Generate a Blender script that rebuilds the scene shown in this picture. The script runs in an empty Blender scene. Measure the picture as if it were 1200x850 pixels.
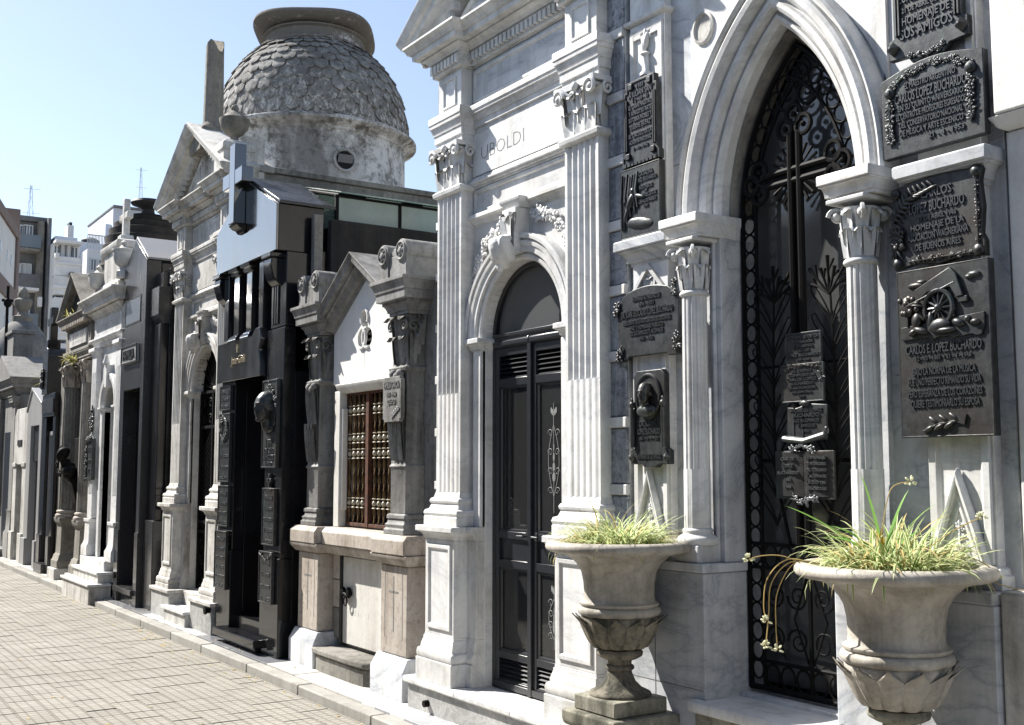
import bpy, bmesh, math, random
from mathutils import Vector, Matrix
random.seed(7)
S = bpy.context.scene
COL = S.collection
# ------------------------------------------------------------------ camera, sky, sun, exposure
H = 1.62; FPX = 1310.0; YAW = math.radians(33.165); PITCH = math.radians(5.4507)
cd = bpy.data.cameras.new('camera'); cam = bpy.data.objects.new('camera', cd); COL.objects.link(cam)
cam.location = (0, 0, H); cam.rotation_euler = (math.pi/2 + PITCH, 0, -YAW)
cd.sensor_width = 36; cd.sensor_fit = 'HORIZONTAL'; cd.lens = 36*FPX/1200; cd.clip_start = .05; cd.clip_end = 3000
S.camera = cam
SUND = Vector((-1.0, 1.85, 2.1)).normalized()
EL = math.asin(SUND.z); AZ = math.atan2(SUND.x, SUND.y)
world = bpy.data.worlds.new('World'); S.world = world; world.use_nodes = True
wn = world.node_tree; wn.nodes.clear()
sky = wn.nodes.new('ShaderNodeTexSky'); sky.sky_type = 'NISHITA'; sky.sun_disc = False
sky.sun_elevation = EL; sky.sun_rotation = AZ; sky.altitude = 10; sky.air_density = 1.0; sky.dust_density = .7; sky.ozone_density = 2.5
bg = wn.nodes.new('ShaderNodeBackground'); bg.inputs[1].default_value = 0.078
wo = wn.nodes.new('ShaderNodeOutputWorld')
hs = wn.nodes.new('ShaderNodeHueSaturation'); hs.inputs['Saturation'].default_value = .80; hs.inputs['Value'].default_value = 1.0
wn.links.new(sky.outputs[0], hs.inputs['Color']); wn.links.new(hs.outputs[0], bg.inputs[0]); wn.links.new(bg.outputs[0], wo.inputs[0])
sl = bpy.data.lights.new('sun', 'SUN'); sl.energy = 5.0; sl.angle = math.radians(.55); sl.color = (1, .955, .88)
so = bpy.data.objects.new('sun', sl); COL.objects.link(so); so.rotation_euler = SUND.to_track_quat('Z', 'Y').to_euler(); so.location = (-10, 22, 25)
S.view_settings.view_transform = 'Standard'; S.view_settings.look = 'None'; S.view_settings.gamma = 1
S.view_settings.exposure = 1.32
try: S.view_settings.use_curve_mapping = False
except Exception: pass
# pixel helpers (photo 1200x850): direction of a pixel, cut with a plane
_R = Vector((math.cos(YAW), -math.sin(YAW), 0)); _F = Vector((math.sin(YAW)*math.cos(PITCH), math.cos(YAW)*math.cos(PITCH), math.sin(PITCH))); _U = _R.cross(_F)
def ray(px, py): return _F + _R*((px-600)/FPX) + _U*((425-py)/FPX)
def onY(px, py, Y):
    d = ray(px, py); t = Y/d.y; return Vector((d.x*t, Y, H + d.z*t))
def onX(px, py, X):
    d = ray(px, py); t = X/d.x; return Vector((X, d.y*t, H + d.z*t))
# ------------------------------------------------------------------ mesh builder
def rect(y0, y1, z0, z1): return [(y0, z0), (y1, z0), (y1, z1), (y0, z1)]
class MB:
    def __init__(s): s.v = []; s.f = []; s.m = []; s.cur = 0
    def add(s, vs, fs, m=None):
        o = len(s.v); s.v += [tuple(a) for a in vs]
        s.f += [tuple(i+o for i in f) for f in fs]; s.m += [s.cur if m is None else m]*len(fs); return s
    def box(s, x0, x1, y0, y1, z0, z1):
        return s.add([(x0,y0,z0),(x1,y0,z0),(x1,y1,z0),(x0,y1,z0),(x0,y0,z1),(x1,y0,z1),(x1,y1,z1),(x0,y1,z1)],
                     [(0,3,2,1),(4,5,6,7),(0,1,5,4),(1,2,6,5),(2,3,7,6),(3,0,4,7)])
    def prism(s, poly, a, b, ax='x'):
        n = len(poly)
        k = {'x': lambda p, t: (t, p[0], p[1]), 'y': lambda p, t: (p[0], t, p[1]), 'z': lambda p, t: (p[0], p[1], t)}[ax]
        vs = [k(p, a) for p in poly] + [k(p, b) for p in poly]
        return s.add(vs, [tuple(range(n))[::-1], tuple(range(n, 2*n))] + [(i, (i+1) % n, n+(i+1) % n, n+i) for i in range(n)])
    def loft(s, rings, cap=True, closed=True):
        n = len(rings[0]); vs = [p for r in rings for p in r]; fs = []
        for k in range(len(rings)-1):
            for i in range(n if closed else n-1):
                j = (i+1) % n; fs.append((k*n+i, k*n+j, (k+1)*n+j, (k+1)*n+i))
        if cap: fs += [tuple(range(n))[::-1], tuple(range((len(rings)-1)*n, len(rings)*n))]
        return s.add(vs, fs)
    def mould(s, y0, y1, prof, xb, xref=None, e0=1, e1=1):
        # prof: (z, x of the front); ends return by the same projection beyond xref
        if xref is None: xref = max(p[1] for p in prof)
        R = []
        for z, x in prof:
            d = xref-x; a = y0-d*e0; b = y1+d*e1
            R.append([(xb,a,z),(x,a,z),(x,b,z),(xb,b,z)])
        return s.loft(R)
    def lathe(s, cx, cy, prof, n=24, cap=True, f=None):
        R = []
        for r, z in prof:
            R.append([(cx+(r if f is None else f(r, z, 2*math.pi*i/n))*math.cos(2*math.pi*i/n), cy+(r if f is None else f(r, z, 2*math.pi*i/n))*math.sin(2*math.pi*i/n), z) for i in range(n)])
        return s.loft(R, cap)
    def tube(s, pts, r, n=6, closed=False):
        pts = [Vector(p) for p in pts]; R = []; N = len(pts)
        up = None
        for i, p in enumerate(pts):
            a = pts[(i-1) % N] if (closed or i > 0) else p; b = pts[(i+1) % N] if (closed or i < N-1) else p
            t = (b-a).normalized() if (b-a).length > 1e-9 else Vector((0,0,1))
            if up is None: up = t.orthogonal().normalized()
            up = (up - t*up.dot(t)); up = up.normalized() if up.length > 1e-6 else t.orthogonal().normalized()
            w = t.cross(up); rr = r[i] if isinstance(r, (list, tuple)) else r
            R.append([p + (up*math.cos(2*math.pi*k/n) + w*math.sin(2*math.pi*k/n))*rr for k in range(n)])
        if closed: R.append(R[0])
        return s.loft(R, not closed)
    def sweep(s, path, prof, closed_prof=True):
        # path in (y,z) walked with the opening on the right hand; prof: (distance away from opening, x)
        P = [Vector(p) for p in path]; R = []
        for i, p in enumerate(P):
            a = P[max(i-1, 0)]; b = P[min(i+1, len(P)-1)]
            d1 = (p-a).normalized() if i > 0 else (b-p).normalized(); d2 = (b-p).normalized() if i < len(P)-1 else d1
            n1 = Vector((-d1.y, d1.x)); n2 = Vector((-d2.y, d2.x)); n = (n1+n2)
            n = n/max(.3, n.length**2/2) if n.length > 1e-6 else n1
            R.append([(x, p.x - n.x*d, p.y - n.y*d) for d, x in prof])
        return s.loft(R, True, closed_prof)
    def ell(s, c, r, n=10, m=6, rx=0, ry=0, rz=0):
        M = Matrix.Translation(c) @ Matrix.Rotation(rz, 4, 'Z') @ Matrix.Rotation(ry, 4, 'Y') @ Matrix.Rotation(rx, 4, 'X')
        R = []
        for j in range(m+1):
            t = math.pi*j/m; q = max(math.sin(t), .02)
            R.append([M @ Vector((r[0]*q*math.cos(2*math.pi*i/n), r[1]*q*math.sin(2*math.pi*i/n), -r[2]*math.cos(t))) for i in range(n)])
        return s.loft(R)
    def leaf(s, base, up, out, h, w, curl=.5, n=6, m=4, lobes=3):
        # an acanthus leaf rising along up, bulging along out and curling over
        up = Vector(up).normalized(); out = Vector(out).normalized(); side = up.cross(out); base = Vector(base); R = []
        for j in range(n+1):
            t = j/n
            hh = h*math.sin(min(t*1.25, 1)*math.pi/2)*(1 if t < .8 else 1-(t-.8)*.9)
            oo = h*(.08*math.sin(t*math.pi) + curl*max(0, t-.45)**2*1.15)
            ww = w*(.72+.28*math.sin(t*math.pi*.9))*(1-.75*max(0, t-.7)/.3)*(1+.13*math.sin(t*math.pi*2*lobes))
            R.append([base + up*hh + out*(oo + h*.05*abs(k)*(1 if k else 0) - h*.035*(1-abs(k))) + side*(ww*.5*k) for k in [(-1+2*i/m) for i in range(m+1)]])
        s.loft(R, False, False)
        R2 = [[p - out*h*.06 for p in r] for r in R]
        return s.loft(R2, False, False)
    def xf(s, M):
        s.v = [tuple(M @ Vector(p)) for p in s.v]; return s
    def join(s, o, M=None):
        return s.add([tuple(M @ Vector(p)) for p in o.v] if M else o.v, o.f)
def tomesh(name, mb, mats, base=(0,0,0), smooth=True, ang=35, fix=True):
    me = bpy.data.meshes.new(name); b = Vector(base)
    me.from_pydata([tuple(Vector(p)-b) for p in mb.v], [], mb.f)
    for m in (mats if isinstance(mats, (list, tuple)) else [mats]): me.materials.append(MAT[m] if isinstance(m, str) else m)
    if isinstance(mats, (list, tuple)) and len(mats) > 1: me.polygons.foreach_set('material_index', mb.m)
    if fix:
        bm = bmesh.new(); bm.from_mesh(me); bmesh.ops.recalc_face_normals(bm, faces=bm.faces); bm.to_mesh(me); bm.free()
    if smooth:
        me.polygons.foreach_set('use_smooth', [True]*len(me.polygons)); me.set_sharp_from_angle(angle=math.radians(ang))
    me.update(); return me
def tag(o, label=None, cat=None, group=None, kind=None):
    if label: o['label'] = label
    if cat: o['category'] = cat
    if group: o['group'] = group
    if kind: o['kind'] = kind
    return o
def thing(name, label, cat, loc, group=None):
    o = bpy.data.objects.new(name, None); COL.objects.link(o); o.location = loc; o.empty_display_size = .2
    return tag(o, label, cat, group)
def root_of(o):
    b = Vector((0,0,0))
    while o is not None: b = b + o.location; o = o.parent
    return b
def part(parent, name, mb, mat, bevel=.004, label=None, kind=None, smooth=True, ang=35, seg=2, fix=True):
    me = tomesh(name, mb, mat, root_of(parent), smooth, ang, fix)
    o = bpy.data.objects.new(name, me); COL.objects.link(o); o.parent = parent
    if bevel:
        md = o.modifiers.new('bevel', 'BEVEL'); md.width = bevel; md.segments = seg; md.limit_method = 'ANGLE'; md.angle_limit = math.radians(40); md.use_clamp_overlap = True
    return tag(o, label, None, None, kind)
def solo(name, mb, mat, label, cat, base, group=None, bevel=.004, kind=None, ang=35, fix=True):
    me = tomesh(name, mb, mat, base, True, ang, fix); o = bpy.data.objects.new(name, me); COL.objects.link(o); o.location = base
    if bevel:
        md = o.modifiers.new('bevel', 'BEVEL'); md.width = bevel; md.segments = 2; md.limit_method = 'ANGLE'; md.angle_limit = math.radians(40)
    return tag(o, label, cat, group, kind)
def inst(parent, name, me, loc, rot=None, scale=None, label=None):
    o = bpy.data.objects.new(name, me); COL.objects.link(o); o.parent = parent
    o.location = Vector(loc) - (root_of(parent) if parent else Vector((0,0,0)))
    if rot: o.rotation_euler = rot
    if scale: o.scale = scale
    return tag(o, label)
_tc = {}
def text_mb(txt, x, yc, z, hgt, depth, width=None, align='C', mb=None, bold=0.0):
    # raised letters on a plane facing -x; reads towards -y. z is the base line, hgt the capital height
    k = (txt, bold)
    if k not in _tc:
        c = bpy.data.curves.new('lettering', 'FONT'); c.body = txt; c.size = 1; c.resolution_u = 2; c.extrude = .5; c.offset = bold
        o = bpy.data.objects.new('lettering', c); me = bpy.data.meshes.new_from_object(o)
        _tc[k] = ([tuple(v.co) for v in me.vertices], [tuple(p.vertices) for p in me.polygons])
        bpy.data.objects.remove(o); bpy.data.curves.remove(c); bpy.data.meshes.remove(me)
    vs, fs = _tc[k]; mb = mb or MB()
    if not vs: return mb
    x0 = min(v[0] for v in vs); x1 = max(v[0] for v in vs); sc = hgt/.73; sx = sc if width is None else width/(x1-x0)
    off = {'C': (x0+x1)/2, 'L': x0, 'R': x1}[align]
    mb.add([(x - (v[2]+.5)*depth, yc - (v[0]-off)*sx, z + v[1]*sc) for v in vs], fs); return mb
def arc(cy, cz, r, a0, a1, n): return [(cy+r*math.cos(math.radians(a0+(a1-a0)*i/n)), cz+r*math.sin(math.radians(a0+(a1-a0)*i/n))) for i in range(n+1)]
def cprof(z0, z1, xa, xb):
    # full cornice: fillet, ovolo, soffit, corona, cyma
    F = [(0,0),(.10,0),(.10,.10),(.16,.12),(.24,.20),(.30,.30),(.30,.36),(.40,.36),(.40,.66),(.64,.68),(.64,.75),(.72,.78),(.82,.86),(.90,.96),(.90,1),(1,1)]
    return [(z0+(z1-z0)*a, xa+(xb-xa)*b) for a, b in F]
def aprof(z0, z1, xa, xb):
    # architrave: fasciae stepping out to a small cap
    F = [(0,.0),(0,.12),(.2,.12),(.2,.34),(.44,.34),(.44,.48),(.50,.48),(.54,.58),(.62,.70),(.66,.72),(.66,.88),(.78,.9),(.78,1),(.96,1),(1,.9)]
    return [(z0+(z1-z0)*a, xa+(xb-xa)*b) for a, b in F]
def iprof(z0, z1, xa, xb):
    # impost / cap moulding
    F = [(0,0),(.14,0),(.14,.22),(.3,.26),(.44,.42),(.52,.58),(.52,.8),(.60,.8),(.60,1),(.94,1),(1,.92)]
    return [(z0+(z1-z0)*a, xa+(xb-xa)*b) for a, b in F]
def pointed(cy, zs, a, h, n=14):
    # pointed arch from left foot (larger y) over the apex to the right foot
    c = (h*h-a*a)/(2*a); R = a+c; t = math.degrees(math.atan2(h, c))
    L = [(cy - c + R*math.cos(math.radians(t*i/n)), zs + R*math.sin(math.radians(t*i/n))) for i in range(n+1)]
    return L + [(2*cy-y, z) for y, z in L[-2::-1]]
# ------------------------------------------------------------------ materials
MAT = {}
class NT:
    def __init__(s, name):
        s.mat = bpy.data.materials.new(name); s.mat.use_nodes = True; s.t = s.mat.node_tree; s.t.nodes.clear()
        s.out = s.n('ShaderNodeOutputMaterial'); s.b = s.n('ShaderNodeBsdfPrincipled'); s.l(s.b.outputs[0], s.out.inputs[0]); MAT[name] = s.mat
        s.pos = s.n('ShaderNodeNewGeometry').outputs['Position']
    def n(s, t, **k):
        o = s.t.nodes.new(t)
        for a, b in k.items(): setattr(o, a, b)
        return o
    def l(s, a, b): s.t.links.new(a, b)
    def map(s, sc, rot=(0,0,0), src=None):
        m = s.n('ShaderNodeMapping'); m.inputs['Scale'].default_value = sc; m.inputs['Rotation'].default_value = rot; s.l(src or s.pos, m.inputs[0]); return m.outputs[0]
    def noise(s, scale, detail=5, rough=.6, dist=0, v=None):
        o = s.n('ShaderNodeTexNoise'); o.inputs['Scale'].default_value = scale; o.inputs['Detail'].default_value = detail; o.inputs['Roughness'].default_value = rough; o.inputs['Distortion'].default_value = dist
        s.l(v or s.pos, o.inputs['Vector']); return o.outputs[0]
    def ramp(s, v, stops):
        o = s.n('ShaderNodeValToRGB'); e = o.color_ramp.elements
        while len(e) < len(stops): e.new(.5)
        for i, (p, c) in enumerate(stops):
            e[i].position = p; e[i].color = (c, c, c, 1) if not isinstance(c, (tuple, list)) else (*c, 1)
        s.l(v, o.inputs[0]); return o.outputs[0]
    def mix(s, f, a, b, mode='MIX'):
        o = s.n('ShaderNodeMix', data_type='RGBA', blend_type=mode)
        for k, q in ((0, f), (6, a), (7, b)):
            if isinstance(q, (int, float)): o.inputs[k].default_value = q
            elif isinstance(q, tuple): o.inputs[k].default_value = (*q, 1)
            else: s.l(q, o.inputs[k])
        return o.outputs[2]
    def math(s, op, a, b=0.0):
        o = s.n('ShaderNodeMath', operation=op)
        for k, q in enumerate((a, b)):
            if isinstance(q, (int, float)): o.inputs[k].default_value = q
            else: s.l(q, o.inputs[k])
        return o.outputs[0]
    def bump(s, h, st=.3, dist=.01):
        o = s.n('ShaderNodeBump'); o.inputs['Strength'].default_value = st; o.inputs['Distance'].default_value = dist; s.l(h, o.inputs['Height']); s.l(o.outputs[0], s.b.inputs['Normal'])
    def set(s, color=None, rough=None, metal=None, spec=None, **k):
        for nm, q in (('Base Color', color), ('Roughness', rough), ('Metallic', metal), ('Specular IOR Level', spec)):
            if q is None: continue
            if isinstance(q, (int, float)): s.b.inputs[nm].default_value = q
            elif isinstance(q, tuple): s.b.inputs[nm].default_value = (*q, 1)
            else: s.l(q, s.b.inputs[nm])
def stone(name, c, c2, vein=(.45,.47,.5), veinamt=.5, vs=2.2, stain=(.2,.18,.15), stainamt=.3, rough=.5, bump=.15, spots=0., stainscale=1.0, grain=60, objvar=.12, sr=(.205, .38)):
    t = NT(name)
    oi = t.n('ShaderNodeObjectInfo')
    sc = t.n('ShaderNodeVectorMath', operation='MULTIPLY_ADD'); cb = t.n('ShaderNodeCombineXYZ')
    for k in range(3): t.l(oi.outputs['Random'], cb.inputs[k])
    t.l(cb.outputs[0], sc.inputs[0]); sc.inputs[1].default_value = (13.1, 7.7, 17.3); t.l(t.pos, sc.inputs[2]); t.pos = sc.outputs[0]
    big = t.noise(1.1, 4, .6); col = t.mix(t.ramp(big, [(.35, 0), (.68, 1)]), c, c2)
    # veins: thin bright lines of a distorted noise
    vn = t.noise(vs, 8, .62, 1.6, t.map((1, .55, 1.0), (.5, .3, .6)))
    ln = t.ramp(t.math('ABSOLUTE', t.math('SUBTRACT', vn, .5)), [(0, 1), (.012, .55), (.06, .12), (.12, 0)])
    col = t.mix(t.math('MULTIPLY', ln, veinamt), col, vein)
    cl = t.ramp(t.noise(vs*.6, 6, .65, 1.0, t.map((1, .6, 1.3), (.2, .7, .1))), [(.48, 0), (.72, 1)])
    col = t.mix(t.math('MULTIPLY', cl, veinamt*.45), col, vein)
    # rain streaks and grime patches
    st = t.noise(4.5*stainscale, 6, .7, .3, t.map((1.6, 1.6, .16)))
    pt = t.noise(1.7*stainscale, 7, .72, .4)
    sm = t.ramp(t.math('MULTIPLY', st, pt), [(sr[0], 0), (sr[1], 1)])
    col = t.mix(t.math('MULTIPLY', sm, stainamt), col, stain)
    fine = t.noise(grain, 4, .7)
    col = t.mix(.16, col, t.ramp(fine, [(.3, .35), (.7, 1.0)]), 'MULTIPLY')
    if spots:
        v = t.noise(23, 6, .75); col = t.mix(t.math('MULTIPLY', t.ramp(v, [(.52, 0), (.64, 1)]), spots), col, stain)
    if objvar:
        col = t.mix(1.0, col, t.ramp(oi.outputs['Random'], [(0, 1-objvar), (1, 1.0)]), 'MULTIPLY')
    t.set(col, t.mix(sm, (rough,)*3, (min(1, rough+.25),)*3), 0, .4)
    t.bump(t.math('ADD', t.math('MULTIPLY', fine, .5), t.noise(14, 6, .7)), bump, .006)
    return t
def granite(name, c, c2, rough, bumpv=.03, scale=240, spec=.5, dust=.15):
    t = NT(name)
    sp = t.ramp(t.noise(scale, 2, .6), [(.42, 0), (.6, 1)])
    col = t.mix(sp, c, c2)
    du = t.ramp(t.math('MULTIPLY', t.noise(3.4, 7, .7, .5, t.map((1.3, 1.3, .3))), t.noise(1.3, 5, .7)), [(.2, 0), (.45, 1)])
    col = t.mix(t.math('MULTIPLY', du, dust), col, (.32, .3, .27))
    t.set(col, t.mix(du, (rough,)*3, (min(1, rough+.25),)*3), 0, spec)
    t.bump(t.noise(9, 4, .6), bumpv, .004); return t
stone('marble', (.75,.75,.735), (.69,.69,.685), (.40,.42,.46), .55, 2.0, (.26,.235,.19), .5, .42, .12, .05)
stone('marble_cool', (.64,.655,.675), (.56,.575,.60), (.27,.30,.35), .8, 1.6, (.2,.195,.18), .55, .42, .12, .06)
stone('marble_old', (.66,.645,.61), (.55,.54,.51), (.34,.34,.35), .35, 2.4, (.15,.135,.11), .85, .55, .25, .18)
stone('urn_marble', (.52,.485,.43), (.39,.35,.295), (.28,.26,.23), .6, 3.0, (.12,.11,.085), .75, .55, .35, .2)  # shade and warm bounce light put into the brown base colour, plus stains
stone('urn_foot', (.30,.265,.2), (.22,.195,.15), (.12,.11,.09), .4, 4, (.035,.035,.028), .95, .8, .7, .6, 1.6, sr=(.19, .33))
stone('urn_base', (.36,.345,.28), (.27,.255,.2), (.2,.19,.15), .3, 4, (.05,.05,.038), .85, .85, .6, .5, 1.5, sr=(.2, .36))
stone('grey_step', (.36,.36,.35), (.25,.25,.25), (.55,.55,.54), .6, 7, (.12,.12,.11), .4, .7, .3, .35)
stone('grey_panel', (.36,.38,.42), (.22,.24,.28), (.48,.5,.54), .8, 9, (.07,.08,.10), .85, .6, .4, .9, 2.0)
stone('roof_stone', (.36,.34,.3), (.27,.26,.23), (.2,.2,.2), .3, 3, (.1,.095,.08), .7, .85, .6, .5)
stone('weathered', (.29,.268,.23), (.19,.178,.155), (.15,.15,.14), .4, 3, (.065,.06,.052), .75, .85, .6, .5)
stone('garcia_stone', (.30,.297,.288), (.19,.19,.187), (.17,.17,.17), .45, 3, (.06,.057,.05), .9, .7, .5, .45)
stone('pink_stone', (.50,.45,.395), (.43,.395,.355), (.4,.33,.27), .35, 4, (.16,.12,.09), .75, .6, .3, .5)
stone('plaster_white', (.74,.74,.72), (.67,.67,.66), (.6,.6,.6), .2, 3, (.3,.28,.25), .22, .8, .3, .06)
stone('panel_white', (.70,.69,.66), (.63,.62,.59), (.5,.5,.48), .3, 3, (.24,.2,.14), .35, .55, .2, .15)
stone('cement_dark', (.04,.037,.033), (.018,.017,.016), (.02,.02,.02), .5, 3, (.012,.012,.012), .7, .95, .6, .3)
stone('cement_mid', (.30,.285,.255), (.2,.19,.17), (.12,.12,.11), .4, 3, (.06,.055,.05), .75, .9, .6, .5)
stone('dome_grey', (.26,.255,.245), (.18,.178,.172), (.15,.15,.15), .4, 3, (.08,.075,.07), .7, .9, .6, .5)
stone('sidewalk', (.55,.54,.5), (.47,.46,.43), (.35,.35,.34), .4, 3, (.24,.22,.18), .5, .7, .3, .25)
stone('checker_white', (.68,.68,.66), (.62,.62,.6), (.45,.46,.48), .4, 3, (.3,.28,.24), .35, .5, .1)
stone('checker_grey', (.36,.37,.39), (.3,.31,.33), (.5,.5,.5), .4, 3, (.2,.19,.17), .35, .5, .1)
stone('kerb', (.36,.35,.325), (.28,.27,.25), (.25,.25,.24), .3, 3, (.17,.155,.13), .5, .8, .4, .3)
stone('far_white', (.72,.73,.75), (.66,.67,.69), (.6,.6,.6), .1, .3, (.38,.38,.38), .35, .9, .05, 0, .12, 8)
stone('far_blue', (.56,.6,.68), (.5,.54,.62), (.5,.5,.55), .1, .3, (.35,.36,.4), .3, .9, .05, 0, .12, 8)
stone('far_dark', (.17,.175,.19), (.12,.125,.135), (.25,.25,.25), .3, .4, (.06,.06,.06), .5, .9, .05, 0, .2, 8)
stone('far_brown', (.2,.16,.15), (.17,.135,.125), (.2,.16,.15), .2, .4, (.12,.1,.09), .3, .9, .05, 0, .2, 8)
granite('granite_black', (.005,.005,.006), (.014,.014,.016), .10, .015, 300, .38, .025)
granite('granite_polish', (.008,.008,.01), (.02,.02,.023), .045, .006, 300, 1.0, .02)
granite('granite_dark', (.018,.018,.02), (.042,.042,.044), .16, .012, 260, .36, .04)
granite('granite_grey', (.2,.2,.205), (.32,.32,.32), .35, .03, 200, .45, .2)
granite('granite_slab', (.14,.145,.16), (.2,.205,.22), .2, .03, 260, .5, .3)
# scaled dome cement: white paint flaking off grey render
t = NT('dome_cement')
n1 = t.noise(2.2, 7, .75); n2 = t.noise(9, 7, .8, .3); n3 = t.noise(1.3, 4, .6, 0, t.map((1,1,.35)))
zf = t.n('ShaderNodeSeparateXYZ'); t.l(t.pos, zf.inputs[0])
zz = t.n('ShaderNodeMapRange'); t.l(zf.outputs[2], zz.inputs[0]); zz.inputs[1].default_value = 5.6; zz.inputs[2].default_value = 8.0; zz.inputs[3].default_value = .06; zz.inputs[4].default_value = -.1
fl = t.ramp(t.math('ADD', t.math('ADD', t.math('MULTIPLY', n2, .55), t.math('MULTIPLY', n1, .45)), zz.outputs[0]), [(.44, 0), (.56, 1)])
c = t.mix(fl, t.mix(n2, (.10,.095,.088), (.2,.19,.175)), (.60,.60,.60))
c = t.mix(t.math('MULTIPLY', t.ramp(n3, [(.5, 0), (.68, 1)]), .75), c, (.07,.066,.06))
t.set(c, .9, 0, .2); t.bump(t.math('ADD', n2, t.noise(40, 5, .7)), .5, .02)
t = NT('scale_cement')
n1 = t.noise(1.6, 6, .7); n2 = t.noise(11, 7, .8)
c = t.mix(t.ramp(n2, [(.4, 0), (.66, 1)]), (.13,.127,.122), (.35,.345,.335))
c = t.mix(t.ramp(n1, [(.44, 0), (.64, 1)]), c, t.mix(n2, (.075,.072,.068), (.17,.163,.152)))
zf = t.n('ShaderNodeSeparateXYZ'); t.l(t.pos, zf.inputs[0])
zr = t.n('ShaderNodeMapRange'); t.l(zf.outputs[2], zr.inputs[0]); zr.inputs[1].default_value = 6.4; zr.inputs[2].default_value = 7.5; zr.inputs[3].default_value = .09; zr.inputs[4].default_value = -.04
c = t.mix(t.ramp(t.math('ADD', t.noise(15, 7, .8, .3, t.map((1,1,.5))), zr.outputs[0]), [(.55, 0), (.66, 1)]), c, (.5,.49,.47))
t.set(c, .95, 0, .2); t.bump(n2, .6, .02)
# bronze, iron, brass, glass, paint
t = NT('bronze'); n = t.noise(26, 6, .7); m = t.noise(4, 5, .6); oi = t.n('ShaderNodeObjectInfo')
bc_ = t.mix(t.ramp(n, [(.35, 0), (.7, 1)]), (.022,.024,.027), (.062,.066,.07))
bc_ = t.mix(t.math('MULTIPLY', t.ramp(t.noise(7, 7, .75, .4, t.map((1.5,1.5,.35))), [(.5, 0), (.68, 1)]), .55), bc_, (.075,.10,.092))
bc_ = t.mix(t.math('MULTIPLY', t.ramp(t.noise(2.3, 4, .6), [(.45, 0), (.7, 1)]), .5), bc_, (.05,.036,.024))
t.set(bc_, t.mix(m, (.30,)*3, (.55,)*3), .55, .5); t.bump(t.noise(70, 5, .7), .25, .003)
t = NT('bronze_light'); n = t.noise(30, 6, .7)
t.set(t.mix(n, (.07,.075,.08), (.15,.155,.16)), .42, .6, .5); t.bump(n, .2, .003)
t = NT('iron'); t.set(t.mix(t.noise(20, 5, .6), (.0025,.0025,.003), (.008,.0075,.0075)), .62, .0, .09); t.bump(t.noise(60, 4, .6), .2, .002)
t = NT('rust_iron'); n = t.noise(30, 6, .7); t.set(t.mix(t.ramp(n, [(.4, 0), (.6, 1)]), (.12,.045,.025), (.05,.03,.022)), .75, .3, .4); t.bump(n, .4, .003)
t = NT('brass'); n = t.noise(24, 6, .7); t.set(t.mix(t.ramp(n, [(.35, 0), (.65, 1)]), (.07,.042,.02), (.17,.105,.045)), .5, .5, .5); t.bump(n, .3, .002)
t = NT('knob'); t.set(t.mix(t.noise(40, 5, .6), (.24,.21,.15), (.44,.41,.33)), .4, 0, .5)
t = NT('door_paint'); t.set(t.mix(t.noise(16, 5, .6), (.010,.011,.014), (.022,.024,.03)), .3, 0, .5); t.bump(t.noise(40, 4, .6), .1, .002)
t = NT('gold_letters'); t.set((.38,.33,.24), .4, .7)
t = NT('engraved'); t.set(t.mix(t.noise(50, 4, .6), (.09,.09,.09), (.2,.2,.19)), .8)
t = NT('engraved_soft'); t.set((.36,.355,.34), .8)
t = NT('faded'); t.set((.5,.49,.46), .8)
t = NT('bronze_letter'); n = t.noise(30, 6, .7); t.set(t.mix(n, (.05,.054,.058), (.11,.115,.12)), .36, .6, .5)
t = NT('silver_letters'); t.set((.42,.43,.45), .35, .6)
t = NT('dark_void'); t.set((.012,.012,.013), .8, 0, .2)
t = NT('interior_shade'); t.set(t.mix(t.noise(3, 4, .6), (.03,.028,.026), (.06,.055,.05)), .85)  # chamber shade put into the colour, kept near black
t = NT('curtain'); t.set(t.mix(t.noise(12, 4, .6), (.2,.09,.05), (.26,.12,.07)), .8)
t = NT('frost'); t.set((.17,.175,.175), .6)
t = NT('curtain_lit'); t.set((.3,.12,.06), .8)
def glassmat(name, tint, rough, op):
    t = NT(name); tr = t.n('ShaderNodeBsdfTransparent'); tr.inputs[0].default_value = (*tint, 1)
    mx = t.n('ShaderNodeMixShader'); mx.inputs[0].default_value = op
    t.set((.02,.022,.024), rough, 0, .6); t.l(tr.outputs[0], mx.inputs[1]); t.l(t.b.outputs[0], mx.inputs[2]); t.l(mx.outputs[0], t.out.inputs[0])
def greyglass(name, col, rough, op, spec=.6):
    glassmat(name, (.55,.57,.57), rough, op); MAT[name].node_tree.nodes['Principled BSDF'].inputs['Base Color'].default_value = (*col, 1); MAT[name].node_tree.nodes['Principled BSDF'].inputs['Specular IOR Level'].default_value = spec
greyglass('glass', (.035,.036,.037), .04, .5, .8)
greyglass('glass_grey', (.085,.088,.09), .08, .8, .9)  # grey base colour imitates sky reflection behind the iron gate
greyglass('glass_hazed', (.10,.103,.105), .2, .75)  # pale grey colour stands in for reflected haze on the pane
t = NT('skylight_glass'); n = t.noise(5, 6, .7); tr = t.n('ShaderNodeBsdfTransparent'); tr.inputs[0].default_value = (.75,.85,.82,1)
mx = t.n('ShaderNodeMixShader'); mx.inputs[0].default_value = .4; t.set(t.mix(n, (.36,.4,.38), (.55,.6,.57)), .12, 0, .6); t.l(tr.outputs[0], mx.inputs[1]); t.l(t.b.outputs[0], mx.inputs[2]); t.l(mx.outputs[0], t.out.inputs[0])
t = NT('window_far'); t.set(t.mix(t.noise(.6, 3, .6), (.05,.06,.075), (.16,.18,.21)), .12, 0, .6)
t = NT('blind_far'); t.set((.55,.57,.6), .7)
t = NT('metal_far'); t.set((.3,.32,.35), .5, .5)
t = NT('tank'); t.set((.02,.02,.022), .6)
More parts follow.
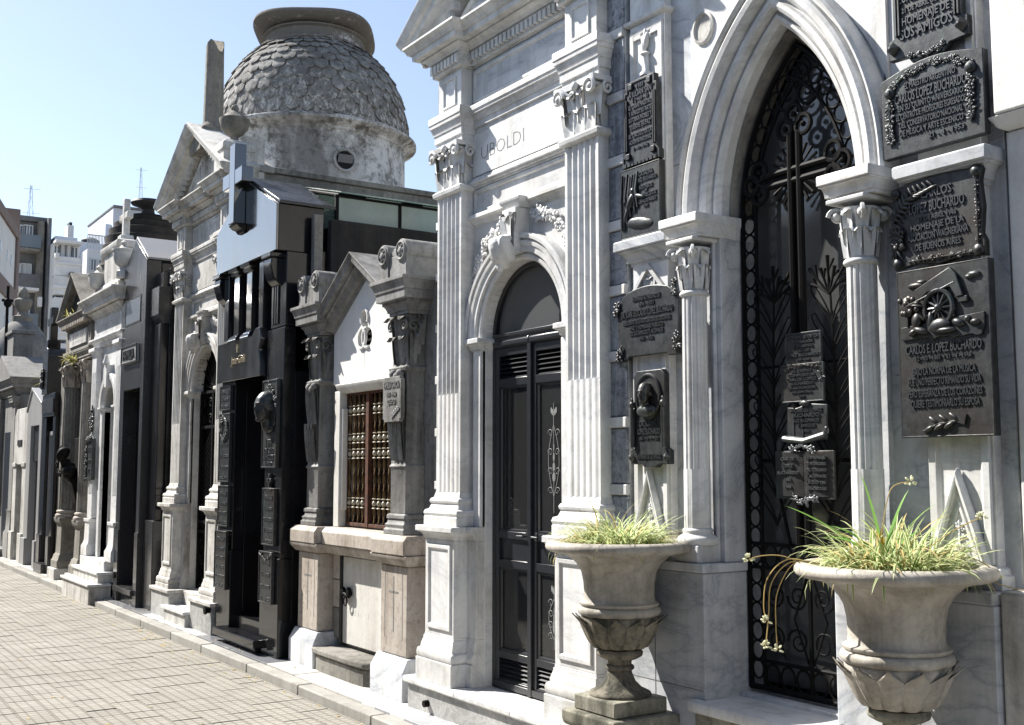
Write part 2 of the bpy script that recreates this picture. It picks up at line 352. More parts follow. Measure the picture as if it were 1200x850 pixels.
t = NT('soil'); n = t.noise(60, 6, .7); t.set(t.mix(n, (.05,.035,.022), (.14,.1,.065)), .95); t.bump(n, .8, .02)
def leafmat(name, c, c2):
    t = NT(name); n = t.noise(9, 4, .6); t.set(t.mix(n, c, c2), .45, 0, .4)
    tl = t.n('ShaderNodeBsdfTranslucent'); tl.inputs[0].default_value = (*[min(1, q*1.6) for q in c2], 1)
    mx = t.n('ShaderNodeMixShader'); mx.inputs[0].default_value = .35; t.l(t.b.outputs[0], mx.inputs[1]); t.l(tl.outputs[0], mx.inputs[2]); t.l(mx.outputs[0], t.out.inputs[0])
leafmat('leaf_green', (.07,.14,.03), (.13,.22,.05))
leafmat('leaf_pale', (.42,.47,.22), (.56,.59,.34))
leafmat('leaf_dry', (.36,.27,.12), (.5,.41,.2))
leafmat('leaf_strap', (.10,.22,.04), (.17,.32,.07))
leafmat('leaf_orange', (.5,.2,.04), (.45,.33,.06))
leafmat('flower_pale', (.6,.6,.42), (.7,.7,.52))
leafmat('weed', (.12,.14,.04), (.3,.28,.1))
# paving tiles: tan cement with a fine cast grid
t = NT('tile')
oi = t.n('ShaderNodeObjectInfo'); big = t.noise(.5, 5, .65); mid = t.noise(3.3, 6, .7); fine = t.noise(90, 4, .7)
c = t.mix(t.ramp(big, [(.35, 0), (.68, 1)]), (.262,.246,.215), (.315,.299,.268))
c = t.mix(t.math('MULTIPLY', t.ramp(mid, [(.5, 0), (.7, 1)]), .4), c, (.2,.186,.16))
br = t.n('ShaderNodeTexBrick'); br.offset = 0; br.inputs['Scale'].default_value = 1; br.inputs['Mortar Size'].default_value = .009; br.inputs['Brick Width'].default_value = .0667; br.inputs['Row Height'].default_value = .0667; br.inputs['Mortar Smooth'].default_value = .4
br.inputs['Color1'].default_value = (1,1,1,1); br.inputs['Color2'].default_value = (.9,.9,.9,1); br.inputs['Mortar'].default_value = (.5,.48,.45,1)
t.l(t.pos, br.inputs['Vector'])
c = t.mix(.8, c, br.outputs[0], 'MULTIPLY'); c = t.mix(.25, c, t.ramp(fine, [(.3, .4), (.7, 1)]), 'MULTIPLY')
wt = t.n('ShaderNodeTexWhiteNoise', noise_dimensions='2D'); fl = t.n('ShaderNodeVectorMath', operation='FLOOR'); sc = t.n('ShaderNodeVectorMath', operation='SCALE'); sc.inputs['Scale'].default_value = 5.0
t.l(t.pos, sc.inputs[0]); t.l(sc.outputs[0], fl.inputs[0]); t.l(fl.outputs[0], wt.inputs['Vector'])
c = t.mix(1.0, c, t.ramp(wt.outputs[0], [(0, .9), (1, 1.0)]), 'MULTIPLY')
t.set(c, .8, 0, .3); t.bump(t.math('ADD', br.outputs[1], t.math('MULTIPLY', fine, -.3)), -.35, .006)
t = NT('ground'); n = t.noise(4, 6, .7); t.set(t.mix(n, (.2,.18,.15), (.27,.245,.2)), .95)
# wall behind the urns etc. done; marble skirting used for roofs of the tombs across the lane

g_ = MAT['granite_polish'].node_tree.nodes['Principled BSDF']; g_.inputs['Coat Weight'].default_value = 1.0; g_.inputs['Coat Roughness'].default_value = .03
# ================================================================== setting: ground, lane, kerb, footway
def struct(name, mb, mat, bevel=0, label=None):
    o = bpy.data.objects.new(name, tomesh(name, mb, mat)); COL.objects.link(o); o['kind'] = 'structure'
    if label: o['label'] = label
    if bevel:
        md = o.modifiers.new('bevel', 'BEVEL'); md.width = bevel; md.segments = 2; md.limit_method = 'ANGLE'
    return o
struct('ground', MB().box(-400, 400, -300, 700, -.6, -.05), 'ground', label='pale dusty ground around the cemetery')
lane = struct('lane', MB().box(-1.72, 3.235, -12, 80, -.05, -.009), 'tile', label='tan cement tile lane running between the tombs')
tm = tomesh('paving_tile', MB().loft([[(a*.0975, b*.0975, z) for a, b in ((-1,-1),(1,-1),(1,1),(-1,1))] for z in (-.03, -.004)] + [[(a*.0962, b*.0962, 0) for a, b in ((-1,-1),(1,-1),(1,1),(-1,1))]]), 'tile')
cells = []
for i in range(24):
    for j in range(-20, 110):
        x = 3.115 - i*.2; y = .1 + j*.2
        if abs(x-1.12) < .1: continue
        d = ray(0, 0); v = Vector((x, y, -H)); dep = v.dot(_F)
        vis = dep > .5 and abs(v.dot(_R)/dep*FPX) < 630 and -v.dot(_U)/dep*FPX < 450
        cells.append((0 if vis else 1, v.length, x, y))
cells.sort(); fld = MB()
for k, (q, dd, x, y) in enumerate(cells):
    dz = random.uniform(-.003, .002); tl = random.uniform(-.006, .006)
    if k < 300: inst(lane, 'paving_tile', tm, (x, y, dz), (tl, random.uniform(-.006, .006), 0))
    else:
        fld.loft([[(x+a*.0975, y+b*.0975, z+dz) for a, b in ((-1,-1),(1,-1),(1,1),(-1,1))] for z in (-.02, -.004)] + [[(x+a*.0962, y+b*.0962, dz) for a, b in ((-1,-1),(1,-1),(1,1),(-1,1))]])
part(lane, 'paving_tiles', fld, 'tile', 0, kind='stuff', fix=False)
# dark drain joint running along the lane
part(lane, 'drain_joint', MB().box(1.035, 1.205, -12, 80, -.03, -.008), 'tile', 0)
part(lane, 'joint_gap', MB().box(1.105, 1.135, -12, 80, -.02, -.003), 'cement_mid', 0)
foot = struct('footway', MB().box(3.30, 5.0, -12, 80, -.04, .045), 'kerb', label='narrow stone footway in front of the tombs')
y = -4.0; k = 0
while y < 30:
    L = random.uniform(.85, 1.25)
    part(foot, 'kerb_stone', MB().box(3.24, 3.355+.003*(k % 2), y+.003, y+L-.004, -.03, .062+random.uniform(-.004, .004)), 'kerb', .01); y += L; k += 1
def slabs(y0, y1, x0, x1, n, mat, z=.066, name='paving_slab'):
    d = (y1-y0)/n
    for i in range(n):
        part(foot, name, MB().box(x0, x1, y0+i*d+.003, y0+(i+1)*d-.003, .03, z+random.uniform(-.002, .002)), mat, .003)
slabs(8.75, 10.55, 3.362, 3.75, 2, 'granite_slab')
slabs(7.0, 8.75, 3.362, 3.75, 3, 'sidewalk'); slabs(12.45, 14.0, 3.362, 3.7, 2, 'granite_slab')
slabs(14.0, 23.0, 3.362, 3.7, 12, 'sidewalk'); slabs(-4, 2.3, 3.362, 3.9, 7, 'sidewalk')
for rng in ((2.4, 7.0), (10.55, 12.45)):      # checkered marble in front of the white tombs
    n = int((rng[1]-rng[0])/.2); d = (rng[1]-rng[0])/n
    for i in range(n):
        for j in range(2):
            part(foot, 'checker_tile', MB().box(3.362+j*.2, 3.559+j*.2, rng[0]+i*d+.002, rng[0]+(i+1)*d-.002, .03, .066), 'checker_white' if (i+j) % 2 else 'checker_grey', .002)
# ================================================================== shared builders
def fluted(mb, xf, xb, yc, hw, z0, z1, n=5, dep=.014, reed=False):
    poly = [(xb, yc-hw)]; y = yc-hw; m = .018; w = (2*hw-2*m)/n; lip = .008
    poly.append((xf, yc-hw))
    for i in range(n):
        a = yc-hw+m+i*w
        for q in range(7):
            t = q/6; poly.append((xf + (dep*math.sin(math.pi*t) if not reed else (.002 if q in (0, 6) else -.005*math.sin(math.pi*t)+.001)), a+lip/2+(w-lip)*t))
    poly += [(xf, yc+hw), (xb, yc+hw)]
    return mb.prism(poly, z0, z1, 'z')
def spiral(mb, c, r, turns, tr, u, v, flip=1, n=22):
    c = Vector(c); u = Vector(u); v = Vector(v); P = []
    for i in range(n+1):
        t = i/n; a = flip*t*turns*2*math.pi; q = r*(1-.85*t); P.append(c + u*(q*math.cos(a)) + v*(q*math.sin(a)))
    return mb.tube(P, [tr*(1-.4*i/n) for i in range(n+1)], 5)
def capital(mb, xf, xb, yc, hw, z0, z1):
    h = z1-z0
    mb.loft([[(xb, yc-w, z), (x, yc-w, z), (x, yc+w, z), (xb, yc+w, z)] for z, w, x in ((z0, hw*.93, xf+.006), (z0+h*.5, hw*.96, xf+.004), (z0+h*.88, hw*1.12, xf-.02))])
    for k in (-.68, 0, .68): mb.leaf((xf-.002, yc+k*hw, z0+.003), (0,0,1), (-1,0,0), h*.48, hw*.86, .62, 8, 6, 4)
    for k in (-1, -.33, .33, 1): mb.leaf((xf-.006, yc+k*hw*.97, z0+h*.24), (0,0,1), (-1, .5*k if abs(k) == 1 else 0, 0), h*.56, hw*.74, .85, 8, 6, 4)
    for s in (-1, 1):
        mb.leaf(((xf+xb)/2, yc+s*hw*.95, z0+.003), (0,0,1), (0,s,0), h*.5, (xb-xf)*.8, .7)
        spiral(mb, (xf-.05, yc+s*hw*1.02, z1-h*.22), h*.17, 1.6, h*.045, (0,-s,0), (0,0,1)); mb.ell((xf-.05, yc+s*hw*1.02, z1-h*.22), (h*.06, h*.06, h*.06), 8, 5)
        mb.tube([(xf-.01, yc+s*hw*.2, z0+h*.5), (xf-.03, yc+s*hw*.45, z1-h*.22), (xf-.048, yc+s*hw*.85, z1-h*.06)], h*.04, 5)
        spiral(mb, ((xf+xb)/2-.02, yc+s*(hw+.035), z1-h*.22), h*.15, 1.6, h*.04, (1,0,0), (0,0,1))
        spiral(mb, (xf-.03, yc+s*hw*.3, z1-h*.24), h*.09, 1.5, h*.03, (0,s,0), (0,0,1))
    W = hw*1.28; zt = z1-h*.1
    mb.prism([(xb, yc-W), (xf-.055, yc-W), (xf-.06, yc-W*.88), (xf-.034, yc-W*.4), (xf-.03, yc), (xf-.034, yc+W*.4), (xf-.06, yc+W*.88), (xf-.055, yc+W), (xb, yc+W)], zt, z1, 'z')
    mb.ell((xf-.045, yc, zt+.004), (.02, .026, h*.1), 8, 5)
    return mb
def roundcap(mb, cx, cy, r, z0, z1):
    h = z1-z0
    mb.lathe(cx, cy, [(r*.95, z0), (r*1.0, z0+h*.5), (r*1.35, z0+h*.9)], 20)
    for k in range(8):
        a = k*math.pi/4+.39; d = (math.cos(a), math.sin(a), 0); mb.leaf((cx+d[0]*r*.97, cy+d[1]*r*.97, z0+.004), (0,0,1), d, h*.52, r*.92, .6, 8, 6, 4)
        a += math.pi/8; d = (math.cos(a), math.sin(a), 0); mb.leaf((cx+d[0]*r, cy+d[1]*r, z0+h*.25), (0,0,1), d, h*.6, r*.85, .95, 8, 6, 4)
    for k in range(4):
        a = math.pi/4+k*math.pi/2; d = Vector((math.cos(a), math.sin(a), 0)); c = Vector((cx, cy, z1-h*.22)) + d*r*1.5
        spiral(mb, c, h*.15, 1.5, h*.045, d, (0,0,1)); mb.ell(c, (h*.09,)*3, 8, 5)
    return mb
def floral(mb, path, x, n, size, seed=1, spread=.05):
    rnd = random.Random(seed); P = [Vector((x, a, b)) for a, b in path]
    mb.tube([p + Vector((-.006, 0, 0)) for p in P], size*.18, 5)
    seg = [(P[i], P[i+1]) for i in range(len(P)-1)]
    for i in range(n):
        t = (i+.5)/n*len(seg); k = min(int(t), len(seg)-1); a, b = seg[k]; p = a.lerp(b, t-k)
        p = p + Vector((0, rnd.uniform(-spread, spread), rnd.uniform(-spread, spread))); s = size*rnd.uniform(.7, 1.25)
        if rnd.random() < .38:
            for q in range(5):
                an = q*1.2566+rnd.random(); mb.ell(p + Vector((-s*.25, math.cos(an)*s*.5, math.sin(an)*s*.5)), (s*.22, s*.34, s*.34), 6, 4)
            mb.ell(p + Vector((-s*.45, 0, 0)), (s*.2, s*.2, s*.2), 6, 4)
        else:
            an = rnd.uniform(0, 6.28)
            mb.ell(p + Vector((-s*.2, 0, 0)), (s*.2, s*.85, s*.32), 7, 4, rx=an)
            mb.ell(p + Vector((-s*.25, math.cos(an+.8)*s*.6, math.sin(an+.8)*s*.6)), (s*.18, s*.55, s*.24), 7, 4, rx=an+.8)
    return mb
def frame(mb, y0, y1, z0, z1, w, x, dx):
    # raised picture-frame border with a sloped inner lip, front at x-dx
    for a, b in ((0, 1),):
        O = [(y0,z0),(y1,z0),(y1,z1),(y0,z1)]; I = [(y0+w,z0+w),(y1-w,z0+w),(y1-w,z1-w),(y0+w,z1-w)]; J = [(y0+w*1.5,z0+w*1.5),(y1-w*1.5,z0+w*1.5),(y1-w*1.5,z1-w*1.5),(y0+w*1.5,z1-w*1.5)]
        mb.loft([[(x, *p) for p in O], [(x-dx, *p) for p in O], [(x-dx, *p) for p in I], [(x, *p) for p in J]], False)
    return mb
def body(th, x0, x1, y0, y1, z1, mat, roofmat, rise=.35, eave=.0, z0=.06, name='body'):
    # plain side walls and gabled roof behind a facade; ridge runs along x
    part(th, name, MB().box(x0, x1, y0, y1, z0, z1), mat, .01)
    yc = (y0+y1)/2
    part(th, 'roof', MB().prism([(y0-eave, z1+.003), (y1+eave, z1+.003), (y1+eave, z1+.05), (yc, z1+rise), (y0-eave, z1+.05)], x0-.0, x1+.03), roofmat, .01)
def head(mb, c, s, fwd):
    # c centre of the skull, s half height, fwd unit direction of the face in the xy plane
    f = Vector(fwd).normalized(); r = Vector((-f.y, f.x, 0)); az = math.atan2(f.y, f.x); c = Vector(c)
    E = lambda o, rad, **k: mb.ell(c + f*o[0]*s + r*o[1]*s + Vector((0,0,o[2]*s)), tuple(q*s for q in rad), 14, 9, rz=az, **k)
    E((-.08,0,.18), (.78,.62,.72)); E((.18,0,-.3), (.55,.48,.62)); E((.62,0,-.12), (.2,.12,.26)); E((.5,0,.16), (.24,.42,.12)); E((.5,0,-.5), (.2,.26,.12)); E((.42,0,-.78), (.25,.25,.18))
    E((-.1,0,-1.0), (.36,.36,.6)); E((-.15,.6,-.1), (.16,.1,.22)); E((-.15,-.6,-.1), (.16,.1,.22)); E((-.2,0,.45), (.75,.64,.55)); E((.56,.1,-.38), (.1,.22,.08)); E((.56,-.1,-.38), (.1,.22,.08))
    E((.35,.3,-.2), (.22,.2,.22)); E((.35,-.3,-.2), (.22,.2,.22))
    return mb
def remesh(o, vs):
    md = o.modifiers.new('remesh', 'REMESH'); md.mode = 'VOXEL'; md.voxel_size = vs; md.use_smooth_shade = True
    return o
def plaque(label, x, y0, y1, z0, z1, lines, shape=None, th=.022, border=.014, rim=True, group=None, mat='bronze', name='bronze_plaque', extra=None, feet=None, lmat=None, cap=.78, bulge=.006):
    """lines: (text, height, base z[, width fraction]); y0<y1; plate back lies on x"""
    yc = (y0+y1)/2; W = y1-y0
    t = thing(name, label, 'plaque', (x, yc, z0), group)
    poly = shape or rect(y0, y1, z0, z1)
    part(t, 'plate', MB().prism(poly, x-th, x), mat, .004)
    if rim:
        n = len(poly); cy = sum(p[0] for p in poly)/n; cz = sum(p[1] for p in poly)/n
        m = MB()
        inn = [(p[0] + (border if p[0] < cy else -border), p[1] + (border if p[1] < cz else -border)) for p in poly]
        m.loft([[(x-th+.002, *p) for p in poly], [(x-th-bulge, *p) for p in poly], [(x-th-bulge, *p) for p in inn], [(x-th+.002, *p) for p in inn]], False)
        part(t, 'border', m, mat, .002)
    m = MB()
    for ln in lines:
        tx, hh, zz = ln[:3]; wf = ln[3] if len(ln) > 3 else None
        yy = ln[4] if len(ln) > 4 else yc
        text_mb(tx, x-th+.001, yy, zz-hh*.1, hh*1.22, .007, wf*W if wf else None, 'C', m, .012)
    if m.v: part(t, 'lettering', m, lmat or 'bronze_letter', 0, ang=30, kind='stuff')
    if extra: extra(t, x-th)
    return t
# ================================================================== classical white mausoleum with letters on the frieze
X0 = 3.66; YC = 5.63
U = thing('marble_mausoleum', 'tall white marble mausoleum with fluted pilasters, arched glass door and engraved frieze', 'mausoleum', (4.6, YC, .06))
# step
part(U, 'step_riser', MB().box(3.555, 3.95, 4.56, 6.70, .05, .222), 'grey_step', .004)
for a, b in ((4.54, 5.42), (5.424, 6.05), (6.054, 6.72)): part(U, 'step_slab', MB().mould(a, b, [(.224, 3.535), (.235, 3.526), (.256, 3.526), (.265, 3.535)], 3.95, 3.535, 0, 0), 'marble', .003)
part(U, 'vent_pipe', MB().tube([(3.56, 6.42, .13), (3.525, 6.42, .13), (3.52, 6.42, .13)], .022, 12), 'iron', .002)
# pedestals, pilasters
PIL = (YC+.735, YC-.735)
for pc in PIL:
    p = part(U, 'pedestal', MB().box(3.60, 3.9, pc-.185, pc+.185, .56, 1.165).mould(pc-.185, pc+.185, [(.266, 3.555), (.405, 3.555), (.405, 3.567), (.415, 3.56), (.44, 3.558), (.46, 3.562), (.468, 3.572), (.468, 3.578), (.48, 3.578), (.50, 3.582), (.53, 3.592), (.545, 3.592), (.545, 3.598), (.56, 3.598)], 3.9, 3.6).mould(pc-.185, pc+.185, iprof(1.165, 1.255, 3.60, 3.548), 3.9, 3.6), 'marble', .003)
    part(p, 'pedestal_panel', frame(MB(), pc-.15, pc+.15, .60, 1.135, .022, 3.6, .012), 'marble', .002)
    part(U, 'pilaster_base', MB().mould(pc-.155, pc+.155, [(1.256, 3.60), (1.31, 3.60), (1.315, 3.605), (1.335, 3.598), (1.355, 3.605), (1.362, 3.625), (1.395, 3.638), (1.40, 3.63), (1.415, 3.627), (1.43, 3.635), (1.435, 3.648), (1.47, 3.658)], 3.8, 3.66), 'marble', .002)
    part(U, 'pilaster_shaft', fluted(fluted(MB(), 3.66, 3.8, pc, .155, 2.11, 3.44), 3.66, 3.8, pc, .155, 1.47, 2.11, reed=True), 'marble', 0)
    part(U, 'astragal', MB().mould(pc-.155, pc+.155, [(3.44, 3.655), (3.45, 3.635), (3.475, 3.63), (3.49, 3.65)], 3.8, 3.66), 'marble', .002)
    part(U, 'capital', capital(MB(), 3.66, 3.8, pc, .145, 3.488, 3.775), 'marble', 0, ang=50)
    part(U, 'entablature_block', MB().mould(pc-.165, pc+.165, aprof(3.776, 4.004, 3.66, 3.612), 3.8, 3.66), 'marble', .002)
    a = part(U, 'attic_pilaster', MB().box(3.66, 3.8, pc-.15, pc+.15, 4.005, 4.275), 'marble', .003)
    part(a, 'attic_panel', frame(MB(), pc-.085, pc+.085, 4.04, 4.24, .014, 3.66, .01), 'marble', .002)
    # cornice breaking forward over the pilaster
    part(U, 'cornice_block', MB().mould(pc-.16, pc+.16, [(4.275, 3.655), (4.285, 3.655), (4.285, 3.63), (4.36, 3.63)] + cprof(4.36, 4.522, 3.625, 3.475), 3.85, 3.66), 'marble', .002)
    m = MB()
    for i in range(8): m.box(3.608, 3.64, pc-.175+i*.047, pc-.175+i*.047+.03, 4.305, 4.36)
    for i in range(3):
        for s in (-1, 1): m.box(3.65+i*.047, 3.68+i*.047, pc+s*.182-.012, pc+s*.182+.012, 4.305, 4.36)
    part(U, 'dentils', m, 'marble', 0, kind='stuff')
# wings with grey panels and white bands
for s in (-1, 1):
    a, b = (YC+.885, YC+1.03) if s > 0 else (YC-1.03, YC-.885)
    part(U, 'wing_core', MB().box(3.745, 3.95, a, b, .266, 4.9), 'marble_cool', .004)
    zz = .42; bands = []
    while zz < 4.6: bands.append(zz); zz += .355
    for k, z in enumerate(bands):
        part(U, 'wing_band', MB().box(3.722, 3.76, a+.001, b-.001, z, z+.055), 'marble', .004)
        part(U, 'wing_panel', MB().box(3.733, 3.76, a+.004, b-.004, z+.062, z+.348), 'grey_panel', .004)
# wall with the arched opening
AH = .44; ZS = 2.455
op = [(YC+AH, .266), (YC+AH, ZS)] + arc(YC, ZS, AH, 0, 180, 28)[1:-1] + [(YC-AH, ZS), (YC-AH, .266)]
op = [(YC+AH, .266)] + [(YC+AH*math.cos(math.radians(180*i/28)), ZS+AH*math.sin(math.radians(180*i/28))) for i in range(29)] + [(YC-AH, .266)]
part(U, 'wall', MB().prism([(YC+.885, .266), (YC+.885, 4.9), (YC-.885, 4.9), (YC-.885, .266)] + op[::-1], 3.762, 3.86), 'marble', .003)
# jamb piers with stepped faces, carrying the pedestal mouldings on
for s in (-1, 1):
    y0, y1 = sorted((YC+s*.442, YC+s*.56)); q0, q1 = sorted((YC+s*.442, YC+s*.525))
    part(U, 'jamb_pedestal', MB().box(3.70, 3.84, y0, y1, .56, 1.165).mould(y0, y1, [(.266, 3.665), (.405, 3.665), (.405, 3.677), (.415, 3.67), (.44, 3.668), (.468, 3.682), (.48, 3.682), (.50, 3.686), (.53, 3.694), (.56, 3.698)], 3.84, 3.7, 0, 0).mould(y0, y1, iprof(1.165, 1.255, 3.70, 3.658), 3.84, 3.7, 0, 0), 'marble', .003)
    part(U, 'jamb_pier', MB().box(3.725, 3.84, q0, q1, 1.256, 2.375).box(3.742, 3.84, y0, y1, 1.256, 2.375), 'marble', .004)
    part(U, 'impost', MB().mould(YC+s*.5-.062, YC+s*.5+.055, iprof(2.375, 2.455, 3.728, 3.684), 3.86, 3.728, .6, .6), 'marble', .002)
arcp = [(YC+AH*math.cos(math.radians(180*i/36)), ZS+AH*math.sin(math.radians(180*i/36))) for i in range(37)]
part(U, 'archivolt', MB().sweep(arcp, [(.0, 3.86), (.0, 3.735), (.012, 3.725), (.03, 3.725), (.035, 3.735), (.045, 3.735), (.05, 3.71), (.085, 3.71), (.09, 3.70), (.11, 3.697), (.115, 3.712), (.125, 3.712), (.13, 3.69), (.15, 3.688), (.16, 3.70), (.165, 3.765)]), 'marble', 0, ang=25)
# keystone console with a carved mask
part(U, 'keystone', MB().prism([(YC+.075, 3.205), (YC+.055, 2.93), (YC-.055, 2.93), (YC-.075, 3.205)], 3.655, 3.77).leaf((3.655, YC, 2.96), (0,0,1), (-1,0,0), .2, .12, .4).leaf((3.66, YC+.03, 3.03), (0,.2,1), (-1,.2,0), .15, .06, .5).leaf((3.66, YC-.03, 3.03), (0,-.2,1), (-1,-.2,0), .15, .06, .5), 'marble', .002, ang=50)
mk = MB(); cN = Vector((3.595, YC, 2.92))
mk.ell(cN, (.062, .07, .105), 14, 9, ry=-.5); mk.ell(cN+Vector((-.05, 0, -.005)), (.014, .012, .035), 8, 5, ry=-.5); mk.ell(cN+Vector((-.035, 0, .04)), (.02, .05, .014), 8, 5); mk.ell(cN+Vector((-.02, 0, -.05)), (.022, .022, .012), 8, 5); mk.ell(cN+Vector((-.0, 0, -.085)), (.025, .025, .03), 8, 5)
for s in (-1, 1): mk.ell(cN+Vector((.01, s*.06, .02)), (.05, .028, .09), 8, 6, ry=-.5); mk.ell(cN+Vector((-.036, s*.028, .018)), (.012, .014, .008), 7, 5); mk.ell(cN+Vector((-.03, s*.03, -.02)), (.02, .022, .03), 7, 5)
mk.ell(cN+Vector((.01, 0, .085)), (.06, .085, .03), 10, 6, ry=-.3)
remesh(part(U, 'carved_mask', mk, 'marble', 0), .006)
part(U, 'spandrel_flowers', floral(MB(), [(YC+.555, 2.68), (YC+.54, 2.86), (YC+.47, 3.0), (YC+.37, 3.09), (YC+.25, 3.14), (YC+.13, 3.165)], 3.75, 60, .036, 3, .028), 'marble', 0, ang=60)
part(U, 'spandrel_flowers', floral(MB(), [(YC-.555, 2.68), (YC-.54, 2.86), (YC-.47, 3.0), (YC-.37, 3.09), (YC-.25, 3.14), (YC-.13, 3.165)], 3.75, 60, .036, 5, .028), 'marble', 0, ang=60)
# bands, panels and frieze between the pilasters
I0, I1 = YC-.578, YC+.578
part(U, 'band_moulding', MB().mould(I0, I1, iprof(3.205, 3.274, 3.755, 3.712), 3.8, 3.76, 0, 0).mould(YC-.085, YC+.085, [(3.207, 3.68), (3.23, 3.672), (3.25, 3.655), (3.27, 3.653), (3.275, 3.665)], 3.8, 3.68, 1, 1), 'marble', .002)
part(U, 'lower_panel', frame(MB(), I0+.01, I1-.01, 3.282, 3.448, .02, 3.761, .014), 'marble', .002)
part(U, 'frieze_base', MB().mould(I0, I1, [(3.452, 3.757), (3.452, 3.742), (3.468, 3.742), (3.468, 3.728), (3.482, 3.724), (3.482, 3.715), (3.497, 3.715), (3.497, 3.725), (3.515, 3.735), (3.533, 3.75)], 3.8, 3.76, 0, 0), 'marble', .002)
fz = part(U, 'frieze_slab', MB().box(3.744, 3.77, I0, I1, 3.536, 3.822), 'marble', .003, label='smooth white slab engraved with thin capital letters')
part(fz, 'engraved_letters', text_mb('UBOLDI', 3.7445, 5.845, 3.632, .094, .0015, .50, 'C', None, -.022), 'engraved', 0)
part(U, 'architrave', MB().mould(I0, I1, aprof(3.824, 4.002, 3.757, 3.69), 3.8, 3.76, 0, 0), 'marble', .002)
part(U, 'attic_slab', MB().box(3.748, 3.77, I0, I1, 4.004, 4.272), 'marble_cool', .002)
part(U, 'attic_frame', frame(MB(), I0+.02, I1-.02, 4.03, 4.25, .018, 3.748, .012), 'marble', .002)
part(U, 'cornice', MB().mould(I0+.02, I1-.02, [(4.275, 3.74), (4.285, 3.74), (4.285, 3.712), (4.36, 3.712)] + cprof(4.36, 4.52, 3.70, 3.535), 3.85, 3.76, 0, 0), 'marble', .002)
m = MB()
for i in range(23): m.box(3.685, 3.72, I0+.03+i*.0485, I0+.03+i*.0485+.03, 4.305, 4.36)
part(U, 'dentils', m, 'marble', 0, kind='stuff')
# pediment
E0, E1, ZP, AP = YC-1.10, YC+1.10, 4.523, 5.20
part(U, 'tympanum', MB().prism([(E0+.22, ZP), (E1-.22, ZP), (YC, AP-.12)], 3.70, 3.86), 'marble_cool', .003)
for s in (-1, 1):
    ye = YC+s*1.12
    path = [(ye, ZP+.0), (YC, AP)] if s > 0 else [(YC, AP), (ye, ZP)]
    part(U, 'raking_cornice', MB().sweep(path, [(-.10, 3.86), (-.10, 3.62), (-.07, 3.60), (-.05, 3.585), (-.045, 3.52), (-.01, 3.51), (0.0, 3.485), (.04, 3.46), (.06, 3.455), (.065, 3.47), (.065, 3.86)]), 'marble', .002)
    part(U, 'tympanum_frame', MB().sweep([(YC+s*.78, ZP+.03), (YC, AP-.19)] if s > 0 else [(YC, AP-.19), (YC+s*.78, ZP+.03)], [(-.03, 3.71), (-.03, 3.685), (0, 3.675), (.0, 3.71)]), 'marble', .002)
m = MB()
for s in (-1, 1):
    for i in range(14):
        t_ = (i+.7)/15; m.box(3.61, 3.65, YC+s*1.08*(1-t_)-.015, YC+s*1.08*(1-t_)+.015, ZP+(AP-ZP)*t_-.15, ZP+(AP-ZP)*t_-.10)
part(U, 'dentils', m, 'marble', 0, kind='stuff')
part(U, 'tympanum_carving', floral(MB(), [(YC+.3, 4.66), (YC, 4.82), (YC-.3, 4.66)], 3.70, 22, .05, 9, .05), 'marble', 0, ang=60)
# hollow chamber behind the door
part(U, 'chamber_shade_lining', MB().box(3.962, 5.89, YC+.885, YC+.899, .265, 4.54).box(3.962, 5.89, YC-.899, YC-.885, .265, 4.54).box(5.88, 5.895, YC-.88, YC+.88, .265, 4.54), 'interior_shade', 0)  # dark sheets added over the pale walls so the chamber reads shaded
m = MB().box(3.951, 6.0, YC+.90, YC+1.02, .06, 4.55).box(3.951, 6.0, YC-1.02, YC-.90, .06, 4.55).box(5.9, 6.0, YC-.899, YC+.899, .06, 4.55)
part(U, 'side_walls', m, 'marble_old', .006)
part(U, 'chamber_floor', MB().box(3.862, 5.899, YC-.88, YC+.88, .1, .262), 'interior_shade', 0)
part(U, 'altar', MB().box(5.2, 5.75, YC-.6, YC+.6, .263, 1.2).box(5.15, 5.8, YC-.65, YC+.65, 1.201, 1.26).box(5.55, 5.7, YC-.05, YC+.05, 1.261, 2.0).box(5.55, 5.7, YC-.25, YC+.25, 1.72, 1.8), 'interior_shade', .01)
part(U, 'curtain', MB().prism([(3.98+.03*math.sin(i*1.3), YC+.02+i*.012) for i in range(24)] + [(4.0+.03*math.sin(i*1.3), YC+.02+i*.012) for i in range(23, -1, -1)], .35, .95, 'z'), 'curtain_lit', 0)
part(U, 'roof', MB().prism([(YC-1.05, 4.56), (YC+1.05, 4.56), (YC+1.05, 4.6), (YC, AP-.02), (YC-1.05, 4.6)], 3.87, 6.05), 'roof_stone', .01)
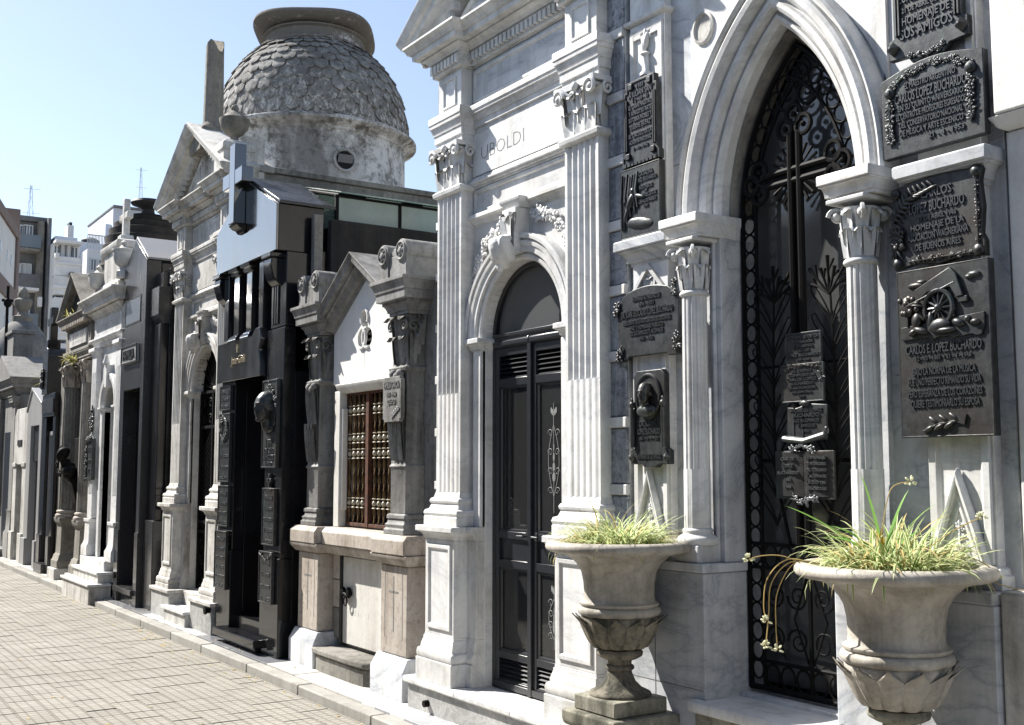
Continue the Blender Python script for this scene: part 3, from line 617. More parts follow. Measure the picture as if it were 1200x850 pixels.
# door: two glazed leaves below a round-headed light
XD = 3.82
def door_leaf(th, y0, y1, sgn):
    f = 'door_paint'; st = .042
    lf = part(th, 'door_leaf', MB().box(XD, XD+.05, y0, y0+st, .272, 2.385).box(XD, XD+.05, y1-st, y1, .272, 2.385)
      .box(XD+.001, XD+.049, y0+st, y1-st, .272, .325).box(XD+.001, XD+.049, y0+st, y1-st, .455, .50).box(XD+.001, XD+.049, y0+st, y1-st, 1.01, 1.06)
      .box(XD+.001, XD+.049, y0+st, y1-st, 1.19, 1.235).box(XD+.001, XD+.049, y0+st, y1-st, 2.14, 2.19).box(XD+.001, XD+.049, y0+st, y1-st, 2.335, 2.385).box(XD+.018, XD+.04, y0+st, y1-st, 1.06, 1.19), f, .003)
    part(lf, 'kick_bar', MB().box(XD-.012, XD+.0, y0, y1, .275, .315), f, .003)
    for z0, z1 in ((.325, .455), (2.19, 2.335)):
        n = 5
        for i in range(n):
            z = z0+(z1-z0)*(i+.1)/n
            part(lf, 'louvre_slat', MB().prism([(XD+.008, z), (XD+.012, z), (XD+.045, z+.026), (XD+.041, z+.026)], y0+st, y1-st, 'y'), f, 0)
    for z0, z1 in ((.50, 1.01), (1.235, 2.14)):
        g = part(lf, 'glass_pane', MB().box(XD+.022, XD+.028, y0+st, y1-st, z0, z1), 'glass', 0)
        part(lf, 'glazing_bead', frame(MB(), y0+st, y1-st, z0, z1, .012, XD+.02, .012), f, 0)
        yy = (y0+y1)/2
        if sgn < 0:
            m = MB(); zc = (z0+z1)/2; hh = (z1-z0)*.36; xx = XD+.0205
            for s in (-1, 1):
                m.tube([(xx, yy+s*.055*math.sin(t*math.pi), zc-hh*.7+hh*1.3*t) for t in [i/14 for i in range(15)]], .0024, 4)
                for k in range(4): spiral(m, (xx, yy+s*.035, zc-hh*.6+k*hh*.35), .026, 1.2, .0022, (0,s,0), (0,0,1), 1, 14)
            for k in range(4): m.ell((xx, yy, zc-hh*.35+k*hh*.18), (.001, .016-.003*k, .03), 8, 5)
            m.tube([(xx, yy, zc-hh), (xx, yy, zc+hh)], .0025, 4)
            for k in range(5): m.ell((xx, yy+.012*(k-2), zc+hh*.8+.01*abs(k-2)), (.001, .009, .02), 6, 4)
            part(g, 'etched_ornament', m, 'frost', 0)
    return lf
fr = part(U, 'door_frame', MB().box(XD-.004, XD+.056, YC-AH+.001, YC-AH+.03, .268, ZS).box(XD-.004, XD+.056, YC+AH-.03, YC+AH-.001, .268, ZS).sweep([(YC+(AH-.03)*math.cos(math.radians(180*i/28)), ZS+(AH-.03)*math.sin(math.radians(180*i/28))) for i in range(29)], [(0, XD+.056), (0, XD-.004), (.029, XD-.004), (.029, XD+.056)])
   .mould(YC-AH+.03, YC+AH-.03, [(2.387, XD-.004), (2.40, XD-.022), (2.425, XD-.022), (2.43, XD-.008), (2.45, XD-.008), (2.455, XD-.018), (2.475, XD-.018), (2.48, XD)], XD+.05, XD, 0, 0), 'door_paint', .003)
l1 = door_leaf(U, YC+.004, YC+AH-.031, 1); l2 = door_leaf(U, YC-AH+.031, YC-.004, -1)
part(l1, 'meeting_stile', MB().box(XD-.016, XD-.001, YC-.012, YC+.026, .27, 2.40).lathe(XD-.012, YC+.007, [(.006, 2.40), (.018, 2.41), (.014, 2.43), (.004, 2.44)], 10), 'door_paint', .003)
for yh, pr in ((YC+.05, l1), (YC-.05, l2)): part(pr, 'door_handle', MB().tube([(XD, yh, 1.215), (XD-.035, yh, 1.215), (XD-.035, yh+.06*(1 if yh > YC else -1), 1.213)], .007, 8).box(XD-.004, XD+.001, yh-.012, yh+.012, 1.19, 1.24), 'bronze', .001)
pg = [(YC+(AH-.045)*math.cos(math.radians(180*i/24)), ZS+.02+(AH-.045)*math.sin(math.radians(180*i/24))) for i in range(25)]
part(U, 'fanlight_glass', MB().prism(pg, XD+.02, XD+.026), 'glass_hazed', 0)
# ================================================================== gothic mausoleum with pointed arch and iron gate
GC = 3.53; XG = 3.80
G = thing('gothic_mausoleum', 'grey white marble mausoleum with pointed arch, slender columns and black iron gate', 'mausoleum', (4.8, GC, .06))
ZL = 1.18; ZI = 2.845
for s in (-1, 1):
    y0, y1 = (GC+.385, 4.595) if s > 0 else (2.425, GC-.385)
    part(G, 'plinth', MB().box(3.62, 4.02, y0, y1, .05, 1.137), 'marble_cool', .006)
    part(G, 'plinth_ledge', MB().box(3.606, 4.02, y0-.012*(s > 0), y1+.012*(s < 0), 1.139, ZL), 'marble_cool', .005)
    # jamb block behind the column
    part(G, 'jamb', MB().box(3.765, 4.02, *sorted((GC+s*.388, GC+s*.47)), ZL+.001, ZI-.1).box(3.79, 4.02, *sorted((GC+s*.471, GC+s*.56)), ZL+.001, ZI-.1).tube([(3.757, GC+s*.428, ZL+.002), (3.757, GC+s*.428, ZI-.1)], .012, 8), 'marble_cool', .006)
    cy = GC+s*.505; cx = 3.70
    part(G, 'column_plinth', MB().box(cx-.078, cx+.085, cy-.082, cy+.082, ZL+.001, 1.262), 'marble', .005)
    part(G, 'column_base', MB().lathe(cx, cy, [(.092, 1.262), (.1, 1.275), (.1, 1.292), (.09, 1.302), (.072, 1.312), (.07, 1.318), (.074, 1.325), (.072, 1.335), (.062, 1.342)], 28), 'marble', 0, ang=50)
    nf = 14
    def fl(r, z, a, d=.055): return r*(1-d*max(0, math.cos(a*nf))**.5) if True else r
    part(G, 'column_shaft', MB().lathe(cx, cy, [(.0625, 1.342), (.063, 1.345), (.0625, 1.62)], 112, True, lambda r, z, a: r*(1+.035*max(0, math.cos(a*nf)))).lathe(cx, cy, [(.0625, 1.62), (.0615, 2.1), (.0595, 2.455)], 112, True, lambda r, z, a: r*(1-.10*max(0, math.cos(a*nf))**.6)), 'marble', 0, ang=60)
    part(G, 'column_neck', MB().lathe(cx, cy, [(.06, 2.455), (.07, 2.46), (.073, 2.47), (.068, 2.48), (.06, 2.484)], 24), 'marble', 0, ang=60)
    part(G, 'capital', roundcap(MB(), cx, cy, .062, 2.484, 2.715), 'marble', 0, ang=50)
    part(G, 'abacus', MB().prism([(cx-.095, cy-.098), (cx-.095, cy+.098), (cx+.12, cy+.098), (cx+.12, cy-.098)], 2.716, 2.735, 'z'), 'marble', .004)
    ya, yb = sorted((GC+s*.385, GC+s*.625))
    part(G, 'impost', MB().mould(ya, yb, iprof(2.737, 2.845, 3.64, 3.592), 4.02, 3.64, .3, .3), 'marble', .003)
    # string course running from impost to pilaster
    yc_, yd_ = (GC+.64, 4.215) if s > 0 else (2.83, GC-.64)
    if yd_ > yc_: part(G, 'string_course', MB().mould(yc_, yd_, iprof(2.74, 2.845, 3.79, 3.757), 3.9, 3.8, 0, 0), 'marble_cool', .003)
# facade wall with pointed opening
ap = pointed(GC, ZI, .47, .92, 18)
part(G, 'wall', MB().prism([(4.594, ZL+.002), (4.594, 4.55), (GC, 5.6), (2.426, 4.55), (2.426, ZL+.002), (GC-.47, ZL+.002)] + ap[::-1] + [(GC+.47, ZL+.002)], XG, 4.02), 'marble_cool', .004)
for s in (-1, 1):   # lighter raised spandrel panels
    sp = [(GC+s*y, z) for y, z in ([(.60, 2.95), (.60, 4.28), (.02, 4.28), (.02, 3.92)] + [(q[0]-GC, q[1]) for q in pointed(GC, ZI, .655, 1.07, 12)[12:0:-1] if q[1] > 2.97])]
    part(G, 'spandrel_panel', MB().prism(sp, XG-.012, XG+.005), 'marble', .004)
    part(G, 'roundel', MB().sweep([(GC+s*.50+.075*math.cos(math.radians(-a)), 3.83+.085*math.sin(math.radians(-a))) for a in range(0, 361, 12)], [(0, XG-.01), (0, XG-.022), (.012, XG-.026), (.016, XG-.018), (.02, XG-.01)]).prism([(GC+s*.50+.074*math.cos(math.radians(a)), 3.83+.084*math.sin(math.radians(a))) for a in range(0, 360, 12)], XG-.0145, XG-.011), 'marble_old', 0)
hp = pointed(GC, ZI, .43, .865, 22)
part(G, 'arch_moulding', MB().sweep(hp, [(-.02, 4.0), (-.02, 3.80), (0, 3.775), (.012, 3.775), (.02, 3.79), (.03, 3.79), (.035, 3.745), (.05, 3.735), (.07, 3.735), (.08, 3.75), (.09, 3.75), (.097, 3.715), (.115, 3.695), (.14, 3.69), (.155, 3.70), (.16, 3.725), (.17, 3.725), (.175, 3.70), (.19, 3.69), (.20, 3.705), (.205, 3.81), (.205, 4.0)]), 'marble', 0, ang=25)
part(G, 'soffit_roll', MB().sweep(pointed(GC, ZI, .405, .82, 22), [(-.012, 3.99), (-.012, 3.862), (0, 3.85), (.012, 3.862), (.012, 3.99)]), 'cement_mid', 0, ang=50)
# gable cornice above the picture
part(G, 'gable_cornice', MB().sweep([(4.62, 4.5), (GC, 5.62), (2.40, 4.5)], [(-.06, 3.9), (-.06, 3.74), (0, 3.72), (.05, 3.68), (.08, 3.68), (.08, 3.9)]), 'marble', .003)
# pilaster strips carrying plaques
for pc in (4.43, 2.635):
    hw = .142
    p = part(G, 'pilaster_strip', MB().box(3.755, 3.81, pc-hw, pc+hw, ZL+.06, 4.75), 'marble', .004)
    part(p, 'strip_border', frame(frame(MB(), pc-hw+.012, pc+hw-.012, 2.95, 3.97, .03, 3.755, .014), pc-hw+.012, pc+hw-.012, 1.27, 2.52, .03, 3.755, .014), 'marble', .002)
    part(G, 'strip_base', MB().mould(pc-hw, pc+hw, [(ZL+.001, 3.72), (ZL+.05, 3.72), (ZL+.056, 3.732), (ZL+.075, 3.735), (ZL+.085, 3.75)], 3.81, 3.755), 'marble', .003)
    part(G, 'strip_cap', MB().mould(pc-hw, pc+hw, [(4.0, 3.752), (4.012, 3.73), (4.03, 3.728), (4.036, 3.75)], 3.81, 3.755), 'marble', .002)
    part(G, 'strip_crown', MB().mould(pc-hw, pc+hw, [(4.33, 3.75), (4.36, 3.72), (4.40, 3.70), (4.43, 3.70)], 3.81, 3.755), 'marble', .002)
    part(G, 'bracket', MB().mould(pc-hw-.005, pc+hw+.005, iprof(2.69, 2.825, 3.75, 3.675), 3.82, 3.755, .75, .75), 'marble_cool', .003)
    part(G, 'chevron', MB().sweep([(pc+.115, 2.535), (pc, 2.66), (pc-.115, 2.535)], [(0, 3.76), (0, 3.735), (.022, 3.735), (.022, 3.76)]).leaf((3.757, pc, 2.54), (0,0,1), (-1,0,0), .08, .10, .4).leaf((3.757, pc+.03, 2.54), (0,.5,1), (-1,0,0), .06, .05, .4).leaf((3.757, pc-.03, 2.54), (0,-.5,1), (-1,0,0), .06, .05, .4), 'marble', .002)
    # pointed gablet at the foot of the strip
    part(G, 'gablet', MB().prism([(pc+.118, 1.27), (pc, 1.60), (pc-.118, 1.27)], 3.742, 3.757).sweep([(pc+.125, 1.27), (pc, 1.625), (pc-.125, 1.27)], [(-.028, 3.75), (-.028, 3.722), (-.008, 3.715), (0, 3.73), (0, 3.75)]).sweep([(pc+.085, 1.27), (pc, 1.50), (pc-.085, 1.27)], [(-.014, 3.75), (-.014, 3.734), (0, 3.734), (0, 3.75)]), 'marble', .002, ang=50)
    part(G, 'gablet_carving', floral(floral(MB(), [(pc, 1.28), (pc, 1.43)], 3.742, 14, .02, int(pc*10), .012), [(pc+.055, 1.285), (pc-.055, 1.285)], 3.742, 12, .018, int(pc*20), .008), 'marble', 0, ang=60)
    # carved inverted torch in the upper panel
    part(G, 'carved_torch', MB().lathe(3.745, pc, [(.01, 3.69), (.034, 3.695), (.034, 3.71), (.022, 3.72), (.018, 3.80), (.022, 3.81), (.03, 3.815), (.018, 3.825), (.012, 3.83)], 12).ell((3.742, pc+.008, 3.87), (.018, .017, .045), 8, 6).ell((3.742, pc-.008, 3.885), (.018, .016, .05), 8, 6, rx=.25).ell((3.742, pc, 3.91), (.012, .012, .05), 8, 6), 'marble', 0, ang=50)
    part(G, 'stepped_frieze', MB().box(3.742, 3.756, pc+.04, pc+.10, 3.915, 3.94).box(3.742, 3.756, pc-.04, pc+.04, 3.90, 3.925).box(3.742, 3.756, pc-.10, pc-.04, 3.915, 3.94), 'marble', .002)
# steps and chamber
part(G, 'step', MB().mould(GC-.45, GC+.45, [(.505, 3.585), (.515, 3.572), (.54, 3.568), (.555, 3.575), (.56, 3.59)], 3.9, 3.59, .3, .3), 'marble', .003)
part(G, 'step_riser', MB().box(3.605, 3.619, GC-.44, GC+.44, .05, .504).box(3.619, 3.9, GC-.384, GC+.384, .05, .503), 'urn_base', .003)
part(G, 'lower_step', MB().box(3.43, 3.604, GC-.42, GC+.42, .067, .28), 'marble_cool', .008)
part(G, 'threshold', MB().box(3.84, 4.02, GC-.384, GC+.384, .50, .578), 'marble_cool', .004)
part(G, 'chamber_shade_lining', MB().box(4.022, 6.09, 4.43, 4.449, .561, 4.45).box(4.022, 6.09, 2.571, 2.59, .561, 4.45).box(6.08, 6.098, 2.591, 4.429, .561, 4.45), 'interior_shade', 0)  # added dark sheets that imitate deep shade behind the gate
m = MB().box(4.021, 6.2, 4.45, 4.58, .06, 4.5).box(4.021, 6.2, 2.44, 2.57, .06, 4.5).box(6.1, 6.2, 2.571, 4.449, .06, 4.5)
part(G, 'side_walls', m, 'marble_old', .006)
part(G, 'chamber_floor', MB().box(4.021, 6.099, 2.571, 4.449, .3, .56), 'interior_shade', 0)
part(G, 'roof', MB().prism([(2.40, 4.46), (4.62, 4.46), (4.62, 4.5), (GC, 5.58), (2.40, 4.5)], 4.03, 6.25), 'roof_stone', .01)
gl = pointed(GC, ZI, .375, .77, 14)
part(G, 'gate_glass', MB().prism([(GC+.375, .62)] + gl + [(GC-.375, .62)], 3.985, 3.991), 'glass_grey', 0)
# ---- iron gate
XI = 3.905
def off(a, h): return [(GC+a, .60)] + pointed(GC, ZI, a, h, 16) + [(GC-a, .60)]
o1 = [(XI, *p) for p in off(.372, .765)]; o2 = [(XI, *p) for p in off(.285, .60)]
gate = part(G, 'gate', MB().tube(o1, .014, 6).tube(o2, .010, 6).tube([(XI, GC-.37, .605), (XI, GC+.37, .605)], .016, 6).tube([(XI, GC-.37, .73), (XI, GC+.37, .73)], .01, 6).tube([(XI, GC-.37, 1.16), (XI, GC+.37, 1.16)], .01, 6).tube([(XI, GC-.37, 1.27), (XI, GC+.37, 1.27)], .01, 6).tube([(XI, GC, .6), (XI, GC, 1.27)], .012, 6).tube([(XI, GC-.285, 2.10), (XI, GC+.285, 2.10)], .007, 6).tube([(XI+.02, GC-.285, 1.66), (XI+.02, GC+.285, 1.66)], .009, 6), 'iron', 0, label='black wrought iron gate')
tor = MB().tube([(0, .036*math.cos(2*math.pi*i/16), .043*math.sin(2*math.pi*i/16)) for i in range(16)], .0055, 5, True)
torm = tomesh('ring', tor, 'iron')
mid = off(.328, .68); acc = 0; last = Vector(mid[0])
for p in mid[1:]:
    p = Vector(p); seg = (p-last).length; q = 0
    while acc + (seg-q) >= .088:
        q += .088-acc; acc = 0; c = last.lerp(p, q/seg); d = (p-last).normalized()
        inst(gate, 'ring', torm, (XI, c.x, c.y), (math.atan2(-d.x, d.y)*-1 if False else -math.atan2(d.x, d.y), 0, 0))
    acc += seg-q; last = p
for z in (.668, 1.215):
    for i in range(6): inst(gate, 'ring', torm, (XI, GC-.235+i*.094, z), None, (1, 1.15, 1.2))
# scrolls in the bottom panel
m = MB()
for s in (-1, 1):
    for k in range(2):
        y = GC+s*(.075+k*.135)
        for zz, fl_ in ((.84, 1), (1.04, -1)): spiral(m, (XI, y, zz), .062, 1.7, .006, (0,s,0), (0,0,1), fl_)
        m.tube([(XI, y-s*.06, .75), (XI, y+s*.02, .94), (XI, y-s*.06, 1.14)], .006, 5)
part(gate, 'scrollwork', m, 'iron', 0)
# cross with trefoil ends
XC = XI-.03; cz = onX(935, 203, XC).z; cy0 = GC-.0
m = MB()
for s in (-1, 1):
    m.tube([(XC, cy0+s*.027, 1.28), (XC, cy0+s*.027, cz+.19)], .017, 8); m.tube([(XC+.004, cy0-.19, cz+s*.027), (XC+.004, cy0+.19, cz+s*.027)], .017, 8)
m.box(XC+.005, XC+.012, cy0-.03, cy0+.03, 1.28, cz+.2); m.box(XC+.006, XC+.013, cy0-.2, cy0+.2, cz-.03, cz+.03)
for dy, dz in ((0, 1), (1, 0), (-1, 0)):
    for k in (-1, 0, 1):
        c = Vector((XC, cy0+dy*.225+(dz*k*.055 if dz else 0)+(dy*.05 if k == 0 else 0), cz+dz*.225+(k*.055 if dy else 0)+(dz*.06 if k == 0 else 0)))
        m.tube([c+Vector((0, .045*math.cos(a*math.pi/8), .045*math.sin(a*math.pi/8))) for a in range(16)], .012, 6, True); m.ell(c, (.014, .014, .014), 8, 5)
for a in (45, 135, 225, 315):
    for k in (-16, 0, 16):
        an = math.radians(a+k); m.tube([(XC, cy0+.05*math.cos(an), cz+.05*math.sin(an)), (XC, cy0+.15*math.cos(an), cz+.15*math.sin(an))], [.004, .008], 5)
part(gate, 'gate_cross', m, 'iron', 0, label='iron cross with trefoil ends')
m = MB(); zt = cz+.39
for s in (-1, 1):
    spiral(m, (XI, GC+s*.055, zt), .075, 1.4, .009, (0,s,0), (0,0,-1)); spiral(m, (XI, GC+s*.03, zt+.09), .05, 1.3, .007, (0,-s,0), (0,0,1))
m.tube([(XI, GC, cz+.3), (XI, GC, 3.45)], .007, 5)
part(gate, 'crown_scroll', m, 'iron', 0)
# palm branches either side of the cross
def branch(y, s):
    m = MB(); P = []
    for i in range(15):
        t = i/14; P.append((XI-.01, y+s*.02*math.sin(t*3.1)-s*.085*max(0, .25-t)*3, 1.28+1.20*t))
    m.tube(P, [.0095-.004*i/14 for i in range(15)], 6)
    for i in range(8):
        zz = 1.36+i*.128; L = .118 if i < 6 else .10
        for q in (-1, 1):
            yb = y+s*.012; lf_ = lambda t, k: (XI-.012, yb+q*(L*math.sin(t*math.pi*.62)**1.4 + k*.026*math.sin(t*math.pi)), zz+.23*math.sin(t*1.45)-.035*t*t+.0*k)
            for k_ in (-.6, .9): m.tube([lf_(t, k_) for t in [n_/9 for n_ in range(10)]], [.0048-.0018*n_/9 for n_ in range(10)], 5)
    for k in range(7):
        an = math.radians(24+k*22); r_ = .15 if k % 2 else .11
        m.tube([(XI-.012, y, 2.40), (XI-.014, y+.45*r_*math.cos(an)*1.2, 2.42+.45*r_*math.sin(an)), (XI-.018, y+r_*math.cos(an), 2.41+r_*1.1*math.sin(an))], [.006, .006, .010], 5)
        m.tube([(XI-.014, y+.6*r_*math.cos(an), 2.41+.62*r_*math.sin(an)), (XI-.018, y+r_*.95*math.cos(an+.25), 2.41+r_*math.sin(an+.25))], [.004, .007], 5)
    part(gate, 'palm_branch', m, 'iron', 0)
for s in (-1, 1): branch(GC+s*.165, s)
# ---- plaques hung on the gate
XQ = XI-.035
gp = plaque('worn dark rectangular plaque, topmost of four on the iron gate', XQ, 3.45, 3.66, 1.975, 2.165, [('HOMENAJE DE LA', .014, 2.13), ('FUNDACION', .012, 2.105), ('AL MAESTRO', .012, 2.08), ('CARLOS', .012, 2.055), ('LOPEZ BUCHARDO', .014, 2.03), ('1948 - 1958', .01, 2.005)], th=.012, border=.01, bulge=.003)
gp.location.y += -0.063; gp.location.z += 0.112; gp.scale = (1, 1, 0.8)
def ex2(t, x):
    part(t, 'laurel', floral(MB(), [(3.66, 1.935), (3.56, 1.955), (3.46, 1.94), (3.445, 1.85)], x, 14, .013, 4, .008), 'bronze', 0, ang=60)
gp = plaque('dark plaque with laurel edge, second from the top on the iron gate', XQ, 3.44, 3.675, 1.735, 1.965, [('AL EXIMIO', .014, 1.915), ('COMPOSITOR', .014, 1.89), ('CARLOS LOPEZ', .014, 1.865), ('BUCHARDO', .014, 1.84), ('LA ASOCIACION', .012, 1.815), ('ARGENTINA', .012, 1.79), ('1949', .01, 1.765)], th=.012, border=.008, bulge=.003, extra=ex2)
gp.location.y += -0.053; gp.location.z += 0.187; gp.scale = (1, 1.08, 0.76)
def ex3(t, x):
    m = MB().tube([(x-.008, 3.665, 1.545), (x-.012, 3.55, 1.53), (x-.008, 3.44, 1.56)], .016, 8); spiral(m, (x-.006, 3.44, 1.575), .02, 1.3, .005, (0,0,1), (1,0,0)); part(t, 'top_knot', MB().ell((x-.006, 3.55, 1.715), (.012, .03, .015), 8, 5), 'bronze', 0)
    part(t, 'rolled_edge', m, 'bronze_light', 0)
gp = plaque('curled parchment shaped plaque above the open book on the gate', XQ, 3.435, 3.655, 1.535, 1.715, [('A CARLOS LOPEZ', .013, 1.675), ('BUCHARDO', .016, 1.65), ('SUS ALUMNOS', .013, 1.625), ('Y AMIGOS', .013, 1.60), ('1950', .012, 1.575)], shape=[(3.44, 1.535), (3.655, 1.535), (3.65, 1.70), (3.60, 1.695), (3.53, 1.715), (3.435, 1.705)], th=.01, rim=False, extra=ex3)
gp.location.y += -0.06; gp.location.z += 0.215; gp.scale = (1, 1.08, 0.92)
def ex4(t, x):
    part(t, 'laurel', floral(MB(), [(3.59, 1.485), (3.54, 1.50), (3.49, 1.475)], x-.01, 12, .018, 6, .012), 'bronze_light', 0, ang=60); part(t, 'laurel', floral(MB(), [(3.60, 1.275), (3.54, 1.265), (3.47, 1.28)], x-.01, 12, .018, 8, .012), 'bronze_light', 0, ang=60)
    part(t, 'pages', MB().prism([(x-.001, 3.675), (x-.016, 3.60), (x-.004, 3.545), (x, 3.545), (x, 3.675)], 1.285, 1.475, 'z').prism([(x-.001, 3.41), (x-.016, 3.485), (x-.004, 3.543), (x, 3.543), (x, 3.41)], 1.285, 1.475, 'z'), 'bronze', .002)
    m = MB()
    for i, tx in enumerate(('CARLOS', 'LOPEZ', 'BUCHARDO', '1881', '1948')): text_mb(tx, x-.008, 3.61, 1.44-i*.03, .013, .012, None, 'C', m, .01)
    for i, tx in enumerate(('HOMENAJE', 'DE PROFESORES', 'DEL COLEGIO', 'Y ALUMNOS', 'LICEO DE', 'SEÑORITAS')): text_mb(tx, x-.008, 3.478, 1.445-i*.026, .012, .012, .09, 'C', m, .01)
    part(t, 'page_letters', m, 'bronze_light', 0, kind='stuff')
gp = plaque('open book shaped bronze plaque, lowest on the iron gate', XQ, 3.405, 3.68, 1.275, 1.48, [], th=.012, border=.008, bulge=.003, extra=ex4)
gp.location.y += -0.04; gp.location.z += 0.212; gp.scale = (1, 1.25, 1.05)
# ---- plaques left of the arch
def step_shape(y0, y1, z0, z1, a, b):
    return [(y0, z0), (y0, z0+b), (y0+a, z0+b), (y0+a, z1-b), (y0+2*a, z1-b), (y0+2*a, z1), (y1-2*a, z1), (y1-2*a, z1-b), (y1-a, z1-b), (y1-a, z0+b), (y1, z0+b), (y1, z0)]
def ex5(t, x):
    m = MB()
    for yy in (4.315, 4.545):
        for dy in (-.010, .004): m.box(x-.012, x+.002, yy+dy, yy+dy+.008, 3.30, 3.58)
    part(t, 'side_ribs', m, 'bronze', .001)
    m = MB()
    for i in range(9): m.prism([(x-.014, 4.30+i*.03), (x-.014, 4.32+i*.03), (x, 4.326+i*.03), (x, 4.294+i*.03)], 3.215, 3.235 if i in (0,1,7,8) else 3.228, 'z')
    part(t, 'fringe', m, 'bronze', 0)
    for yy, zz in ((4.33, 3.27), (4.53, 3.27), (4.355, 3.645), (4.505, 3.645)): part(t, 'boss', MB().box(x-.014, x+.002, yy-.016, yy+.016, zz-.016, zz+.016), 'bronze', .003)
plaque('stepped bronze plaque with ribbed sides, upper plaque left of the arch', 3.735, 4.28, 4.58, 3.215, 3.675, [('1931', .02, 3.63), ('A JULIAN SAN', .026, 3.59, .62), ('1 2 - 10 - 41', .016, 3.56), ('EL GRAN MAESTRO', .02, 3.525, .62), ('Y AMIGO SU ARTE', .02, 3.49, .62), ('SU OBRA NOBLE Y', .02, 3.455, .62), ('"DUERME EN PAZ"', .022, 3.415, .6), ('EL CIRCULO DE LA', .018, 3.37, .62), ('ACADEMIA NACIONAL', .016, 3.335, .6), ('2 - 10 - 1942', .014, 3.30)], shape=step_shape(4.28, 4.58, 3.215, 3.675, .018, .05), th=.03, border=.012, extra=ex5)
def ex6(t, x):
    m = MB(); rnd = random.Random(3)
    for i in range(7):
        y = 4.575-i*.021; z1_ = 3.185-rnd.uniform(0, .03); z0_ = 2.88+i*.022+rnd.uniform(-.03, .03)
        m.tube([(x-.003, y, z1_), (x-.010, y+rnd.uniform(-.01, .01), (z0_+z1_)/2), (x-.004, y+rnd.uniform(-.008, .008), z0_)], [.005, .011, .006], 6)
    m.ell((x-.01, 4.50, 3.02), (.016, .02, .05), 8, 6, rx=.5); m.ell((x-.012, 4.475, 3.075), (.014, .016, .018), 8, 6); m.ell((x-.008, 4.53, 2.965), (.012, .016, .05), 8, 6, rx=.4); m.ell((x-.008, 4.43, 3.04), (.01, .05, .012), 8, 6, rx=.3); m.ell((x-.004, 4.44, 2.90), (.008, .11, .03), 8, 6, rx=.15)
    part(t, 'relief_figure', m, 'bronze', 0, ang=60)
plaque('square bronze plaque with kneeling figure relief, resting on the marble bracket', 3.735, 4.275, 4.595, 2.828, 3.205, [('A CATALINA', .02, 3.145, .42, 4.39), ('PEREZ BUCHARDO', .018, 3.115, .5, 4.375), ('SUS HIJOS', .016, 3.075, .33, 4.38), ('DE', .012, 3.055, None, 4.38), ('AGRADECIDOS', .018, 3.03, .48, 4.375), ('BUENOS AIRES', .016, 3.0, .48, 4.375), ('1931', .012, 2.975, None, 4.38)], th=.04, border=.006, bulge=.002, extra=ex6)
def ex7(t, x):
    for yy, zz in ((4.165, 2.52), (4.64, 2.46), (4.165, 2.25), (4.62, 2.215)):
        part(t, 'corner_flower', floral(MB(), [(yy, zz-.035), (yy, zz+.035)], x-.002, 7, .026, int(yy*1000+zz*100), .02), 'bronze', 0, ang=60)
a_ = [(4.14, 2.19), (4.14, 2.235), (4.165, 2.255), (4.155, 2.47), (4.20, 2.52)] + [(4.20+.04*i, 2.535+.03*math.sin(math.pi*i/10)) for i in range(1, 10)] + [(4.60, 2.52), (4.645, 2.47), (4.635, 2.255), (4.66, 2.235), (4.66, 2.19), (4.56, 2.19), (4.55, 2.205), (4.25, 2.205), (4.24, 2.19)]
plaque('wide bronze plaque with arched top and flower corners, below the left bracket', 3.735, 4.14, 4.66, 2.19, 2.555, [('HOMENAJE AL MAESTRO DE', .02, 2.495, .42), ('1896 - 1921', .016, 2.465), ('DR. JUAN LEOCADIO LOPEZ BUCHARDO', .03, 2.415, .78), ('PRESIDENTE DE LA ASOCIACION DE DOCENTES', .018, 2.375, .72), ('PAZ Y HOMENAJE PUBLICO', .018, 2.345, .5), ('DE SUS AMIGOS Y ALUMNOS', .018, 2.315, .5), ('1931 - 1932', .014, 2.285)], shape=a_, th=.03, rim=False, extra=ex7)
def ex8(t, x):
    m = MB().prism([(4.385+.085*math.cos(math.radians(a)), 1.99+.105*math.sin(math.radians(a))) for a in range(0, 360, 15)], x-.006, x+.001)
    part(t, 'oval_field', m, 'bronze', .002)
    m = MB(); m.tube([(x-.006, 4.385+.09*math.cos(math.radians(a)), 1.99+.11*math.sin(math.radians(a))) for a in range(0, 360, 12)], .009, 6, True); part(t, 'oval_rim', m, 'bronze', 0)
    m = head(MB(), (x-.028, 4.385, 2.005), .058, (-1, -.25, 0)); m.ell((x-.015, 4.385, 1.915), (.03, .075, .035), 12, 8); m.ell((x-.045, 4.378, 1.972), (.02, .03, .022), 10, 6); remesh(part(t, 'portrait', m, 'bronze', 0, label='bearded portrait head in relief'), .004)
    for yy in (4.265, 4.505): part(t, 'side_torch', MB().tube([(x-.012, yy, 1.73), (x-.012, yy, 1.93)], .011, 8).ell((x-.012, yy, 1.95), (.016, .018, .02), 8, 6).ell((x-.012, yy, 1.97), (.008, .009, .018), 8, 6), 'bronze', 0)
    for yy in (4.25, 4.52): part(t, 'boss', MB().lathe(0, 0, [(.026, 0), (.02, .012), (.008, .022)], 4).xf(Matrix.Translation((x-.0, yy, 1.68)) @ Matrix.Rotation(-math.pi/2, 4, 'Y')), 'bronze', .002)
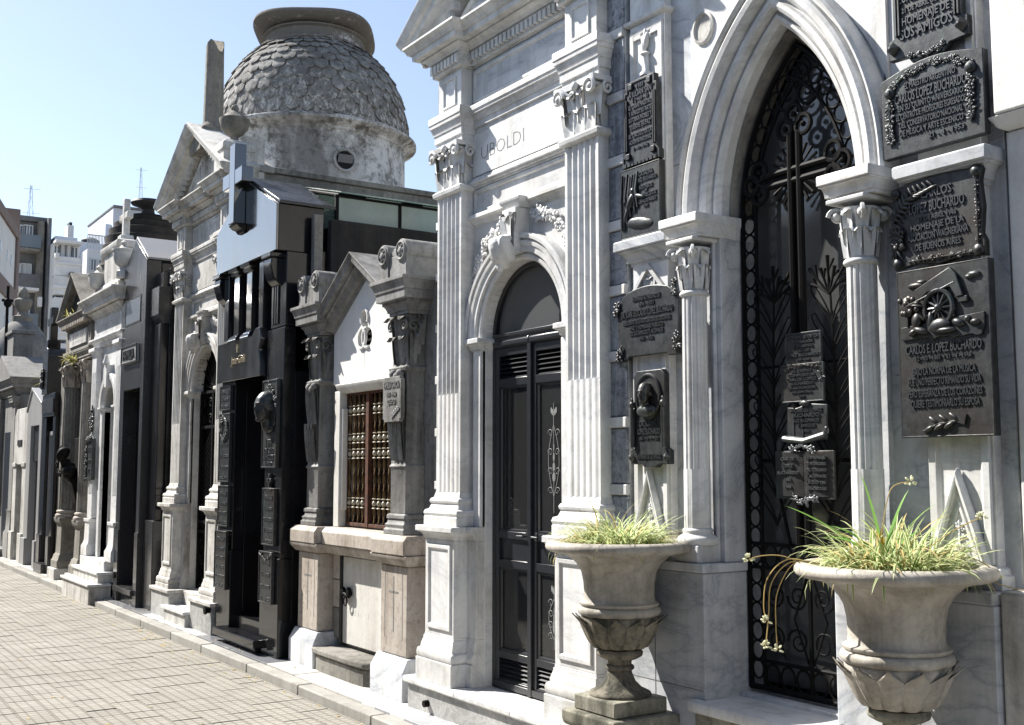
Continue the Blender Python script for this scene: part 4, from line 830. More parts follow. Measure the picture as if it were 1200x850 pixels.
plaque('tall bronze plaque with bearded portrait medallion, lowest left of the arch', 3.735, 4.235, 4.535, 1.64, 2.125, [('DR. JUAN L.', .026, 1.84, .48), ('LOPEZ BUCHARDO', .024, 1.80, .58), ('1861 - 19 - 9 - 1931', .013, 1.77, .5), ('HOMENAJE DE SUS AMIGOS', .02, 1.675, .62)], shape=[(4.235, 1.645), (4.235, 1.715), (4.265, 1.73), (4.265, 2.10), (4.29, 2.125), (4.48, 2.125), (4.505, 2.10), (4.505, 1.73), (4.535, 1.715), (4.535, 1.645), (4.45, 1.645), (4.43, 1.63), (4.34, 1.63), (4.32, 1.645)], th=.035, rim=False, extra=ex8)
# ---- plaques right of the arch
def ex9(t, x):
    m = MB()
    for yy in (2.53, 2.545, 2.80, 2.815): m.box(x-.012, x+.002, yy-.004, yy+.004, 3.36, 3.9)
    part(t, 'side_ribs', m, 'bronze', .001)
    for yy in (2.52, 2.835): part(t, 'boss', MB().lathe(0, 0, [(.032, 0), (.026, .012), (.006, .03)], 4).xf(Matrix.Translation((x, yy, 3.315)) @ Matrix.Rotation(-math.pi/2, 4, 'Y')), 'bronze', .002)
    part(t, 'laurel', floral(MB(), [(2.76, 3.265), (2.675, 3.245), (2.59, 3.265)], x, 14, .018, 12, .008), 'bronze', 0, ang=60)
plaque('ribbed bronze plaque at the top right of the arch, cut by the picture edge', 3.735, 2.495, 2.86, 3.23, 3.75, [('A', .03, 3.66), ('CARLOS', .034, 3.60), ('LOPEZ BUCHARDO', .036, 3.495, .66), ('21 DE ABRIL DE 1948', .018, 3.45, .6), ('HOMENAJE DE', .028, 3.40, .6), ('SUS AMIGOS', .034, 3.345, .66)], shape=[(2.495, 3.27), (2.495, 3.35), (2.52, 3.36), (2.52, 3.75), (2.835, 3.75), (2.835, 3.36), (2.86, 3.35), (2.86, 3.27), (2.77, 3.265), (2.75, 3.235), (2.60, 3.235), (2.58, 3.265)], th=.03, rim=False, extra=ex9)
def ex10(t, x):
    part(t, 'garland', floral(MB(), [(2.87, 3.135), (2.78, 3.19), (2.675, 3.21), (2.57, 3.195), (2.48, 3.15)], x, 46, .016, 21, .010), 'bronze', 0, ang=60)
    for yy in (2.855, 2.487):
        part(t, 'hanging_garland', floral(MB(), [(yy, 3.10), (yy, 2.93)], x-.004, 34, .018, int(yy*100), .012), 'bronze', 0, ang=60); part(t, 'rosette', MB().lathe(0, 0, [(.024, 0), (.022, .01), (.012, .016), (.012, .022), (.003, .024)], 14).xf(Matrix.Translation((x, yy, 3.135)) @ Matrix.Rotation(-math.pi/2, 4, 'Y')), 'bronze', .001)
plaque('bronze plaque with arched top and hanging garlands, right of the arch', 3.735, 2.435, 2.90, 2.868, 3.19, [('EL MAESTRO ARGENTINO', .022, 3.135, .5), ('CARLOS LOPEZ BUCHARDO', .034, 3.085, .70), ('EN SU QUINTO ANIVERSARIO', .02, 3.05, .64), ('EL CENTRO DE PROFESORES EGRESADOS', .021, 3.015, .68), ('DEL CONSERVATORIO NACIONAL', .021, 2.98, .62), ('DE MUSICA Y ARTE ESCENICO', .021, 2.945, .62), ('21 - 4 - 1953', .016, 2.91, .34, 2.60)], shape=[(2.435, 2.868), (2.435, 3.195)] + [(2.435+.0465*i, 3.195+.04*math.sin(math.pi*i/10)) for i in range(1, 10)] + [(2.90, 3.195), (2.90, 2.868)], th=.035, rim=False, extra=ex10)
def ex11(t, x):
    m = MB(); P = [(2.85, 2.46), (2.86, 2.60), (2.80, 2.68), (2.70, 2.715)]
    m.tube([(x-.006, *p) for p in P], .006, 6)
    for i in range(16):
        tt = i/15; k = min(int(tt*3), 2); f_ = tt*3-k; y = P[k][0]+(P[k+1][0]-P[k][0])*f_; z = P[k][1]+(P[k+1][1]-P[k][1])*f_; an = math.radians(95+tt*70)
        for s in (-.5, .5): m.ell((x-.01, y-.022*math.cos(an+s)*-1, z+.022*math.sin(an+s)), (.005, .03, .006), 7, 4, rx=math.pi-(an+s))
    floral(m, [(2.83, 2.50), (2.86, 2.57)], x-.004, 10, .03, 33, .02); part(t, 'palm_spray', m, 'bronze', 0, ang=60)
    part(t, 'scroll_border', floral(floral(MB(), [(2.80, 2.435), (2.47, 2.43)], x, 16, .016, 41, .004), [(2.485, 2.45), (2.485, 2.72)], x, 16, .014, 43, .004), 'bronze', 0, ang=60)
    for yy, zz in ((2.485, 2.435), (2.845, 2.435), (2.485, 2.735), (2.845, 2.715)): part(t, 'rosette', MB().lathe(0, 0, [(.022, 0), (.02, .012), (.01, .018), (.003, .02)], 12).xf(Matrix.Translation((x, yy, zz)) @ Matrix.Rotation(-math.pi/2, 4, 'Y')), 'bronze', .001)
plaque('bronze plaque with palm spray and scrolled frame, above the cart relief plaque', 3.735, 2.46, 2.87, 2.41, 2.76, [('CARLOS', .03, 2.68, .34, 2.66), ('LOPEZ BUCHARDO', .034, 2.625, .6, 2.66), ('21 DE ABRIL 1948', .016, 2.59, .42, 2.66), ('HOMENAJE DE LA', .021, 2.555, .58, 2.66), ('ASOCIACION WAGNERIANA', .023, 2.515, .66, 2.66), ('DE BUENOS AIRES', .022, 2.475, .5, 2.66)], shape=[(2.46, 2.41), (2.46, 2.47), (2.475, 2.50), (2.465, 2.60), (2.475, 2.70), (2.46, 2.755), (2.53, 2.75), (2.66, 2.765), (2.80, 2.75), (2.87, 2.74), (2.86, 2.60), (2.87, 2.47), (2.865, 2.41), (2.76, 2.425), (2.66, 2.41), (2.56, 2.425)], th=.03, rim=False, extra=ex11)
def ex12(t, x):
    m = MB(); rnd = random.Random(5)
    gy = [(2.83, 2.125)] + [(2.83-.0195*i, 2.12+rnd.uniform(-.006, .008)) for i in range(1, 19)] + [(2.465, 2.15), (2.465, 2.20), (2.83, 2.175)]
    m.prism(gy, x-.008, x+.001); part(t, 'relief_ground', m, 'bronze', .002)
    wc = (2.655, 2.235); m = MB()
    m.tube([(x-.012, wc[0]+.062*math.cos(a*math.pi/14), wc[1]+.068*math.sin(a*math.pi/14)) for a in range(28)], .009, 6, True).ell((x-.014, *wc), (.014, .016, .016), 8, 6)
    for k in range(12): a = k*math.pi/6; m.tube([(x-.01, *wc), (x-.01, wc[0]+.06*math.cos(a), wc[1]+.066*math.sin(a))], .0045, 5)
    part(t, 'cart_wheel', m, 'bronze', 0)
    part(t, 'cart_cover', MB().prism([(2.735, 2.275), (2.76, 2.315), (2.60, 2.385), (2.575, 2.36), (2.545, 2.27), (2.575, 2.265), (2.60, 2.31), (2.70, 2.30)], x-.016, x+.001).tube([(x-.012, 2.80, 2.255), (x-.012, 2.58, 2.325)], .006, 6).box(x-.012, x+.001, 2.53, 2.57, 2.245, 2.268), 'bronze', .004)
    m = MB().ell((x-.004, 2.80, 2.255), (.012, .036, .042), 10, 6).tube([(x-.006, 2.80, 2.18), (x-.006, 2.80, 2.23)], .008, 6)
    for k in range(10): m.ell((x-.012, 2.80+rnd.uniform(-.03, .03), 2.255+rnd.uniform(-.035, .035)), (.008, .012, .012), 6, 4)
    part(t, 'relief_tree', m, 'bronze', 0, ang=60)
    m = MB()   # seated figure with a wide hat
    m.ell((x-.014, 2.752, 2.195), (.014, .022, .032), 9, 6, rx=.2).ell((x-.016, 2.748, 2.24), (.012, .012, .014), 8, 6).ell((x-.018, 2.748, 2.253), (.012, .03, .006), 9, 5, rx=.15).ell((x-.016, 2.748, 2.262), (.01, .014, .01), 8, 5).ell((x-.016, 2.735, 2.155), (.014, .035, .014), 9, 6, rx=.3).ell((x-.016, 2.77, 2.15), (.012, .022, .012), 9, 6, rx=-.5).tube([(x-.018, 2.74, 2.215), (x-.02, 2.715, 2.195), (x-.02, 2.70, 2.21)], .006, 6)
    part(t, 'relief_figure', m, 'bronze', 0, ang=60)
    m = MB().ell((x-.014, 2.65, 2.165), (.016, .05, .03), 10, 6, rx=-.15).ell((x-.018, 2.62, 2.145), (.016, .045, .012), 10, 6).ell((x-.012, 2.69, 2.19), (.012, .014, .035), 9, 6).ell((x-.013, 2.57, 2.17), (.014, .028, .016), 9, 6, rx=.3).ell((x-.013, 2.53, 2.18), (.012, .014, .012), 8, 5).ell((x-.012, 2.50, 2.165), (.012, .022, .012), 8, 5)
    part(t, 'resting_animal', m, 'bronze', 0, ang=60)
    part(t, 'relief_cloud', MB().ell((x-.002, 2.755, 2.335), (.01, .045, .012), 9, 5).ell((x-.002, 2.735, 2.345), (.01, .025, .01), 9, 5), 'bronze', 0, ang=60); part(t, 'relief_cloud', MB().ell((x-.002, 2.505, 2.345), (.01, .03, .012), 9, 5).ell((x-.002, 2.525, 2.338), (.01, .018, .01), 9, 5), 'bronze', 0, ang=60)
    m = MB().tube([(x-.004, 2.745, 1.765), (x-.006, 2.68, 1.79), (x-.006, 2.60, 1.80)], .005, 6)
    for k in range(6): m.ell((x-.008, 2.72-k*.022, 1.785+(.018 if k % 2 else -.012)+k*.003), (.007, .024, .009), 8, 5, rx=(.6 if k % 2 else -.5))
    m.prism([(2.61, 1.80), (2.565, 1.785), (2.555, 1.825), (2.585, 1.835)], x-.008, x); part(t, 'laurel_sprig', m, 'bronze', 0, ang=60)
plaque('large bronze plaque with cart and gaucho relief above raised lettering', 3.735, 2.445, 2.85, 1.742, 2.40, [('CARLOS E. LOPEZ BUCHARDO', .03, 2.07, .82), ('12 - 10 - 1881 + 21 - 4 - 1948', .014, 2.04, .6), ('BAJO LA NORMA DE LA MUSICA', .024, 1.985, .68), ('FUE UNO PERFECTO RIMANDO SU VIDA', .024, 1.945, .78), ('PERO ESPERANZA DE LOS CORAZONES', .024, 1.90, .8), ('QUIERE TESTIMONIARLO SU ESPOSA', .024, 1.86, .74)], th=.04, border=.006, bulge=.001, extra=ex12)
# white neighbour at the right edge
N = thing('plaster_tomb', 'white rough plastered tomb wall at the right edge beside the gothic tomb', 'mausoleum', (4.8, 1.4, .06))
part(N, 'upper_wall', MB().box(3.71, 3.9, .45, 2.41, 2.93, 4.6), 'plaster_white', .01)
part(N, 'wall_moulding', MB().mould(.47, 2.395, [(2.875, 3.765), (2.89, 3.74), (2.91, 3.73), (2.928, 3.715)], 3.9, 3.765), 'plaster_white', .004)
part(N, 'lower_wall', MB().box(3.775, 3.9, .45, 2.405, 1.2, 2.874), 'plaster_white', .008)
part(N, 'plinth', MB().box(3.64, 3.9, .45, 2.418, .05, 1.19), 'marble_old', .012)
part(N, 'door_leaf', MB().box(3.74, 3.774, 1.0, 1.85, .5, 2.5), 'door_paint', .006)
body(N, 3.901, 6.0, .46, 2.40, 4.5, 'plaster_white', 'roof_stone')

# open joints between the slabs of the gothic front
for y0, y1, z in ((4.15, 4.285, 3.18), (2.78, 2.92, 3.16), (4.15, 4.285, 2.2), (2.79, 2.95, 2.0)): part(G, 'slab_joint', MB().box(XG-.0015, XG+.002, y0, y1, z, z+.004), 'engraved', 0)
for y0, y1, z0, z1 in ((4.262, 4.266, .07, 1.13), (2.75, 2.754, .07, 1.13), (3.93, 4.59, .60, .603), (2.43, 3.13, .60, .603)): part(G, 'slab_joint', MB().box(3.6185, 3.63, y0, y1, z0, z1), 'engraved', 0)
# ================================================================== urns with spider plants
def make_urn(loc, label, rot):
    u = thing('marble_urn', label, 'urn', (loc[0], loc[1], .066), 'urns flanking the iron gate'); x, y = loc
    part(u, 'pedestal', MB().box(x-.175, x+.175, y-.175, y+.175, .067, .40), 'urn_base', .008)
    part(u, 'pedestal_slab', MB().loft([[(x+a*h, y+b*h, z) for a, b in ((-1,-1),(1,-1),(1,1),(-1,1))] for h, z in ((.185, .401), (.195, .412), (.2, .43), (.2, .47), (.192, .476))]), 'urn_base', .004)
    part(u, 'foot_block', MB().box(x-.158, x+.158, y-.158, y+.158, .477, .55), 'urn_base', .008)
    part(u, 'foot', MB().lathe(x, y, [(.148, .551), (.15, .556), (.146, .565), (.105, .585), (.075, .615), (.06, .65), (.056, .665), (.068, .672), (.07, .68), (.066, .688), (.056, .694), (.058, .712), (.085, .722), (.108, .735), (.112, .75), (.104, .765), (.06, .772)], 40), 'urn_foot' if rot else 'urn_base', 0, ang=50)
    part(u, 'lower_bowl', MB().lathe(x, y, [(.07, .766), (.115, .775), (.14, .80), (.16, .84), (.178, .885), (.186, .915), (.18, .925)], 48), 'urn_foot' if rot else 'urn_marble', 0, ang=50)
    part(u, 'bowl', MB().lathe(x, y, [(.15, .92), (.188, .926), (.198, .936), (.2, .95), (.196, .962), (.182, .968), (.19, .975), (.19, .985), (.178, .99), (.172, .995), (.169, 1.02), (.172, 1.08), (.182, 1.13), (.205, 1.17), (.245, 1.205), (.29, 1.222), (.335, 1.228), (.35, 1.236), (.356, 1.248), (.354, 1.262), (.345, 1.273), (.325, 1.279), (.30, 1.276), (.275, 1.262), (.25, 1.235), (.2, 1.22), (.0, 1.2)], 72), 'urn_marble', 0, ang=50)
    part(u, 'soil', MB().lathe(x, y, [(.262, 1.235), (.262, 1.245), (.15, 1.262), (.0, 1.268)], 24), 'soil', 0)
    lm = MB()
    n = 8
    R = []
    for j in range(n+1):
        t = j/n; z = .775+.155*t; r = .125+.075*t**.75+(.022*max(0, t-.75)*4 if t > .75 else 0); w = .27*(.75+.3*math.sin(t*2.6))*(1-.9*max(0, t-.72)/.28) ; row = []
        for k in range(7):
            q = -1+k/3; rr = r + .010*math.cos(q*2.2) - .006*(abs(q) < .2); row.append((rr*math.cos(q*w), rr*math.sin(q*w), z-.012*abs(q)*t))
        R.append(row)
    lm.loft(R, False, False); lm.loft([[(a*.93, b*.93, c) for a, b, c in r] for r in R], False, False)
    me = tomesh('carved_leaf', lm, 'urn_foot' if rot else 'urn_marble', ang=60)
    for k in range(12): inst(u, 'carved_leaf', me, (x, y, 0), (0, 0, k*math.pi/6+rot))
    return u
UX = 3.42; U1 = (UX, 4.29); U2 = (UX, 2.69)
make_urn(U1, 'weathered marble urn on a square pedestal between glass door and iron gate', .3)
make_urn(U2, 'pale marble urn in the foreground right of the iron gate', 0)
def blade(m, base, az, L, lift, w, droop, rnd, mats=(1, 0, 1), n=7):
    d = Vector((math.cos(az), math.sin(az), 0)); sd = Vector((-d.y, d.x, 0)); P = []; p = Vector(base); an = lift; tw = rnd.uniform(-.35, .35); rows = []
    for i in range(n+1):
        t = i/n; ww = w*(1-t)**.55*(.55+.45*min(1, t*5)); q = sd*math.cos(tw*t) + Vector((0,0,1))*math.sin(tw*t)
        nrm = Vector((-d.x*math.sin(an), -d.y*math.sin(an), math.cos(an)))
        rows.append([p - q*ww*.5 + nrm*ww*.14, p - q*ww*.2, p + q*ww*.2, p + q*ww*.5 + nrm*ww*.14])
        p = p + (d*math.cos(an) + Vector((0,0,1))*math.sin(an))*(L/n); an -= droop/n*(1+.8*t)
    o = len(m.v); m.v += [tuple(a) for r in rows for a in r]
    for i in range(n):
        for k in range(3): m.f.append((o+i*4+k, o+i*4+k+1, o+i*4+5+k, o+i*4+4+k)); m.m.append(mats[k])
    return p
def spider(c, seed, n, label, scale=1.0, hang=None):
    rnd = random.Random(seed); pl = thing('spider_plant', label, 'plant', (c[0], c[1], 1.255), 'plants in the urns'); m = MB()
    for i in range(n):
        a = rnd.uniform(0, 2*math.pi); r = .21*math.sqrt(rnd.random()); az = a+rnd.uniform(-1.2, 1.2)
        L = rnd.uniform(.09, .27)*scale*(1 if r < .14 else .8); lift = rnd.uniform(.45, 1.5) if r < .15 else rnd.uniform(.3, 1.25)
        dry = rnd.random() < .17
        blade(m, (c[0]+r*math.cos(a), c[1]+r*math.sin(a), 1.25), az, L, lift, rnd.choice((.008, .011, .014, .019))*rnd.uniform(.8, 1.2), rnd.uniform(.5, 2.0), rnd, (2, 2, 2) if dry else ((1, 0, 1) if rnd.random() < .8 else (1, 1, 0)))
    part(pl, 'foliage', m, ['leaf_green', 'leaf_pale', 'leaf_dry'], 0, kind='stuff', fix=False, ang=80)
    return pl, rnd
p1, r1 = spider(U1, 11, 600, 'low clump of striped grassy leaves in the weathered urn', 1.08)
p2, r2 = spider(U2, 23, 720, 'full spider plant with trailing flower stems in the foreground urn', 1.16)
m = MB(); blade(m, (U1[0]-.05, U1[1]+.0, 1.26), -.6, .34, 1.25, .007, .7, r1, (2,2,2), 9); blade(m, (U1[0]+.1, U1[1]-.08, 1.26), -.9, .34, .8, .007, .5, r1, (1,0,1), 9)
part(p1, 'long_blade', m, ['leaf_green', 'leaf_pale', 'leaf_dry'], 0, fix=False)
for az, L, lf, w, dr in ((2.1, .36, 1.42, .06, .12), (-.6, .31, 1.42, .045, .3), (2.35, .42, .75, .05, .3), (-.9, .31, 1.2, .024, .5), (2.0, .26, 1.05, .036, .7), (-.3, .22, 1.1, .034, .7), (2.7, .28, .9, .034, .8)):
    m = MB(); blade(m, (U2[0]-.05, U2[1]+.0, 1.255), az, L, lf, w, dr, r2, (0,0,0), 10); part(p2, 'strap_leaf', m, 'leaf_strap', 0, fix=False)
m = MB(); blade(m, (U2[0]-.08, U2[1]-.01, 1.28), .5, .13, 1.5, .034, .1, r2, (0,0,0), 6); blade(m, (U2[0]-.082, U2[1]-.012, 1.28), 2.1, .13, 1.5, .034, .1, r2, (0,0,0), 6); part(p2, 'bract', m, 'leaf_orange', 0, label='orange tipped bract', fix=False)
def runner(pl, pts, r, fl):
    m = MB(); P = [Vector(p) for p in pts]; Q = []
    for i in range(len(P)-1):
        a = P[max(i-1, 0)]; b = P[i]; c = P[i+1]; d = P[min(i+2, len(P)-1)]
        for k in range(6):
            t = k/6; Q.append(.5*((2*b) + (c-a)*t + (2*a-5*b+4*c-d)*t*t + (3*b-a-3*c+d)*t**3))
    Q.append(P[-1]); m.tube(Q, r, 5); o = part(pl, 'runner', m, 'leaf_dry', 0)
    f = MB(); rnd = random.Random(int(P[-1].x*1000))
    for q in range(fl):
        az = rnd.uniform(0, 6.28); e = rnd.uniform(-.5, 1.4); d = Vector((math.cos(az)*math.cos(e), math.sin(az)*math.cos(e), math.sin(e))); c = P[-1] + d*.016; f.ell(c, (.009, .005, .004), 6, 4, rz=az, ry=-e)
    part(pl, 'flower_head', f, 'flower_pale', 0, ang=60)
ux, uy = U2
# directions seen from the lane: left in the picture is (-.55,.84), right is (.7,-.7)
def L_(a, b, z): return (ux-.12*1 - .48*a + .55*b*1.0, uy + .72*a - .6*b, z)
runner(p2, [L_(.2,0,1.27), L_(.34,0,1.29), L_(.43,0,1.22), L_(.45,0,1.12), L_(.44,0,1.06)], .0022, 12)
runner(p2, [L_(.2,0,1.27), L_(.33,0,1.28), L_(.415,0,1.20), L_(.43,0,1.08), L_(.445,0,.97)], .0022, 12)
runner(p2, [L_(.18,0,1.27), L_(.31,0,1.28), L_(.39,0,1.17), L_(.40,0,1.05), L_(.395,0,.96)], .0020, 9)
runner(p2, [L_(.25,0,1.26), L_(.36,0,1.30), L_(.45,0,1.30), L_(.51,0,1.285)], .002, 12)
runner(p2, [L_(0,.02,1.27), L_(0,.05,1.42), L_(0,.09,1.55), L_(-.02,.15,1.575)], .002, 9)
runner(p2, [L_(0,.15,1.27), L_(0,.28,1.37), L_(0,.40,1.43), L_(0,.46,1.45)], .002, 9)
runner(p2, [L_(0,.2,1.27), L_(0,.36,1.28), L_(0,.52,1.22), L_(0,.66,1.195)], .002, 9)
runner(p2, [L_(0,.2,1.27), L_(0,.38,1.31), L_(0,.48,1.28), L_(0,.51,1.24)], .002, 9)
# ================================================================== small gabled tomb with brass grille
gy = 7.78
Q = thing('gabled_tomb', 'small gabled stone tomb with brass baluster window between carved columns', 'mausoleum', (4.6, gy, .06))
part(Q, 'wall_core', MB().box(3.80, 4.0, 6.74, 8.84, .06, 1.2).box(3.80, 4.0, 6.74, 7.2, 1.2, 2.95).box(3.80, 4.0, 8.3, 8.84, 1.2, 2.95), 'garcia_stone', .006)
for s, pc in ((1, 8.56), (-1, 7.05)):
    a, b = (pc-.20, pc+.20)
    part(Q, 'base_block', MB().loft([[(3.9, a-.05, z), (x, a-.05+d, z), (x, b+.05-d, z), (3.9, b+.05, z)] for z, x, d in ((.05, 3.57, 0), (.25, 3.57, 0), (.34, 3.615, .02))]), 'marble_cool', .008)
    p = part(Q, 'pier', MB().box(3.625, 3.80, a, b, .342, .955), 'pink_stone', .01)
    part(p, 'incised_cross', MB().box(3.6235, 3.63, pc-.006, pc+.006, .50, .88).box(3.6235, 3.63, pc-.07, pc+.07, .765, .777), 'engraved', 0)
    part(p, 'incised_line', MB().box(3.6238, 3.63, pc-.135, pc-.128, .45, .90), 'engraved', 0); part(p, 'incised_line', MB().box(3.6238, 3.63, pc+.128, pc+.135, .45, .90), 'engraved', 0)
    part(Q, 'sill_block', MB().mould(a-.02, b+.02, [(.957, 3.61), (.985, 3.59), (1.005, 3.575), (1.03, 3.57)], 3.82, 3.625).mould(a-.03, b+.03, [(1.032, 3.565), (1.13, 3.565), (1.165, 3.60)], 3.82, 3.60, .6, .6), 'pink_stone', .006)
    # carved colonette
    part(Q, 'column_base', MB().mould(pc-.12, pc+.12, [(1.166, 3.615), (1.20, 3.615), (1.21, 3.625), (1.235, 3.62), (1.245, 3.632), (1.27, 3.64), (1.275, 3.63), (1.30, 3.632), (1.31, 3.645)], 3.8, 3.645), 'garcia_stone', .004)
    c = MB(); c.mould(pc-.105, pc+.105, [(1.31, 3.65), (1.62, 3.652), (1.64, 3.64), (1.66, 3.655), (2.30, 3.66), (2.31, 3.64), (2.335, 3.632), (2.35, 3.655), (2.42, 3.66), (2.71, 3.655)], 3.8, 3.66)
    part(Q, 'column_shaft', c, 'garcia_stone', .004)
    c = MB()
    for k in range(3):
        c.leaf((3.652, pc-.06+.06*k, 1.68), (0,0,1), (-1,0,0), .32, .075, .3); c.leaf((3.657, pc-.06+.06*k, 1.96), (0,0,1), (-1,0,0), .32, .075, .25); c.leaf((3.657, pc-.07+.07*k, 2.36), (0,0,1), (-1,(k-1)*.5,0), .2, .09, .8); c.leaf((3.655, pc-.075+.075*k, 2.50), (0,0,1), (-1,(k-1)*.6,0), .2, .09, 1.1)
    for q in range(3): c.leaf((3.70+.03*q, pc-.105, 2.36+.07*q), (0,0,1), (0,-1,0), .22, .07, .8)
    for q in (-1, 1): spiral(c, (3.635, pc+q*.10, 2.63), .045, 1.5, .014, (0,-q,0), (0,0,1)); c.ell((3.63, pc+q*.05, 2.29), (.03, .035, .035), 9, 6)
    spiral(c, (3.70, pc-.125, 2.63), .045, 1.5, .014, (1,0,0), (0,0,1)); c.ell((3.635, pc, 2.27), (.03, .035, .035), 9, 6)
    part(Q, 'carved_foliage', c, 'garcia_stone', 0, ang=60)
    part(Q, 'cornice_block', MB().mould(pc-.15, pc+.15, cprof(2.712, 2.965, 3.645, 3.535), 3.9, 3.645), 'garcia_stone', .004)
    # volute cresting
    v = MB()
    for x_ in (3.60, 3.84):
        v.prism([(pc+.15+.085*math.cos(math.radians(t))-.09, 3.09+.085*math.sin(math.radians(t))) for t in range(0, 360, 15)], x_-.0, x_+.10) if False else None
    v.box(3.60, 3.95, pc-.12, pc+.10, 2.967, 3.13)
    for yy in (pc+.14, pc-.14):
        v.prism([(yy+.085*math.cos(math.radians(t)), 3.15+.085*math.sin(math.radians(t))) for t in range(0, 360, 15)], 3.585, 3.96); v.box(3.59, 3.95, yy-.07, yy+.07, 2.968, 3.15)
        v.tube([(3.583, yy+.062*math.cos(math.radians(t)), 3.15+.062*math.sin(math.radians(t))) for t in range(0, 360, 20)], .012, 6, True); v.ell((3.58, yy, 3.15), (.018, .03, .03), 8, 6)
        for k in range(6): v.ell((3.582, yy+.035*math.cos(k), 3.15+.035*math.sin(k)), (.012, .014, .014), 6, 4)
    v.prism([(pc-.10, 3.13), (pc+.10, 3.13), (pc, 3.19)], 3.605, 3.94)
    part(Q, 'volute_crest', v, 'garcia_stone', .006, ang=40)
# lower panel, sill, grille
part(Q, 'side_stone', MB().box(3.752, 3.81, 8.22, 8.355, .30, .53), 'cement_mid', .006); part(Q, 'side_stone', MB().box(3.752, 3.81, 8.22, 8.355, .535, .75), 'pink_stone', .006); part(Q, 'side_stone', MB().box(3.752, 3.81, 8.22, 8.355, .755, .955), 'pink_stone', .006)
pn = part(Q, 'crypt_door', MB().box(3.765, 3.81, 7.32, 8.19, .27, .94), 'panel_white', .006, label='white marble crypt door with faded letters')
part(pn, 'faded_letters', text_mb('II  I', 3.7648, 7.85, .50, .05, .001, .25, 'C', None, -.015), 'faded', 0, kind='stuff')
part(Q, 'door_surround', MB().box(3.745, 3.81, 8.19, 8.215, .25, .955).box(3.745, 3.81, 7.285, 7.315, .25, .955).box(3.745, 3.81, 7.315, 8.19, .943, .956), 'granite_dark', .003)
part(pn, 'ring_handle', MB().tube([(3.762, 8.13, .64), (3.735, 8.12, .66), (3.73, 8.08, .655), (3.735, 8.04, .64), (3.762, 8.02, .66)], .012, 6).ell((3.74, 8.13, .67), (.02, .03, .04), 8, 6).ell((3.74, 8.03, .67), (.02, .035, .045), 8, 6).tube([(3.735, 8.08+.03*math.cos(a*.7), .60+.035*math.sin(a*.7)) for a in range(9)], .006, 6, True), 'iron', 0)
part(Q, 'sill', MB().mould(7.30, 8.31, [(.957, 3.68), (.98, 3.665), (1.01, 3.645), (1.03, 3.64)], 3.82, 3.69, 0, 0).mould(7.305, 8.305, [(1.032, 3.625), (1.13, 3.625), (1.165, 3.66)], 3.82, 3.66, 0, 0), 'pink_stone', .006)
part(Q, 'front_step', MB().prism([(3.9, 7.38), (3.62, 7.40), (3.585, 7.44), (3.575, 7.6), (3.575, 8.2), (3.59, 8.30), (3.62, 8.34), (3.9, 8.35)], .05, .19, 'z').prism([(3.9, 7.35), (3.61, 7.37), (3.565, 7.42), (3.553, 7.6), (3.553, 8.2), (3.57, 8.33), (3.61, 8.37), (3.9, 8.38)], .192, .238, 'z'), 'cement_mid', .012)
# window surround
for yy in ((7.215, 7.30), (8.20, 8.30)): part(Q, 'window_jamb', MB().box(3.72, 3.86, *yy, 1.167, 2.24).box(3.735, 3.86, yy[0]-.06 if yy[0] < 7.5 else yy[0]-.03, yy[1]+.03 if yy[0] < 7.5 else yy[1]+.03, 1.3, 2.1), 'garcia_stone' if yy[0] < 7.5 else 'panel_white', .006)
part(Q, 'window_lintel', MB().mould(7.26, 8.24, [(2.22, 3.745), (2.235, 3.725), (2.27, 3.705), (2.29, 3.70), (2.295, 3.72)], 3.82, 3.75, .3, .3), 'panel_white', .004)
# gable wall with keyhole trefoil window
def circ(cy, cz, r, a0, a1, n): return [(cy+r*math.cos(math.radians(a0+(a1-a0)*i/n)), cz+r*math.sin(math.radians(a0+(a1-a0)*i/n))) for i in range(n+1)]
wy, wz = 7.79, 2.62
hole = circ(wy, wz+.17, .055, -40, 220, 12) + circ(wy+.055, wz+.01, .072, 95, 265, 10) + circ(wy-.055, wz+.01, .072, -85, 85, 10)
up = circ(wy, wz+.165, .058, 90, 232, 10); lo = circ(wy-.052, wz+.01, .075, 95, 310, 14)
rt = [(min(q[0], wy), q[1]) for q in up[:-1]+lo]; lt = [(2*wy-a+.0005, b) for a, b in rt]
part(Q, 'gable_wall', MB().prism([(7.2, 2.296), (7.2, 2.95), (wy, 3.215)] + rt + [(wy, 2.296)], 3.735, 3.81).prism([(wy+.0005, 2.296)] + lt[::-1] + [(wy+.0005, 3.215), (8.36, 2.92), (8.36, 2.296)], 3.735, 3.81), 'plaster_white', 0)
part(Q, 'window_moulding', MB().tube([(3.73, *p) for p in circ(wy, wz+.165, .064, -35, 215, 14)], .012, 6).tube([(3.73, *p) for p in circ(wy+.052, wz+.01, .081, 95, 290, 12)], .012, 6).tube([(3.73, *p) for p in circ(wy-.052, wz+.01, .081, -110, 85, 12)], .012, 6), 'plaster_white', 0)
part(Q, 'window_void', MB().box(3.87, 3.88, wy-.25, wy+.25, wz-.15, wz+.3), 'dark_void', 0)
for k in range(4): part(Q, 'window_slat', MB().box(3.82, 3.835, wy-.14, wy+.14, wz-.05+k*.05, wz-.03+k*.05), 'garcia_stone', 0)
part(Q, 'raking_cornice', MB().sweep([(8.42, 2.80), (gy, 3.215), (7.18, 2.84)], [(-.14, 3.9), (-.14, 3.77), (-.12, 3.77), (-.12, 3.735), (-.085, 3.72), (-.085, 3.69), (-.03, 3.66), (-.03, 3.64), (-.005, 3.64), (-.005, 3.605), (.035, 3.60), (.05, 3.585), (.06, 3.585), (.06, 3.9)]), 'garcia_stone', .003)
